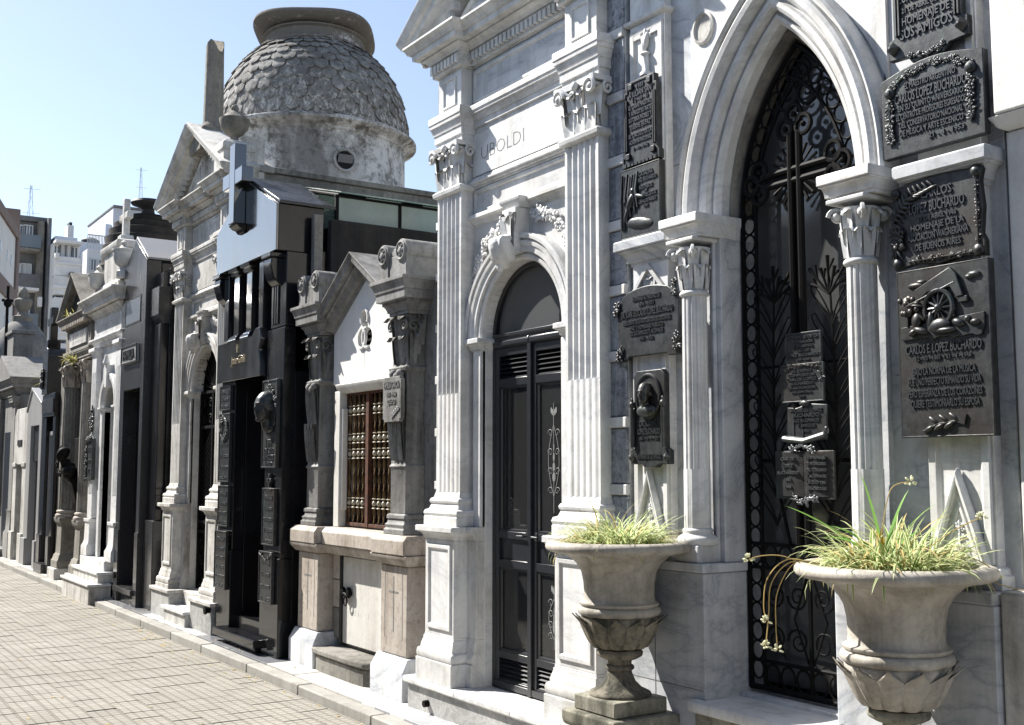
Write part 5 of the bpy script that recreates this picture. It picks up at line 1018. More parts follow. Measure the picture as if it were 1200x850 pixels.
part(Q, 'roof', MB().prism([(6.80, 2.97), (8.80, 2.97), (8.80, 3.0), (gy, 3.27), (6.80, 3.0)], 3.885, 5.9), 'roof_stone', .01)
part(Q, 'body', MB().box(4.001, 5.85, 6.76, 8.82, .06, 2.968), 'cement_mid', .01)
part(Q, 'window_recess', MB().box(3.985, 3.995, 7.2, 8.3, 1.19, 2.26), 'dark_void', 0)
# the grille: twisted brass balusters with pale knobs
gb = MB(); R = []
for i in range(49):
    z = 1.2+1.01*i/48; a0 = i*.55; R.append([(.0105*(1+.35*math.cos(2*a))*math.cos(a+a0), .0105*(1+.35*math.cos(2*a))*math.sin(a+a0), z-1.2) for a in [k*math.pi/4 for k in range(8)]])
gb.loft(R); bm_ = tomesh('baluster', gb, 'brass', ang=70)
kb = MB().ell((0, 0, 0), (.02, .02, .023), 10, 6).lathe(0, 0, [(.016, -.04), (.022, -.036), (.016, -.03)], 10).lathe(0, 0, [(.016, .03), (.022, .036), (.016, .04)], 10)
km = tomesh('knob', kb, 'knob', ang=50)
GXX = 3.79
for i, yy in enumerate([8.14, 8.06, 7.98, 7.90, 7.70, 7.62, 7.54, 7.46, 7.38]):
    b_ = inst(Q, 'baluster', bm_, (GXX, yy, 1.2))
    for z in (1.36, 1.74, 1.86, 2.08): inst(b_, 'knob', km, (GXX, yy, z))
part(Q, 'grille_frame', MB().box(GXX-.02, GXX+.02, 7.78, 7.83, 1.18, 2.225).box(GXX-.015, GXX+.015, 7.30, 8.19, 1.18, 1.205).box(GXX-.015, GXX+.015, 7.30, 8.19, 2.2, 2.225).box(GXX-.014, GXX+.014, 7.305, 7.325, 1.205, 2.2).box(GXX-.014, GXX+.014, 8.165, 8.185, 1.205, 2.2), 'rust_iron', .002)
def exg(t, x):
    m = MB().tube([(x-.004, 7.05, 1.985), (x-.004, 6.93, 2.05)], .003, 5)
    for k in range(9): m.ell((x-.005, 7.04-.012*k, 1.99+.0065*k+(.012 if k % 2 else -.009)), (.003, .017, .005), 6, 4, rx=.8 if k % 2 else -.5)
    part(t, 'laurel_sprig', m, 'granite_grey', 0, ang=60, kind='stuff')
gpl = [(6.93, 1.95), (6.93, 1.97), (6.91, 1.97), (6.91, 2.25), (6.93, 2.25), (6.93, 2.27), (7.17, 2.27), (7.17, 2.25), (7.19, 2.25), (7.19, 1.97), (7.17, 1.97), (7.17, 1.95)]
plaque('small grey marble name plaque with notched corners on the carved column', 3.625, 6.91, 7.19, 1.95, 2.27, [('FAMILIA GARCIA', .038, 2.195, .82), ('1931 - 1968', .024, 2.135, .5), ('Q.E.P.D', .03, 2.08, .45)], shape=gpl, th=.03, rim=False, mat='garcia_stone', name='marble_plaque', extra=exg, lmat='engraved')
# ================================================================== black granite tomb with a cross
by = 9.68
K = thing('black_tomb', 'polished black granite tomb with tall cross, narrow columns and bronze plaques', 'mausoleum', (4.6, by, .06))
B = 'granite_black'
part(K, 'plinth', MB().box(3.50, 3.62, 8.88, 9.30, .05, .88), 'granite_black', .006); part(K, 'plinth', MB().box(3.50, 3.62, 10.06, 10.45, .05, .88), 'granite_black', .006)
part(K, 'pier', MB().box(3.515, 3.62, 8.885, 9.28, .882, 2.82), B, .006); part(K, 'pier', MB().box(3.515, 3.62, 10.07, 10.445, .882, 2.82), B, .006)
part(K, 'door_reveal', MB().box(3.621, 3.9, 8.89, 9.29, .06, 2.45).box(3.621, 3.9, 10.06, 10.44, .06, 2.45).box(3.55, 3.9, 9.29, 10.06, 2.452, 2.83), B, .004)
part(K, 'side_wall', MB().box(3.901, 4.2, 8.90, 10.43, .06, 3.72), B, .006)
part(K, 'step', MB().box(3.40, 3.56, 9.16, 10.22, .12, .19), B, .008); part(K, 'step_base', MB().box(3.47, 3.9, 9.302, 10.058, .05, .118), B, .004); part(K, 'inner_step', MB().box(3.561, 3.9, 9.302, 10.058, .12, .30), B, .004)
for yy in (9.16, 10.22): part(K, 'step_bolt', MB().box(3.42, 3.47, yy-.03 if yy > 10 else yy-.004, yy+.004 if yy > 10 else yy+.03, .10, .118), 'iron', .003)
dr = part(K, 'door_leaf', MB().box(3.84, 3.88, 9.30, 10.05, .302, 2.44), 'door_paint', .004)
part(dr, 'door_panel', frame(frame(MB(), 9.36, 10.0, .95, 2.36, .03, 3.84, .015), 9.36, 10.0, .36, .88, .03, 3.84, .015), 'door_paint', .002)
part(dr, 'glass_pane', MB().box(3.83, 3.838, 9.42, 9.94, 1.02, 2.30), 'window_far', 0)
part(dr, 'door_handle', MB().ell((3.81, 9.40, 1.22), (.03, .03, .03), 8, 6).tube([(3.84, 9.40, 1.22), (3.8, 9.40, 1.22)], .01, 6).ell((3.82, 9.40, 1.30), (.015, .02, .05), 8, 6), 'bronze', 0)
# lintel slab with curved shoulders
part(K, 'lintel', MB().prism([(9.30, 2.43), (10.44, 2.43), (10.44, 2.80), (9.52, 2.80), (9.44, 2.86), (9.34, 2.86), (9.30, 2.76), (9.345, 2.66), (9.31, 2.55)], 3.46, 3.549), 'granite_polish', .006)
part(K, 'name_letters', text_mb('Jose Grell', 3.459, 9.84, 2.58, .075, .012, .36), 'gold_letters', 0)
part(K, 'name_cross', MB().box(3.447, 3.459, 9.855, 9.875, 2.68, 2.755).box(3.447, 3.459, 9.84, 9.89, 2.715, 2.735), 'gold_letters', 0)
part(K, 'loggia_back', MB().box(3.75, 3.9, 8.90, 10.43, 2.832, 3.50), 'granite_black', .004)
for yy, w in ((10.33, .11), (10.05, .13), (9.72, .13), (9.42, .10)):
    c = MB().box(3.50, 3.62, yy-w/2, yy+w/2, 2.83, 3.47)
    if w > .12: c.mould(yy-w/2, yy+w/2, [(2.76, 3.49), (2.77, 3.465), (2.80, 3.455), (2.825, 3.46), (2.86, 3.49)], 3.62, 3.5).mould(yy-w/2, yy+w/2, [(3.40, 3.495), (3.41, 3.475), (3.44, 3.47), (3.445, 3.455), (3.48, 3.445), (3.53, 3.445), (3.54, 3.46)], 3.62, 3.5).box(3.445, 3.62, yy-w/2-.03, yy+w/2+.03, 3.50, 3.60)
    part(K, 'loggia_column', c, 'granite_polish', .004)
part(K, 'corner_pier', MB().box(3.53, 3.75, 8.90, 9.24, 2.832, 3.47), B, .005)
for k in range(3): part(K, 'pier_rib', MB().box(3.518, 3.53, 9.06+.05*k, 9.085+.05*k, 2.86, 3.30), 'granite_dark', .003)
for yy in (9.12, 10.44): part(K, 'corbel', MB().box(3.42, 3.62, yy-.12, yy+.10, 3.43, 3.475).prism([(3.62, 3.43), (3.44, 3.43), (3.43, 3.36), (3.46, 3.25), (3.53, 3.18), (3.62, 3.16)], yy-.10, yy+.08, 'y').lathe(0, 0, [(.06, -.012), (.06, .012)], 14).xf(Matrix.Identity(4)) if False else MB().box(3.42, 3.62, yy-.12, yy+.10, 3.43, 3.475).prism([(3.62, 3.43), (3.44, 3.43), (3.43, 3.36), (3.46, 3.25), (3.53, 3.18), (3.62, 3.16)], yy-.10, yy+.08, 'y'), B, .008)
part(K, 'gable_block', MB().prism([(8.93, 3.478), (10.47, 3.478), (10.49, 3.86), (9.72, 4.25), (8.93, 3.88)], 3.462, 3.88), B, .004)
part(K, 'gable_face', MB().prism([(8.93, 3.478), (10.47, 3.478), (10.49, 3.86), (9.72, 4.25), (8.93, 3.88)], 3.44, 3.4615), 'granite_polish', .003)
part(K, 'gable_cap', MB().prism([(8.91, 3.882), (8.91, 3.91), (9.72, 4.285), (10.51, 3.89), (10.51, 3.862), (9.72, 4.253)], 3.46, 3.98), 'granite_dark', .004)
part(K, 'cross', MB().prism([(9.685, 3.86), (9.685, 4.10), (9.54, 4.16), (9.54, 4.30), (9.685, 4.24), (9.685, 4.50), (9.835, 4.55), (9.835, 4.30), (9.98, 4.24), (9.98, 4.10), (9.835, 4.16), (9.835, 3.86)], 3.33, 3.439) if False else MB().box(3.33, 3.44, 9.70, 9.84, 3.84, 4.58).box(3.332, 3.438, 9.51, 9.699, 4.19, 4.33).box(3.332, 3.438, 9.841, 10.03, 4.19, 4.33)
    , 'granite_polish', .006, label='black granite cross standing on the gable')
part(K, 'cross_foot', MB().mould(9.68, 9.84, [(3.76, 3.42), (3.79, 3.40), (3.80, 3.37), (3.835, 3.34)], 3.439, 3.42, .3, .3), B, .004)
part(K, 'rear_pier', MB().box(3.74, 3.82, 8.815, 8.885, .06, 3.80), 'cement_mid', .006)
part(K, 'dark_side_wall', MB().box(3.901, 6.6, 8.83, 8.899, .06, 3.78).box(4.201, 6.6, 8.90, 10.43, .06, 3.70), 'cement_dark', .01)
# glazed skylight on the roof
sk = thing('glass_skylight', 'low glass skylight with iron frame behind the black cross tomb', 'skylight', (4.8, 9.6, 3.78))
for k in range(4):
    x = 4.0+k*.62
    part(sk, 'frame_post', MB().box(x-.015, x+.015, 8.93, 8.96, 3.781, 4.02), 'iron', 0); part(sk, 'frame_rafter', MB().tube([(x, 8.90, 4.02), (x, 9.65, 4.22), (x, 10.35, 4.02)], .014, 6), 'iron', 0)
    if k < 3:
        part(sk, 'glass_pane', MB().prism([(8.86, 4.035), (9.65, 4.245), (9.65, 4.253), (8.86, 4.043)], x+.004, x+.616), 'skylight_glass', 0); part(sk, 'glass_pane', MB().prism([(10.38, 4.03), (9.652, 4.245), (9.652, 4.253), (10.38, 4.038)], x+.004, x+.616), 'skylight_glass', 0)
        part(sk, 'side_pane', MB().box(x+.016, x+.604, 8.94, 8.947, 3.781, 4.01), 'skylight_glass', 0)
part(sk, 'ridge', MB().box(3.98, 5.9, 9.64, 9.66, 4.20, 4.24).box(3.98, 5.9, 8.93, 8.955, 4.012, 4.03), 'iron', 0)
pl_ = solo('roof_vent', MB().lathe(5.2, 8.98, [(.05, 3.6), (.05, 4.0), (.055, 4.01), (.05, 4.02), (.05, 4.08), (.10, 4.10), (.09, 4.12), (.02, 4.16), (.02, 4.18)], 14), 'plaster_white', 'small white mushroom vent pipe beside the skylight', 'vent', (5.2, 8.98, 3.6), None, .002)
# plaques on the black piers
S_ = lambda n: [('HOMENAJE', .03), ('A LA MEMORIA', .022), ('DE SU ESPOSA', .022), ('E HIJOS', .022), ('1928', .02), ('R.I.P.', .022), ('LA SOCIEDAD', .022), ('1931', .02)][:n]
def small(label, y0, y1, z0, z1, n, x=3.515, extra=None, shape=None):
    d = (z1-z0-.03)/n; plaque(label, x, y0, y1, z0, z1, [(t, min(h, d*.6), z1-.02-d*(i+.8), .7) for i, (t, h) in enumerate(S_(n))], th=.025, border=.012, extra=extra, shape=shape, lmat='bronze_light')
def wr(c, r, seed):
    def f(t, x): part(t, 'wreath', floral(MB(), [(c[0]+r*math.cos(a*.524), c[1]+r*1.15*math.sin(a*.524)) for a in range(13)], x-.008, 40, r*.28, seed, r*.12), 'bronze', 0, ang=60)
    return f
small('small square bronze plaque, topmost on the left pier of the black cross tomb', 10.12, 10.42, 2.17, 2.40, 3)
small('tall bronze plaque with wreath, second on the left pier of the black cross tomb', 10.12, 10.42, 1.50, 2.14, 6, extra=wr((10.27, 2.0), .09, 51))
small('plain dark plaque in the middle of the left pier of the black cross tomb', 10.13, 10.41, 1.09, 1.47, 4)
small('framed bronze plaque low on the left pier of the black cross tomb', 10.11, 10.43, .52, 1.05, 6, x=3.50)
def bust(t, x):
    m = MB().prism([(9.11+.12*math.cos(math.radians(a)), 2.13+.19*math.sin(math.radians(a))) for a in range(0, 360, 15)], x-.01, x+.001); part(t, 'niche', m, 'bronze', .003)
    m = head(MB(), (x-.035, 9.11, 2.15), .14, (-1, -.15, 0)); m.ell((x-.01, 9.11, 1.965), (.02, .11, .04), 12, 8); remesh(part(t, 'portrait', m, 'bronze', 0, label='bald portrait head in high relief'), .008)
    part(t, 'laurel', floral(MB(), [(9.24, 2.0), (9.25, 2.2), (9.11, 2.34), (8.97, 2.2), (8.98, 2.0)], x, 30, .03, 61, .012), 'bronze', 0, ang=60)
plaque('bronze plaque with projecting bald portrait head on the black tomb', 3.515, 8.94, 9.28, 1.63, 2.38, [('1899', .05, 1.82, .4), ('DE SUS', .035, 1.76, .6), ('AMIGOS', .04, 1.70, .7), ('1930', .03, 1.65, .4)], th=.03, border=.014, extra=bust)
small('narrow bronze plaque with cross finial under the bald portrait head', 8.97, 9.25, .98, 1.46, 5, extra=lambda t, x: part(t, 'cross_finial', MB().box(x-.004, x+.02, 9.095, 9.125, 1.46, 1.58).box(x-.004, x+.02, 9.06, 9.16, 1.51, 1.54).box(x-.004, x+.02, 9.05, 9.17, 1.43, 1.462), 'bronze', .003))
small('swag topped bronze plaque lowest on the right pier of the black tomb', 8.96, 9.26, .50, .93, 4, x=3.50, extra=lambda t, x: part(t, 'swag', floral(MB(), [(9.25, .91), (9.11, .86), (8.97, .91)], x, 18, .022, 71, .008), 'bronze', 0, ang=60))
w = MB(); floral(w, [(9.58+.15*math.cos(a*.524), 1.93+.2*math.sin(a*.524)) for a in range(13)], 3.80, 44, .045, 81, .02)
solo('bronze_wreath', w, 'bronze', 'oval bronze wreath hanging on the door of the black cross tomb', 'wreath', (3.80, 9.58, 1.73), None, 0, None, 60)
# ================================================================== white pediment tomb further along: shares the classical order
def copy_part(o, parent, mat):
    c = o.copy(); COL.objects.link(c); c.parent = parent
    for sl_ in c.material_slots:
        if sl_.material and sl_.material.name == 'marble': sl_.link = 'OBJECT'; sl_.material = MAT[mat]
    return c
V = thing('pediment_tomb', 'weathered white pediment tomb with broken column on its roof beside black cross tomb', 'mausoleum', (4.6-.05, 11.5, .06))
skip = ('step_', 'vent_pipe', 'wing_', 'door', 'frieze_slab', 'glass', 'fanlight', 'chamber', 'altar', 'curtain', 'side_walls', 'roof', 'meeting', 'tympanum_carving')
for o in [c for c in COL.objects if c.parent == U]:
    if any(o.name.startswith(k) for k in skip): continue
    c = copy_part(o, V, 'marble_old')
    for q in [x for x in COL.objects if x.parent == o]: copy_part(q, c, 'marble_old')
vy = 11.5; dx = -.05
fz = part(V, 'frieze_slab', MB().box(3.694, 3.72, vy-.578, vy+.578, 3.536, 3.822), 'marble_old', .003)
fz2 = part(V, 'inscription_slab', MB().box(3.69, 3.702, vy-.56, vy+.56, 4.01, 4.265), 'marble_old', .003)
part(fz2, 'engraved_letters', text_mb('SENILLOSA', 3.6895, vy, 4.06, .15, .001, .95, 'C', None, -.01), 'engraved_soft', 0)
part(V, 'wing_core', MB().box(3.70, 3.9, vy+.886, vy+1.03, .36, 4.9), 'marble_old', .004); part(V, 'wing_core', MB().box(3.70, 3.9, vy-1.03, vy-.886, .36, 4.9), 'marble_old', .004)
for s in (-1, 1):
    a, b = sorted((vy+s*.36, vy+s*1.02)); part(V, 'plinth', MB().box(3.475, 3.80, a, b, .05, .325), 'grey_step', .006); part(V, 'plinth_slab', MB().box(3.455, 3.80, a-.015, b+.01, .327, .362), 'marble_old', .005)
part(V, 'step', MB().box(3.43, 3.80, vy-.355, vy+.355, .05, .18), 'marble_old', .006); part(V, 'step_slab', MB().box(3.41, 3.80, vy-.356, vy+.42, .182, .215), 'marble', .005); part(V, 'threshold', MB().box(3.62, 3.9, vy-.354, vy+.354, .216, .355), 'marble_old', .006)
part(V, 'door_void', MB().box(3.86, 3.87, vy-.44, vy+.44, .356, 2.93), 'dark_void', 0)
g = MB(); gx = 3.79
for z in (.37, .95, 1.05, 2.05, 2.42): g.box(gx-.012, gx+.012, vy-.435, vy+.435, z, z+.03)
for y_ in (-.43, -.005, .40): g.box(gx-.014, gx+.014, vy+y_, vy+y_+.03, .36, 2.44)
for k in range(18):
    for sg in (-1, 1):
        z0 = 1.09+k*.055; g.tube([(gx, vy-.42 if sg > 0 else vy+.42, z0), (gx, vy, z0+sg*0+.30 if sg > 0 else z0+.30)], .006, 4) if z0 < 1.8 else None
for y_ in (-.32, -.11, .11, .32):
    for zz in (.5, .66, .82): spiral(g, (gx, vy+y_, zz), .07, 1.5, .008, (0,1,0), (0,0,1))
    for zz in (2.15, 2.32): spiral(g, (gx, vy+y_, zz), .06, 1.5, .008, (0,1,0), (0,0,1))
for k in range(9): a = math.pi*(k+.5)/9; g.tube([(gx, vy, 2.46), (gx, vy+.43*math.cos(a), 2.46+.43*math.sin(a))], .007, 4)
part(V, 'iron_gate', g, 'iron', 0)
part(V, 'tympanum_carving', floral(MB(), [(vy-.02+.16*math.cos(a*.524), 4.74+.13*math.sin(a*.524)) for a in range(13)], 3.65, 26, .05, 19, .02), 'marble_old', 0, ang=60)
m = MB()
for k in range(26): m.box(3.632, 3.652, vy-.70+k*.055, vy-.67+k*.055, 4.56, 4.56+.55*(1-abs(-.685+k*.055)/.75))
part(V, 'tympanum_ribs', m, 'marble_old', 0, kind='stuff')
part(V, 'body', MB().box(3.901, 6.6, vy-1.0, vy+1.0, .06, 4.57).box(3.92, 6.62, vy-1.03, vy+1.03, 4.572, 4.63), 'cement_mid', .01, label='stained cement rear wall with flaking white paint')
part(V, 'roof', MB().prism([(vy-1.05, 4.56), (vy+1.05, 4.56), (vy+1.05, 4.62), (vy, 5.17), (vy-1.05, 4.62)], 3.83, 4.0), 'roof_stone', .01)
# acroteria: broken column and urn
bc = part(V, 'column_base', MB().loft([[(3.70+a*h, vy+b*h, z) for a, b in ((-1,-1),(1,-1),(1,1),(-1,1))] for h, z in ((.19, 4.95), (.19, 5.14), (.17, 5.2), (.15, 5.22))]).lathe(3.70, vy, [(.13, 5.22), (.14, 5.24), (.12, 5.27), (.11, 5.29)], 20), 'weathered', .008)
R = []
for i in range(14):
    t = i/13; z = 5.29+.85*t; R.append([(3.70+(.107-.012*t)*(1-.05*max(0, math.cos(12*a)))*math.cos(a), vy+(.107-.012*t)*(1-.05*max(0, math.cos(12*a)))*math.sin(a), z+(.05*math.sin(a*2+1)+.04*math.cos(a*3) if i == 13 else 0)) for a in [k*math.pi/24 for k in range(48)]])
part(V, 'broken_column', MB().loft(R), 'weathered', 0, ang=50, label='broken fluted column shaft')
ub = (3.62, vy-.92)
part(V, 'urn_block', MB().loft([[(ub[0]+a*h, ub[1]+b*h, z) for a, b in ((-1,-1),(1,-1),(1,1),(-1,1))] for h, z in ((.15, 4.53), (.15, 4.72), (.165, 4.73), (.165, 4.80), (.12, 4.84))]), 'marble_old', .006)
part(V, 'roof_urn', MB().lathe(*ub, [(.06, 4.84), (.04, 4.88), (.04, 4.90), (.09, 4.93), (.13, 4.98), (.145, 5.04), (.15, 5.06), (.15, 5.08), (.12, 5.09), (.10, 5.12), (.05, 5.15), (.03, 5.17), (.04, 5.19), (.03, 5.22), (.01, 5.23)], 24), 'weathered', 0, ang=50)
# ================================================================== domed mausoleum behind
DX, DY = 6.48, 15.38
D = thing('domed_mausoleum', 'large mausoleum with fish scale cement dome and round drum behind the tombs', 'mausoleum', (DX, DY, 0))
def dz(py): return H + (550-py)/FPX*16.5
RD = 1.46
part(D, 'base', MB().box(DX-1.5, DX+1.5, DY-1.5, DY+1.5, 0, 5.36), 'dome_cement', .02)
part(D, 'base_coping', MB().box(DX-1.54, DX+1.54, DY-1.54, DY+1.54, 5.362, 5.42), 'dome_cement', .02)
zb, zm, ze = 5.42, 6.44, 7.86
oc = []
part(D, 'drum', MB().lathe(DX, DY, [(RD-.08, zb), (RD-.09, zm-.12), (RD-.06, zm-.1), (RD-.06, zm-.07), (RD-.02, zm-.05), (RD+.04, zm-.03), (RD+.085, zm+.0), (RD+.085, zm+.035), (RD+.04, zm+.045), (RD+.03, zm+.07), (RD-.05, zm+.09)], 96), 'dome_cement', 0, ang=40)
# dome shell
hd = ze-zm-.06; rt_ = .80
def dr_(t):    # radius at height fraction t
    return (RD-.05)*math.sqrt(max(0, 1-(t*.86)**2.2))
part(D, 'dome_shell', MB().lathe(DX, DY, [(dr_(i/16), zm+.06+hd*i/16) for i in range(17)], 80), 'scale_cement', 0, ang=50)
sc_ = MB(); rows = 12; a = 0.0
zs = [zm+.13+(hd-.06)*(math.sin(math.pi/2*i/rows*.97)) for i in range(rows+1)]
tiers = []
for r in range(rows):
    t0 = (zs[r]-zm-.06)/hd; t1 = (zs[r+1]-zm-.06)/hd; tiers.append((t0, t1))
cnt = 0
for r, (t0, t1) in enumerate(tiers):
    n = 40; off_ = .5*(r % 2)
    me = MB(); hw = math.pi/n*1.02
    r1 = dr_(t1); r0 = dr_(t0); z1 = zm+.06+hd*t1; z0 = zm+.06+hd*t0
    L = math.hypot(z1-z0, r1-r0); ang = math.atan2(r0-r1, z1-z0)
    nr = Vector((math.cos(ang), 0, math.sin(ang)))
    rings = []
    for j in range(6):
        q = j/5    # 0 at the top, 1 at the rounded tip
        w = hw*math.sqrt(max(0, 1-max(0, (q-.35)/.65)**2)) if q > .35 else hw
        zz = z1+(z0-z1)*q*1.28+.02; rr = r1+(r0-r1)*min(q*1.28, 1.1); o_ = .005+.028*q
        row = []
        for k in range(5):
            aa = w*(-1+k/2)*.97; bul = o_*(1-.25*abs(-1+k/2)); row.append(((rr+bul*nr.x)*math.cos(aa), (rr+bul*nr.x)*math.sin(aa), zz+bul*nr.z))
        rings.append(row)
    me.loft(rings, False, False)
    me.loft([rings[-1], [(p[0]*.97, p[1]*.97, p[2]) for p in rings[-1]]], False, False)
    for k in (0, 4): me.loft([[rg[k] for rg in rings], [(rg[k][0]*.97, rg[k][1]*.97, rg[k][2]) for rg in rings]], False, False)
    m_ = tomesh('scale', me, 'scale_cement', ang=50)
    for i in range(n):
        an = 2*math.pi*(i+off_)/n
        d = Vector((math.cos(an), math.sin(an))); vis = d.x*(-.37)+d.y*(-.93) > -.15
        if vis and cnt < 300: inst(D, 'scale', m_, (DX, DY, random.uniform(-.012, .012)), (random.uniform(-.002, .002), random.uniform(-.002, .002), an+random.uniform(-.018, .018))); cnt += 1
        else: sc_.join(me, Matrix.Translation((DX, DY, 0)) @ Matrix.Rotation(an, 4, 'Z'))
part(D, 'scales', sc_, 'scale_cement', 0, kind='stuff', fix=False, ang=50)
part(D, 'collar', MB().lathe(DX, DY, [(.80, ze-.10), (.82, ze-.02), (.82, ze+.02), (.77, ze+.04), (.74, ze+.06), (.73, ze+.18), (.77, ze+.20), (.77, ze+.22)], 64), 'dome_cement', 0, ang=40)
# tilted octagonal hat
def sq(r, z, a): q = a+.55; return r*(abs(math.cos(q))**3.2+abs(math.sin(q))**3.2)**(-1/3.2)
cap = MB().lathe(0, 0, [(.70, ze+.20), (.78, ze+.215), (.85, ze+.25), (.885, ze+.28), (.885, ze+.31), (.87, ze+.33), (.55, ze+.39), (.0, ze+.43)], 64, True, sq)
cap.xf(Matrix.Translation((DX, DY, 0)) @ Matrix.Translation((0, 0, ze)) @ Matrix.Rotation(.085, 4, Vector((-.84, .54, 0))) @ Matrix.Translation((0, 0, -ze)))
part(D, 'cap', cap, 'dome_cement', 0, ang=40)
part(D, 'cap_top', MB().lathe(DX, DY, [(.60, ze+.36), (.60, ze+.43), (.3, ze+.49), (.0, ze+.5)], 32), 'tank', 0, ang=40)
def onDrum(px, py):
    d = ray(px, py); ox, oy = -DX, -DY; A = d.x**2+d.y**2; Bq = 2*(d.x*ox+d.y*oy); Cq = ox*ox+oy*oy-(RD-.085)**2; t = (-Bq-math.sqrt(Bq*Bq-4*A*Cq))/(2*A); return Vector((d.x*t, d.y*t, H+d.z*t))
oc = onDrum(404, 188); on = Vector((oc.x-DX, oc.y-DY, 0)).normalized(); os_ = Vector((-on.y, on.x, 0))
ring = [oc + on*.01 + os_*.15*math.cos(a*math.pi/14) + Vector((0,0,.15*math.sin(a*math.pi/14))) for a in range(28)]
part(D, 'oculus_rim', MB().tube(ring, .022, 8, True), 'dome_cement', 0)
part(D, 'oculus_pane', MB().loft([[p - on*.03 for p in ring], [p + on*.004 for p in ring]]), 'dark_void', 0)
part(D, 'oculus_shutter', MB().box(-.004, .004, -.11, .11, -.075, .075).xf(Matrix.Translation(oc + on*.03) @ Matrix.Rotation(math.atan2(on.y, on.x), 4, 'Z') @ Matrix.Rotation(.5, 4, 'Y')), 'window_far', 0)
cf = Vector((8.2, 14.2, 0)); part(D, 'roof_cross', MB().box(cf.x-.06, cf.x+.06, cf.y-.06, cf.y+.06, dz(230), dz(182)).box(cf.x-.17, cf.x+.17, cf.y-.05, cf.y+.05, dz(200), dz(192)), 'marble_old', .01)
# ================================================================== dark granite tomb with pointed slab
T7 = thing('dark_tomb', 'dark grey granite tomb with pointed top slab, window and name plate', 'mausoleum', (4.6, 13.3, .06)); A = 'granite_dark'
part(T7, 'front_slab', MB().prism([(13.14, 2.56), (13.86, 2.56), (13.86, .06), (14.03, .06), (14.03, 3.30), (14.09, 3.36), (14.09, 3.62), (14.03, 3.70), (14.03, 4.02), (13.52, 4.36), (13.0, 4.04), (13.0, .06), (13.14, .06)], 3.45, 3.62), A, .006)
part(T7, 'right_pier', MB().box(3.50, 3.62, 12.62, 12.995, .06, 1.05), A, .008); part(T7, 'right_pier_shaft', MB().box(3.53, 3.62, 12.66, 12.995, 1.052, 3.26), B, .006); part(T7, 'pier_head', MB().mould(12.64, 12.99, [(3.262, 3.55), (3.30, 3.53), (3.33, 3.51), (3.36, 3.51), (3.36, 3.495), (3.68, 3.495)], 3.62, 3.55, .2, 0).box(3.56, 3.62, 12.70, 12.99, 3.682, 3.86), A, .006)
part(T7, 'lower_slab', MB().box(3.438, 3.449, 13.001, 13.139, .06, .90), A, .003); part(T7, 'lower_slab', MB().box(3.438, 3.449, 13.861, 14.029, .06, .90), A, .003)
part(T7, 'door_recess', MB().box(3.621, 3.9, 12.63, 13.14, .06, 3.9).box(3.621, 3.9, 13.86, 14.02, .06, 3.9).box(3.621, 3.9, 13.141, 13.859, 2.56, 3.9), B, .006)
part(T7, 'door_leaf', MB().box(3.80, 3.84, 13.141, 13.859, .25, 2.559), 'door_paint', .004)
part(T7, 'step', MB().box(3.40, 3.62, 13.10, 13.90, .19, .25), A, .006); part(T7, 'step_base', MB().box(3.47, 3.8, 13.142, 13.858, .06, .188), B, .004)
wf = part(T7, 'window', MB().box(3.446, 3.452, 13.22, 13.86, 3.36, 3.64), 'window_far', .001); part(wf, 'window_frame', frame(MB(), 13.20, 13.88, 3.34, 3.66, .015, 3.45, .008), A, .001)
np_ = part(T7, 'name_plate', MB().box(3.425, 3.45, 13.22, 13.92, 2.87, 3.09), 'granite_grey', .004); part(np_, 'plate_border', frame(MB(), 13.22, 13.92, 2.87, 3.09, .018, 3.425, .012), 'bronze', .002); part(np_, 'plate_letters', text_mb('FAMILIA', 3.4245, 13.57, 2.92, .12, .012, .5, 'C', None, .015), 'bronze', 0)
part(T7, 'roof', MB().prism([(12.99, 4.045), (12.99, 4.07), (13.52, 4.40), (14.05, 4.05), (14.05, 4.025), (13.52, 4.365)], 3.46, 4.4), 'granite_grey', .004)
part(T7, 'body', MB().box(3.901, 6.0, 12.62, 14.02, .06, 3.85).box(3.622, 4.4, 13.0, 14.03, 3.902, 4.02), B, .01)
part(T7, 'rear_pier', MB().box(3.66, 3.9, 12.56, 12.62, .06, 3.75), B, .006)
def bolt(y, z): solo('wall_bolt', MB().tube([(3.50, y, z), (3.44, y, z)], .03, 10).tube([(3.44, y, z), (3.42, y, z)], .04, 10), 'iron', 'black drain bolt low on the plinth ' + ('beside the black tomb step' if y < 11 else 'left of the dark granite door'), 'bolt', (3.47, y, z), None, .002)
bolt(10.52, .30); bolt(13.95, .36)
# ================================================================== white arched tomb with cross and urns on top
T8 = thing('arched_tomb', 'white tomb with round arched doorway, cross and urns on its attic', 'mausoleum', (4.6, 14.9, .06)); Mw = 'marble_old'; ay = 14.78
opn = [(ay+.30*math.cos(math.radians(180*i/16)), 2.42+.30*math.sin(math.radians(180*i/16))) for i in range(17)]
part(T8, 'wall', MB().prism([(15.62, .06), (15.62, 3.5), (14.06, 3.5), (14.06, .06), (ay-.30, .06)] + opn[::-1] + [(ay+.30, .06)], 3.52, 3.62), 'marble', .004)
part(T8, 'archivolt', MB().sweep(opn, [(0, 3.62), (0, 3.50), (.02, 3.49), (.06, 3.485), (.06, 3.47), (.12, 3.465), (.14, 3.48), (.145, 3.53)]), 'marble', 0, ang=25)
part(T8, 'keystone', MB().prism([(ay-.05, 2.66), (ay+.05, 2.66), (ay+.07, 2.95), (ay-.07, 2.95)], 3.44, 3.53).lathe(3.45, ay, [(.03, 2.95), (.05, 2.97), (.03, 3.03), (.015, 3.08)], 10), 'marble', .004)
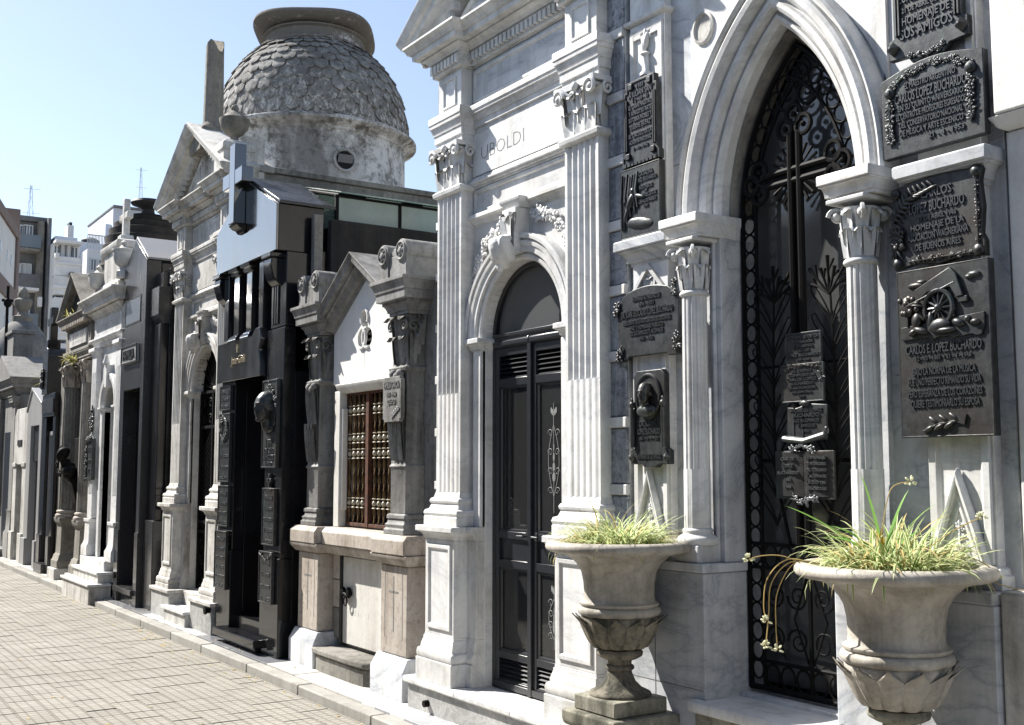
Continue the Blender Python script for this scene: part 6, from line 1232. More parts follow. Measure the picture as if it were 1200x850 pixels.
for s in (-1, 1):
    a, b = sorted((ay+s*.30, ay+s*.42)); part(T8, 'jamb', MB().box(3.49, 3.60, a, b, .50, 2.36), 'marble', .005); part(T8, 'impost', MB().mould(a, b, iprof(2.36, 2.42, 3.49, 3.455), 3.6, 3.49, .5, .5), 'marble', .003)
for pc in (15.46, 14.19):
    part(T8, 'pilaster', MB().box(3.455, 3.53, pc-.12, pc+.12, .98, 3.10).mould(pc-.13, pc+.13, [(.50, 3.40), (.62, 3.40), (.66, 3.42), (.70, 3.43), (.92, 3.435), (.94, 3.42), (.975, 3.42)], 3.53, 3.435).mould(pc-.12, pc+.12, iprof(3.10, 3.22, 3.455, 3.41), 3.53, 3.455), 'marble', .004)
    m = MB()
    for k in range(4): m.box(3.45, 3.456, pc-.085+.045*k, pc-.06+.045*k, 1.3, 2.9)
    part(T8, 'pilaster_reeding', m, 'marble', .002)
part(T8, 'architrave', MB().mould(14.08, 15.60, aprof(3.225, 3.34, 3.50, 3.42), 3.62, 3.50, 1, 1), 'marble', .003)
fr8 = part(T8, 'frieze', MB().box(3.47, 3.62, 14.09, 15.59, 3.342, 3.60), 'marble', .003); part(fr8, 'engraved_letters', text_mb('CAMBACERES', 3.4698, 14.85, 3.42, .11, .001, 1.1, 'C', None, -.01), 'engraved_soft', 0)
part(T8, 'cornice', MB().mould(14.08, 15.60, cprof(3.602, 3.86, 3.46, 3.27), 3.7, 3.46, 1, .8), 'marble_old', .004)
part(T8, 'attic', MB().mould(14.15, 15.45, [(3.862, 3.40), (3.95, 3.40), (3.95, 3.43), (4.02, 3.45)], 3.75, 3.45).mould(14.35, 15.15, [(4.022, 3.47), (4.42, 3.47), (4.42, 3.44), (4.46, 3.42), (4.50, 3.42), (4.52, 3.45)], 3.75, 3.47), Mw, .006)
part(T8, 'attic_scroll', MB().prism([(15.15, 4.022), (15.38, 4.022), (15.34, 4.12), (15.24, 4.2), (15.19, 4.34), (15.15, 4.38)], 3.50, 3.66).prism([(14.35, 4.022), (14.12, 4.022), (14.16, 4.12), (14.26, 4.2), (14.31, 4.34), (14.35, 4.38)], 3.50, 3.66), Mw, .01)
part(T8, 'attic_cross', MB().box(3.54, 3.62, 14.50, 14.59, 4.522, 5.08).box(3.542, 3.618, 14.34, 14.499, 4.80, 4.89).box(3.542, 3.618, 14.591, 14.75, 4.80, 4.89).box(3.50, 3.66, 14.45, 14.64, 4.52, 4.60), Mw, .012)
for uy, uz in ((15.36, 3.98), (14.08, 4.10)): part(T8, 'roof_urn', MB().lathe(3.45, uy, [(.09, uz-.13), (.09, uz-.05), (.05, uz-.03), (.04, uz), (.10, uz+.05), (.125, uz+.12), (.13, uz+.2), (.145, uz+.21), (.145, uz+.23), (.06, uz+.25), (.03, uz+.28), (.04, uz+.32), (.01, uz+.35)], 20), Mw, 0, ang=50)
part(T8, 'body', MB().box(3.75, 5.8, 14.06, 15.62, .06, 4.0).box(3.622, 3.749, 14.06, ay-.302, .06, 3.6).box(3.622, 3.749, ay+.302, 15.62, .06, 3.6).box(3.622, 3.749, ay-.3, ay+.3, 2.76, 3.6), 'plaster_white', .01)
part(T8, 'door_leaf', MB().box(3.70, 3.74, ay-.30, ay+.30, .46, 2.75), 'iron', .004)
part(T8, 'step', MB().box(3.18, 3.44, 14.12, 15.62, -.02, .21).box(3.30, 3.53, 14.2, 15.55, .244, .34), 'marble_old', .006); part(T8, 'step_slab', MB().box(3.16, 3.44, 14.10, 15.65, .212, .243), 'marble', .006); part(T8, 'step_slab', MB().box(3.28, 3.7, 14.18, 15.58, .342, .375), 'marble', .006); part(T8, 'threshold', MB().box(3.39, 3.69, 14.3, 15.60, .377, .495), 'marble', .005)
# ================================================================== grey weathered temple tomb
T9 = thing('temple_tomb', 'grey weathered temple tomb with columns on pedestals and mossy pediment', 'mausoleum', (4.6, 16.6, .06)); Wt = 'weathered'; ty = 16.52
part(T9, 'wall', MB().box(3.62, 3.8, 15.68, 17.46, .06, 3.2), 'cement_mid', .01)
part(T9, 'body', MB().box(3.801, 5.8, 15.68, 17.46, .06, 3.8), 'cement_mid', .01)
for cy in (17.15, 15.98):
    part(T9, 'pedestal', MB().mould(cy-.15, cy+.15, [(.22, 3.37), (.32, 3.37), (.34, 3.385), (.40, 3.40), (.42, 3.42), (.82, 3.43), (.84, 3.41), (.88, 3.39), (.93, 3.385)], 3.66, 3.43), Wt, .006); part(T9, 'pedestal_foot', MB().box(3.33, 3.66, cy-.24, cy+.24, .05, .218), 'marble_old', .008)
    part(T9, 'column_base', MB().lathe(3.54, cy, [(.17, .932), (.175, .955), (.17, .975), (.15, .985), (.15, 1.0), (.16, 1.015), (.155, 1.03), (.135, 1.04)], 24), 'pink_stone', 0, ang=40)
    part(T9, 'column_shaft', MB().lathe(3.54, cy, [(.135, 1.04), (.132, 1.9), (.12, 2.80)], 64, True, lambda r, z, a: r*(1-.07*max(0, math.cos(a*16)))), 'cement_mid', 0, ang=60)
    part(T9, 'capital', roundcap(MB(), 3.54, cy, .122, 2.80, 3.13), 'pink_stone', 0, ang=50)
part(T9, 'architrave', MB().mould(15.74, 17.32, aprof(3.132, 3.30, 3.47, 3.42), 3.8, 3.47, 1, 0), Wt, .004)
f9 = part(T9, 'frieze', MB().box(3.46, 3.8, 15.74, 17.32, 3.302, 3.60), Wt, .004); f9s = part(f9, 'inscription_slab', MB().box(3.44, 3.461, 15.95, 17.0, 3.36, 3.56), 'marble_old', .004); part(T9, 'inscription_letters', text_mb('FAMILIA', 3.4395, 16.45, 3.47, .06, .001, .6, 'C', text_mb('DE RAWSON', 3.4395, 16.45, 3.39, .05, .001, .7)), 'engraved_soft', 0)
part(T9, 'cornice', MB().mould(15.78, 17.26, cprof(3.602, 3.78, 3.46, 3.33), 3.85, 3.46, 1, 1), Wt, .004)
m = MB()
for k in range(14): m.box(3.355, 3.43, 15.76+k*.108, 15.81+k*.108, 3.63, 3.68)
part(T9, 'modillions', m, 'pink_stone', 0, kind='stuff')
part(T9, 'raking_cornice', MB().sweep([(17.42, 3.77), (ty, 4.36), (15.62, 3.77)], [(-.12, 3.85), (-.12, 3.43), (-.08, 3.42), (-.08, 3.36), (-.03, 3.35), (0, 3.325), (.03, 3.325), (.03, 3.85)]), Wt, .004)
part(T9, 'tympanum', MB().prism([(17.2, 3.78), (15.84, 3.78), (ty, 4.22)], 3.45, 3.6), 'cement_dark', .005)
part(T9, 'roof', MB().prism([(15.6, 3.80), (17.44, 3.80), (ty, 4.38)], 3.86, 5.9), 'roof_stone', .01)
rk = random.Random(4); m = MB()
for k in range(16):
    t_ = k/15; r_ = .19*(1-.75*t_**1.3); m.ell((3.85+rk.uniform(-.05, .05), 15.75+rk.uniform(-.06, .06), 4.0+.75*t_), (r_*rk.uniform(.7, 1.1), r_*rk.uniform(.7, 1.1), .10), 8, 6, rk.uniform(-.4, .4), rk.uniform(-.4, .4))
part(T9, 'rough_finial', m, 'roof_stone', 0, label='rough rocky pinnacle', ang=60)
rk = random.Random(9); 
def weed(th, c, n, L, seed):
    r_ = random.Random(seed); m = MB()
    for k in range(n): blade(m, (c[0]+r_.uniform(-.05, .05), c[1]+r_.uniform(-.08, .08), c[2]), r_.uniform(0, 6.28), L*r_.uniform(.5, 1.1), r_.uniform(.3, 1.5), .02, r_.uniform(.5, 2), r_, (0,0,0), 4)
    return m
for c, n, L, lab in (((3.40, 16.55, 3.12), 60, .22, 'yellow green weeds growing on the capital of the grey temple tomb'), ((3.42, 16.85, 3.80), 40, .16, 'small weeds sprouting inside the mossy pediment'), ((3.9, 20.0, 3.0), 90, .5, 'bushy weeds growing behind the granite roof at far left')):
    wd = thing('weed_tuft', lab, 'plant', c, 'weeds on the tombs'); part(wd, 'foliage', weed(wd, c, n, L, int(c[1]*10)), 'weed', 0, kind='stuff', fix=False, ang=80)
# bust on a bracket, wreath and plaque fixed to the temple tomb
bz = thing('bronze_bust', 'dark bronze bust with high collar on a bracket by the grey columns', 'bust', (3.42, 16.32, 1.27))
m = head(MB(), (3.27, 16.32, 1.82), .105, (-1, .1, 0)); m.ell((3.36, 16.32, 1.60), (.10, .20, .085), 14, 9); m.ell((3.36, 16.32, 1.66), (.085, .12, .07), 14, 9); m.ell((3.37, 16.32, 1.54), (.09, .15, .08), 14, 9); m.lathe(3.32, 16.32, [(.06, 1.60), (.055, 1.70), (.05, 1.76)], 14); remesh(part(bz, 'figure', m, 'iron', 0), .010)
part(bz, 'bracket', MB().loft([[(3.60, 16.32-w_, z), (x_, 16.32-w_, z), (x_, 16.32+w_, z), (3.60, 16.32+w_, z)] for z, x_, w_ in ((1.15, 3.45, .07), (1.3, 3.42, .09), (1.42, 3.38, .12), (1.46, 3.34, .14), (1.49, 3.34, .14))]).box(3.46, 3.62, 16.14, 16.5, 1.3, 2.05), 'iron', .006)
solo('bronze_wreath', floral(MB(), [(16.95+.17*math.cos(a*.524), 1.72+.17*math.sin(a*.524)) for a in range(13)], 3.38, 40, .06, 91, .03), 'iron', 'bronze wreath sticking out beside the bust on the far grey column', 'wreath', (3.38, 16.95, 1.5), None, 0, None, 60)
plaque('ornate bronze plaque with flowers beside the white arched doorway', 3.47, 15.28, 15.60, 1.48, 2.02, [('HOMENAJE', .05, 1.85, .7), ('1910', .05, 1.70, .5), ('R.I.P.', .05, 1.58, .5)], th=.04, border=.03, extra=lambda t, x: part(t, 'flowers', floral(MB(), [(15.58, 1.5), (15.6, 2.0), (15.3, 2.03)], x, 30, .045, 15, .02), 'bronze', 0, ang=60))
solo('bronze_flower_cluster', floral(MB(), [(15.40, 2.12), (15.43, 2.40)], 3.45, 22, .06, 17, .06), 'bronze', 'cluster of bronze flowers high on the white pilaster above the ornate plaque', 'ornament', (3.45, 15.4, 2.1), None, 0, None, 60)
# ================================================================== far tombs
F1 = thing('black_slab_tomb', 'black slab tomb with round topped pillar and cross, beyond the grey columns', 'mausoleum', (4.4, 18.3, .06))
part(F1, 'wall', MB().box(3.52, 5.6, 17.50, 17.86, .06, 3.0), 'cement_mid', .01)
part(F1, 'front', MB().box(3.46, 3.6, 17.865, 18.05, .06, 2.42).box(3.46, 3.6, 18.55, 18.80, .06, 2.42).box(3.44, 3.6, 17.87, 18.82, 2.425, 2.78), B, .008); part(F1, 'frieze_panel', MB().box(3.425, 3.441, 17.92, 18.78, 2.48, 2.70), A, .004)
part(F1, 'door_leaf', MB().box(3.56, 3.6, 18.051, 18.549, .2, 2.42), 'door_paint', .004); part(F1, 'door_frame', MB().box(3.51, 3.561, 18.052, 18.10, .2, 2.2).box(3.51, 3.561, 18.50, 18.548, .2, 2.2).box(3.51, 3.561, 18.10, 18.50, 2.14, 2.2), 'granite_grey', .004)
part(F1, 'step', MB().box(3.36, 3.6, 18.02, 18.60, .06, .2), A, .006); part(F1, 'foot_block', MB().box(3.42, 3.46, 17.87, 18.06, .06, .62), A, .006); part(F1, 'foot_block', MB().box(3.42, 3.46, 18.56, 18.79, .06, .62), A, .006)
part(F1, 'pillar', MB().prism([(18.40, 2.785), (18.82, 2.785), (18.82, 3.36)] + [(18.61+.21*math.cos(math.radians(a)), 3.36+.17*math.sin(math.radians(a))) for a in range(15, 180, 15)] + [(18.40, 3.36)], 3.42, 3.9), A, .008)
part(F1, 'cross', MB().box(3.47, 3.58, 18.55, 18.69, 3.52, 4.16).box(3.472, 3.578, 18.41, 18.549, 3.88, 4.0).box(3.472, 3.578, 18.691, 18.83, 3.88, 4.0).box(3.43, 3.62, 18.51, 18.73, 3.50, 3.64), B, .012)
part(F1, 'body', MB().box(3.601, 5.6, 17.861, 18.82, .06, 2.78), B, .01)
part(F1, 'relief', floral(MB(), [(18.72, 2.9), (18.74, 3.15)], 3.42, 18, .07, 27, .05), 'bronze', 0, ang=60)
F2 = thing('grey_slab_tomb', 'grey polished granite tomb with pointed top slab at far left', 'mausoleum', (4.4, 19.5, .06)); Gg = 'granite_grey'
part(F2, 'front', MB().prism([(18.86, .06), (19.06, .06), (19.06, 2.32), (19.75, 2.32), (19.75, .06), (20.1, .06), (20.1, 2.55), (19.72, 2.9), (18.86, 2.62)], 3.45, 3.6), Gg, .008); part(F2, 'door_leaf', MB().box(3.55, 3.59, 19.061, 19.749, .15, 2.319), 'door_paint', .004)
part(F2, 'foot_block', MB().box(3.41, 3.449, 18.88, 19.05, .06, .5), Gg, .006); part(F2, 'foot_block', MB().box(3.41, 3.449, 19.76, 20.08, .06, .5), Gg, .006); part(F2, 'transom', MB().box(3.50, 3.549, 19.07, 19.74, 1.75, 2.31), A, .004); part(F2, 'roof', MB().prism([(18.84, 2.63), (19.72, 2.91), (20.12, 2.56), (20.12, 2.60), (19.72, 2.96), (18.84, 2.67)], 3.43, 4.6), Gg, .004); part(F2, 'body', MB().box(3.601, 4.6, 18.86, 20.1, .06, 2.52), 'granite_dark', .01)
F3 = thing('pale_slab_tomb', 'pale grey narrow tomb with small bronze name plate at far left', 'mausoleum', (4.4, 20.8, .06))
part(F3, 'front', MB().prism([(20.14, .06), (20.48, .06), (20.48, 1.7), (21.02, 1.7), (21.02, .06), (21.34, .06), (21.34, 2.55), (21.15, 2.66), (20.14, 2.66)], 3.46, 3.6), 'marble_old', .008); part(F3, 'capital_band', MB().box(3.44, 3.46, 20.16, 20.47, 1.66, 1.73).box(3.44, 3.46, 21.03, 21.33, 1.66, 1.73), 'marble_old', .006); part(F3, 'door_leaf', MB().box(3.55, 3.59, 20.481, 21.019, .06, 1.7), 'granite_dark', .004)
part(F3, 'name_plate', MB().box(3.445, 3.461, 20.55, 20.95, 2.02, 2.12), 'bronze', .003); part(F3, 'foot_block', MB().box(3.42, 3.46, 20.16, 20.47, .06, .55), 'marble_old', .006); part(F3, 'foot_block', MB().box(3.42, 3.46, 21.03, 21.33, .06, .55), 'marble_old', .006); part(F3, 'body', MB().box(3.601, 4.8, 20.14, 21.34, .06, 2.62), 'cement_mid', .01)
F4 = thing('grey_pediment_tomb', 'grey pediment tomb with square block on its ridge at the left picture edge', 'mausoleum', (4.6, 22.4, .06))
part(F4, 'wall', MB().box(3.55, 5.4, 21.42, 23.5, .06, 2.95), 'dome_grey', .01); part(F4, 'pilaster', MB().box(3.47, 3.549, 21.46, 21.8, .9, 2.72).mould(21.48, 21.78, cprof(2.72, 2.92, 3.47, 3.40), 3.549, 3.47).mould(21.44, 21.82, [(.06, 3.42), (.5, 3.42), (.55, 3.45), (.85, 3.46), (.9, 3.44)], 3.549, 3.46), 'dome_grey', .006); part(F4, 'pilaster', MB().box(3.47, 3.549, 23.1, 23.44, .9, 2.92), 'dome_grey', .006)
part(F4, 'cornice', MB().mould(21.5, 23.45, cprof(2.952, 3.25, 3.52, 3.34), 5.4, 3.52), 'dome_grey', .005); part(F4, 'roof', MB().prism([(21.32, 3.252), (23.63, 3.252), (22.47, 3.72)], 3.36, 5.4), 'dome_grey', .01); part(F4, 'ridge_block', MB().box(3.6, 3.95, 22.75, 23.4, 3.3, 4.18).box(3.56, 3.99, 22.71, 23.44, 4.182, 4.25), 'dome_grey', .01)
part(F4, 'door_leaf', MB().box(3.53, 3.549, 22.1, 22.8, .2, 2.3), 'door_paint', .004); part(F4, 'step', MB().box(3.3, 3.549, 21.9, 23.0, .06, .2), 'dome_grey', .006)
F5 = thing('grey_domed_tomb', 'smooth grey cement dome with stone finial rising behind the far left tombs', 'mausoleum', (5.0, 30.0, 0)); c5 = onY(24, 430, 30.0)
part(F5, 'base', MB().box(c5.x-.75, c5.x+.75, 29.3, 30.7, 0, 4.15), 'dome_grey', .02); part(F5, 'dome', MB().lathe(c5.x, 30, [(.74, 4.152), (.74, 4.25), (.70, 4.3)] + [(.70*math.cos(a*math.pi/20), 4.3+1.05*math.sin(a*math.pi/20)) for a in range(1, 9)], 40), 'dome_grey', 0, ang=40)
part(F5, 'finial', MB().lathe(c5.x, 30, [(.25, 5.25), (.25, 5.42), (.14, 5.46), (.10, 5.55), (.18, 5.65), (.22, 5.76), (.22, 5.84), (.12, 5.90), (.14, 5.98), (.10, 6.1), (.02, 6.18)], 20), 'weathered', 0, ang=40)
cc = onY(8, 372, 27.0); F6 = solo('iron_cross', MB().box(cc.x-.03, cc.x+.03, 26.97, 27.03, 2.6, 5.72).box(cc.x-.12, cc.x+.12, 26.975, 27.025, 5.36, 5.42).ell((cc.x, 26.96, 5.33), (.09, .05, .11), 10, 6), 'iron', 'dark iron cross with ring in front of the white building', 'cross', (cc.x, 27, 2.6), None, .005)
# dark stepped dome behind the dark granite tomb
c7 = onY(172, 300, 19.0); F7 = thing('dark_domed_tomb', 'dark stepped dome with flat dish finial behind the pointed granite slab', 'mausoleum', (c7.x, 19.0, 0))
part(F7, 'base', MB().box(c7.x-.9, c7.x+.9, 18.2, 19.9, 0, 4.6), 'cement_mid', .02)
pr = []
for k in range(7):
    a0, a1 = k/7*1.3, (k+1)/7*1.3; pr += [(.72*math.cos(a0), 5.0+.93*math.sin(a0)), (.72*math.cos(a0)+.010, 5.0+.93*math.sin(a1)-.02), (.72*math.cos(a1)+.018, 5.0+.93*math.sin(a1))]
part(F7, 'drum', MB().lathe(c7.x, 19, [(.74, 4.602), (.74, 4.95), (.77, 4.96), (.77, 5.0)], 40), 'cement_mid', 0, ang=40)
part(F7, 'dome', MB().lathe(c7.x, 19, pr, 40), 'cement_dark', 0, ang=30); part(F7, 'finial', MB().lathe(c7.x, 19, [(.18, 5.86), (.12, 5.92), (.10, 6.0), (.14, 6.04), (.27, 6.08), (.29, 6.11), (.27, 6.15), (.1, 6.18), (.0, 6.19)], 24), 'tank', 0, ang=40)
# ================================================================== apartment houses behind the cemetery
def win(th, x0, x1, y, z0, z1, mat='window_far', fr='far_white', bars=1, d=.12):
    w = part(th, 'window', MB().box(x0, x1, y-.02, y+.05, z0, z1), mat, 0)
    m = MB().box(x0-.08, x1+.08, y-d, y-.005, z0-.1, z0-.004).box(x0-.08, x1+.08, y-d, y-.005, z1+.004, z1+.08).box(x0-.08, x0-.004, y-d, y-.005, z0-.003, z1+.003).box(x1+.004, x1+.08, y-d, y-.005, z0-.003, z1+.003)
    for k in range(1, bars+1): xx = x0+(x1-x0)*k/(bars+1); m.box(xx-.04, xx+.04, y-d*.8, y-.021, z0, z1)
    part(w, 'window_frame', m, fr, 0); return w
YB = 85.0
def X(px, Y=YB): return onY(px, 300, Y).x
def Zp(py, px=60, Y=YB): return onY(px, py, Y).z
# dark block with balconies
b1 = thing('apartment_block', 'dark grey apartment block with balconies behind the cemetery, left', 'building', (X(34), YB+6, 0))
xa, xb = X(10), X(56); top = Zp(263)
part(b1, 'wall', MB().box(xa, xb, YB, YB+14, 0, top), 'far_dark', .05)
part(b1, 'pillar', MB().box(X(42), X(49), YB-.7, YB-.003, 0, top+.02), 'cement_mid', .03); part(b1, 'pillar', MB().box(X(52), X(57)-.05, YB-1.0, YB-.003, 0, top+.25), 'far_dark', .03)
part(b1, 'parapet', MB().box(xa, xb, YB-.4, YB+.3, top+.003, top+.35), 'far_dark', .03)
fl_h = (Zp(285)-Zp(330)); zf_ = Zp(297)
for k in range(7):
    z = zf_-k*fl_h
    if z < 2: break
    m1, m2 = X(17), X(40)
    part(b1, 'balcony_slab', MB().box(m1-.3, m2+.2, YB-1.3, YB-.003, z-.2, z), 'far_white' if k % 2 else 'cement_mid', .02)
    part(b1, 'balcony_rail', MB().box(m1-.3, m2+.2, YB-1.3, YB-1.24, z+.05, z+.95), 'window_far' if k % 2 == 0 else 'far_dark', 0)
    win(b1, X(18), X(25), YB, z+.1, z+1.75, 'blind_far' if k in (1, 3) else 'window_far'); win(b1, X(27), X(36), YB, z+.1, z+1.8, 'blind_far' if k == 1 else 'window_far', bars=2)
    part(b1, 'air_conditioner', MB().box(X(43.5), X(48), YB-1.2, YB-.72, z-1.3, z-.6), 'far_white', .03) if k in (1, 3) else None
# antenna masts
def mast(px, y0, y1, lab, Y):
    m = MB(); x = X(px, Y); z0, z1 = Zp(y0, px, Y), Zp(y1, px, Y); w = .24
    for a, b in ((-1,-1),(1,-1),(0,1)): m.tube([(x+a*w, Y+b*w, z0), (x+a*.06, Y+b*.06, z1)], .02, 4)
    n = int((z1-z0)/.6)
    for k in range(n):
        t0 = k/n; t1 = (k+1)/n; q0 = w*(1-t0)+.06*t0; q1 = w*(1-t1)+.06*t1
        m.tube([(x-q0, Y-q0, z0+(z1-z0)*t0), (x+q1, Y-q1, z0+(z1-z0)*t1)], .011, 3); m.tube([(x+q0, Y-q0, z0+(z1-z0)*t0), (x, Y+q1, z0+(z1-z0)*t1)], .011, 3)
    for zz in (z1-.3, z1-2.2): m.tube([(x-.5, Y, zz), (x+.7, Y, zz+.05)], .016, 4)
    solo('antenna_mast', m, 'metal_far', lab, 'antenna', (x, Y, z0), 'masts on the roofs', 0)
mast(33, 262, 217, 'thin lattice antenna mast on the dark apartment block', YB+6); mast(162, 246, 196, 'thin lattice antenna mast above the tall pale block', 120)
# white block with blank party wall and window bays
b2 = thing('apartment_block', 'white apartment block with window bays behind the cemetery, centre', 'building', (X(72), YB+6, 0))
part(b2, 'party_wall', MB().prism([(X(57), YB+.6), (X(77), YB+9), (X(86), YB+9), (X(86), YB+12), (X(57), YB+12)], 0, Zp(262), 'z'), 'far_white', .05)
part(b2, 'chimney', MB().box(X(76, YB+8), X(83, YB+8), YB+7.2, YB+8.5, 0, Zp(266, 80, YB+8)), 'far_white', .05); part(b2, 'chimney_pot', MB().box(X(78, YB+8), X(81.5, YB+8), YB+7.4, YB+8.3, Zp(266, 80, YB+8)+.003, Zp(262, 80, YB+8)), 'tank', .02)
part(b2, 'front', MB().box(X(55.5), X(86), YB-2.0, YB+.55, 0, Zp(290)), 'far_white', .05); part(b2, 'roof_terrace', MB().box(X(60), X(86), YB-1.2, YB+.5, Zp(290)+.003, Zp(286)+.4), 'far_blue', .04)
for k, (t0, t1) in enumerate(((294, 307), (319, 329), (346, 354), (372, 380), (398, 406), (424, 432))):
    part(b2, 'bay', MB().box(X(55.5), X(84.5), YB-3.0, YB-2.003, Zp(t1)-1.4, Zp(t1)-.05), 'far_white', .04)
    for j in range(4): win(b2, X(57+j*6.8), X(62.5+j*6.8), YB-2.0, Zp(t1), Zp(t0), 'blind_far' if k in (0, 4) and j % 3 else 'window_far', 'far_white' if k != 1 else 'far_dark', 1, .1)
    part(b2, 'canopy', MB().box(X(55), X(85.5), YB-3.1, YB-2.003, Zp(t0)+.1, Zp(t0)+.3), 'far_white', .02)
part(b2, 'air_conditioner', MB().box(X(53.5), X(58.5), YB-3.5, YB-3.005, Zp(312), Zp(306)), 'far_white', .04); part(b2, 'air_conditioner', MB().box(X(71), X(76), YB-3.5, YB-3.005, Zp(332), Zp(326)), 'tank', .04)
# bluish block with roof railing and tank
b3 = thing('apartment_block', 'pale blue white building with roof railing and black water tank', 'building', (X(108, 95), 98, 0)); Y3 = 95
part(b3, 'wall', MB().box(X(86, Y3), X(150, Y3), Y3, Y3+12, 0, Zp(284, 100, Y3)), 'far_blue', .05)
part(b3, 'terrace', MB().box(X(94, Y3), X(128, Y3), Y3-2.5, Y3-.003, 0, Zp(299, 110, Y3)), 'far_white', .05)
m = MB(); x0, x1 = X(94.5, Y3), X(127, Y3); zt = Zp(299, 110, Y3)
for k in range(20): xx = x0+(x1-x0)*k/19; m.box(xx-.025, xx+.025, Y3-2.4, Y3-2.34, zt, zt+1.15)
m.box(x0, x1, Y3-2.41, Y3-2.33, zt+1.15, zt+1.22); part(b3, 'railing', m, 'metal_far', 0)
for j in range(3):
    for k in range(4): win(b3, X(90+j*9, Y3), X(95+j*9, Y3), Y3-2.5 if j else Y3, Zp(322+k*26, 100, Y3), Zp(310+k*26, 100, Y3), 'window_far', 'far_white', 1, .1) if j else win(b3, X(87.5, Y3), X(92, Y3), Y3, Zp(322+k*26, 90, Y3), Zp(310+k*26, 90, Y3), 'window_far', 'far_white', 0, .1)
tk = (X(115, Y3), Y3+3); part(b3, 'water_tank', MB().lathe(*tk, [(.75, Zp(284, 115, Y3)), (.75, Zp(275, 115, Y3)), (.4, Zp(272, 115, Y3)), (.2, Zp(271.5, 115, Y3))], 20), 'tank', 0); part(b3, 'tank_stand', MB().box(tk[0]-1.6, tk[0]+2.2, tk[1]-1, tk[1]+1, Zp(285.5, 115, Y3), Zp(284, 115, Y3)), 'tank', 0)
b4 = thing('apartment_block', 'tall plain pale blue block behind the cross of the white tomb', 'building', (X(142, 105), 110, 0)); Y4 = 105
part(b4, 'tower', MB().box(X(131, Y4), X(166, Y4), Y4, Y4+10, 0, Zp(244, 140, Y4)), 'far_blue', .05); part(b4, 'wing', MB().box(X(124, Y4), X(131, Y4)-.003, Y4+.5, Y4+10, 0, Zp(261, 125, Y4)), 'far_blue', .05); part(b4, 'roof_slab', MB().box(X(130, Y4), X(167, Y4), Y4-.3, Y4+10.2, Zp(244, 140, Y4)+.003, Zp(243, 140, Y4)+.1), 'far_dark', .02)
win(b4, X(133, Y4), X(137, Y4), Y4, Zp(271.5, 135, Y4), Zp(268, 135, Y4), 'window_far', 'far_white', 0, .1)
# white and brown house at the left edge, seen cornerwise
b5 = thing('corner_house', 'white house with brown bands at the left picture edge', 'building', (7.6, 66, 0)); Y5 = 60.0
p0_, p1_ = onY(-60, 150, 42.0), onY(21, 283, Y5); dxy = Vector((p1_.x-p0_.x, p1_.y-p0_.y)).normalized(); nn = Vector((-dxy.y, dxy.x))
def wallseg(a, b, z0, z1, o, mat, nm, th=.3):
    A_ = Vector((p0_.x, p0_.y))+dxy*a; B_ = Vector((p0_.x, p0_.y))+dxy*b; part(b5, nm, MB().prism([tuple(A_-nn*o), tuple(B_-nn*o), tuple(B_+nn*th), tuple(A_+nn*th)], z0, z1, 'z'), mat, .03)
Lw = (Vector((p1_.x, p1_.y))-Vector((p0_.x, p0_.y))).length
z1_ = p1_.z
wallseg(-4, Lw, 0, z1_-.0, 0, 'far_white', 'wall', 8)
wallseg(-4, Lw+.02, z1_+.003, z1_+.5, .12, 'far_brown', 'parapet', 8); wallseg(-4, Lw+.02, z1_-3.4, z1_-2.6, .10, 'far_brown', 'band', 0); wallseg(Lw-.9, Lw+.015, 0, z1_-.01, .11, 'far_brown', 'corner_band', 0)
for a in (Lw-2.2, Lw-3.6, Lw-6.0, Lw-9): 
    for zz in (z1_-1.6, z1_-4.8, z1_-7.4): wallseg(a, a+.25, zz, zz+.5, .02, 'window_far', 'vent_slot', 0)
ch = onY(9.5, 245, 64); part(b5, 'chimney', MB().box(ch.x-.55, ch.x+.55, 63.5, 64.6, 0, onY(9, 246, 64).z), 'far_brown', .03)
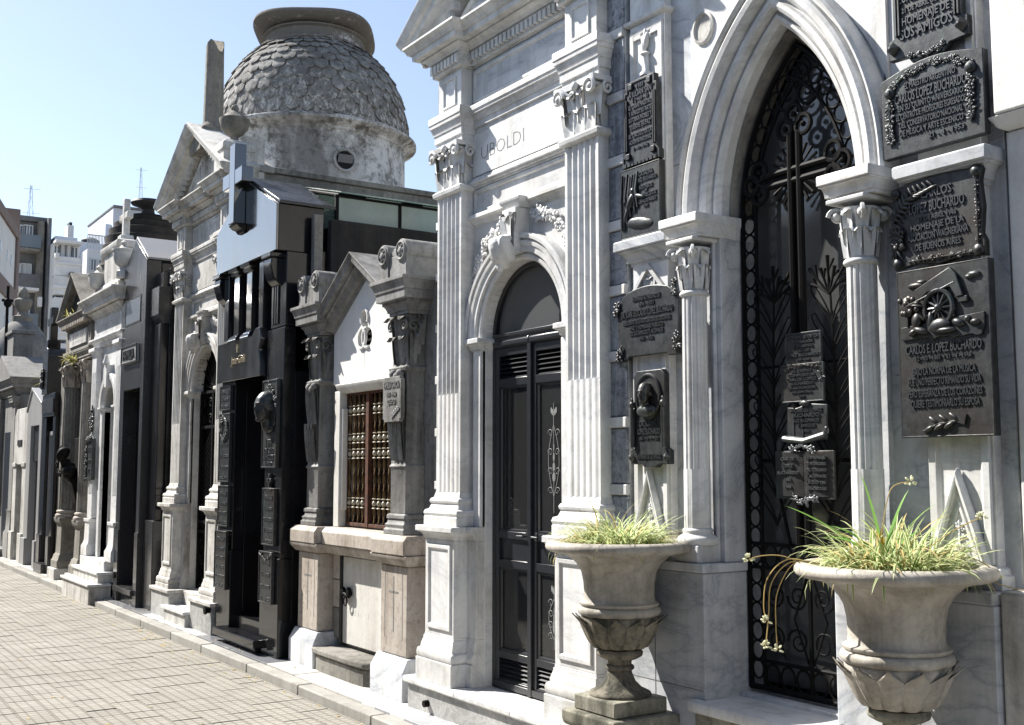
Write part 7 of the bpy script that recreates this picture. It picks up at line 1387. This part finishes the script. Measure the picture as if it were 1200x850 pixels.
# ================================================================== unseen tombs added across the lane (they shade it and mirror in the polished granite)
rk = random.Random(12); y = -9.0; k = 0
desc = ['plain pale', 'grey pediment', 'tall white', 'low dark granite', 'stained cement', 'cream arched']
ordn = ['first', 'second', 'third', 'fourth', 'fifth', 'sixth', 'seventh', 'eighth', 'ninth', 'tenth', 'eleventh', 'twelfth', 'thirteenth', 'fourteenth', 'fifteenth', 'sixteenth', 'seventeenth', 'eighteenth', 'nineteenth', 'twentieth', 'twenty first', 'twenty second', 'twenty third', 'twenty fourth', 'twenty fifth']
while y < 46:
    w = rk.uniform(2.2, 3.4); h = rk.uniform(3.4, 4.6) + (1.15 if y > 14 else 0); mt = ['marble_old', 'weathered', 'marble', 'granite_dark', 'cement_mid', 'plaster_white'][k % 6]; yc = y+w/2  # farther ones raised to block the sky mirrored in dark granite
    o = thing('unseen_facing_tomb', f'{desc[k % 6]} unseen tomb added across the lane, {ordn[k]} from the near end', 'mausoleum', (-3.4, yc, 0), 'unseen added tombs across the lane')
    part(o, 'body', MB().box(-5.2, -2.06, y+.02, y+w-.02, -.04, h), mt, .02); part(o, 'plinth', MB().box(-2.06+.001, -1.9, y+.05, y+w-.05, -.04, .6), mt, .01)
    part(o, 'cornice', MB().box(-5.3, -1.86, y+.01, y+w-.01, h+.002, h+.22), mt, .02); part(o, 'pediment', MB().prism([(y+.05, h+.223), (y+w-.05, h+.223), (yc, h+.223+w*.22)], -5.2, -1.9), mt, .01)
    part(o, 'door', MB().box(-2.059, -2.02, yc-.42, yc+.42, .601, 2.6), 'door_paint', .01)
    for s in (-1, 1): part(o, 'pilaster', MB().box(-2.059, -1.95, yc+s*(w/2-.3)-.14, yc+s*(w/2-.3)+.14, .601, h), mt, .01)
    y += w; k += 1
struct('facing_footway', MB().box(-5.4, -1.725, -12, 80, -.045, .04), 'kerb', label='stone footway under the unseen tombs added across the lane')

# dry leaves and grit scattered along the kerb
rl = random.Random(77); m = MB()
for k in range(260):
    if rl.random() < .6: x = 3.2-abs(rl.gauss(0, .12)); z = .002
    else: x = rl.uniform(-.5, 3.2); z = .002
    if rl.random() < .15: x = rl.uniform(3.37, 3.5); z = .07
    y = rl.uniform(4.5, 16); a = rl.uniform(0, 6.28); L = rl.uniform(.006, .028); w_ = L*rl.uniform(.3, .6); c, s_ = math.cos(a), math.sin(a)
    m.add([(x-c*L, y-s_*L, z), (x+s_*w_, y-c*w_, z+rl.uniform(.001, .008)), (x+c*L, y+s_*L, z+.001), (x-s_*w_, y+c*w_, z+rl.uniform(.001, .008))], [(0, 1, 2), (0, 2, 3)])
o = bpy.data.objects.new('leaf_litter', tomesh('leaf_litter', m, 'leaf_dry', fix=False)); COL.objects.link(o); tag(o, 'scattered dry leaf scraps on the lane and kerb', 'leaves', None, 'stuff')
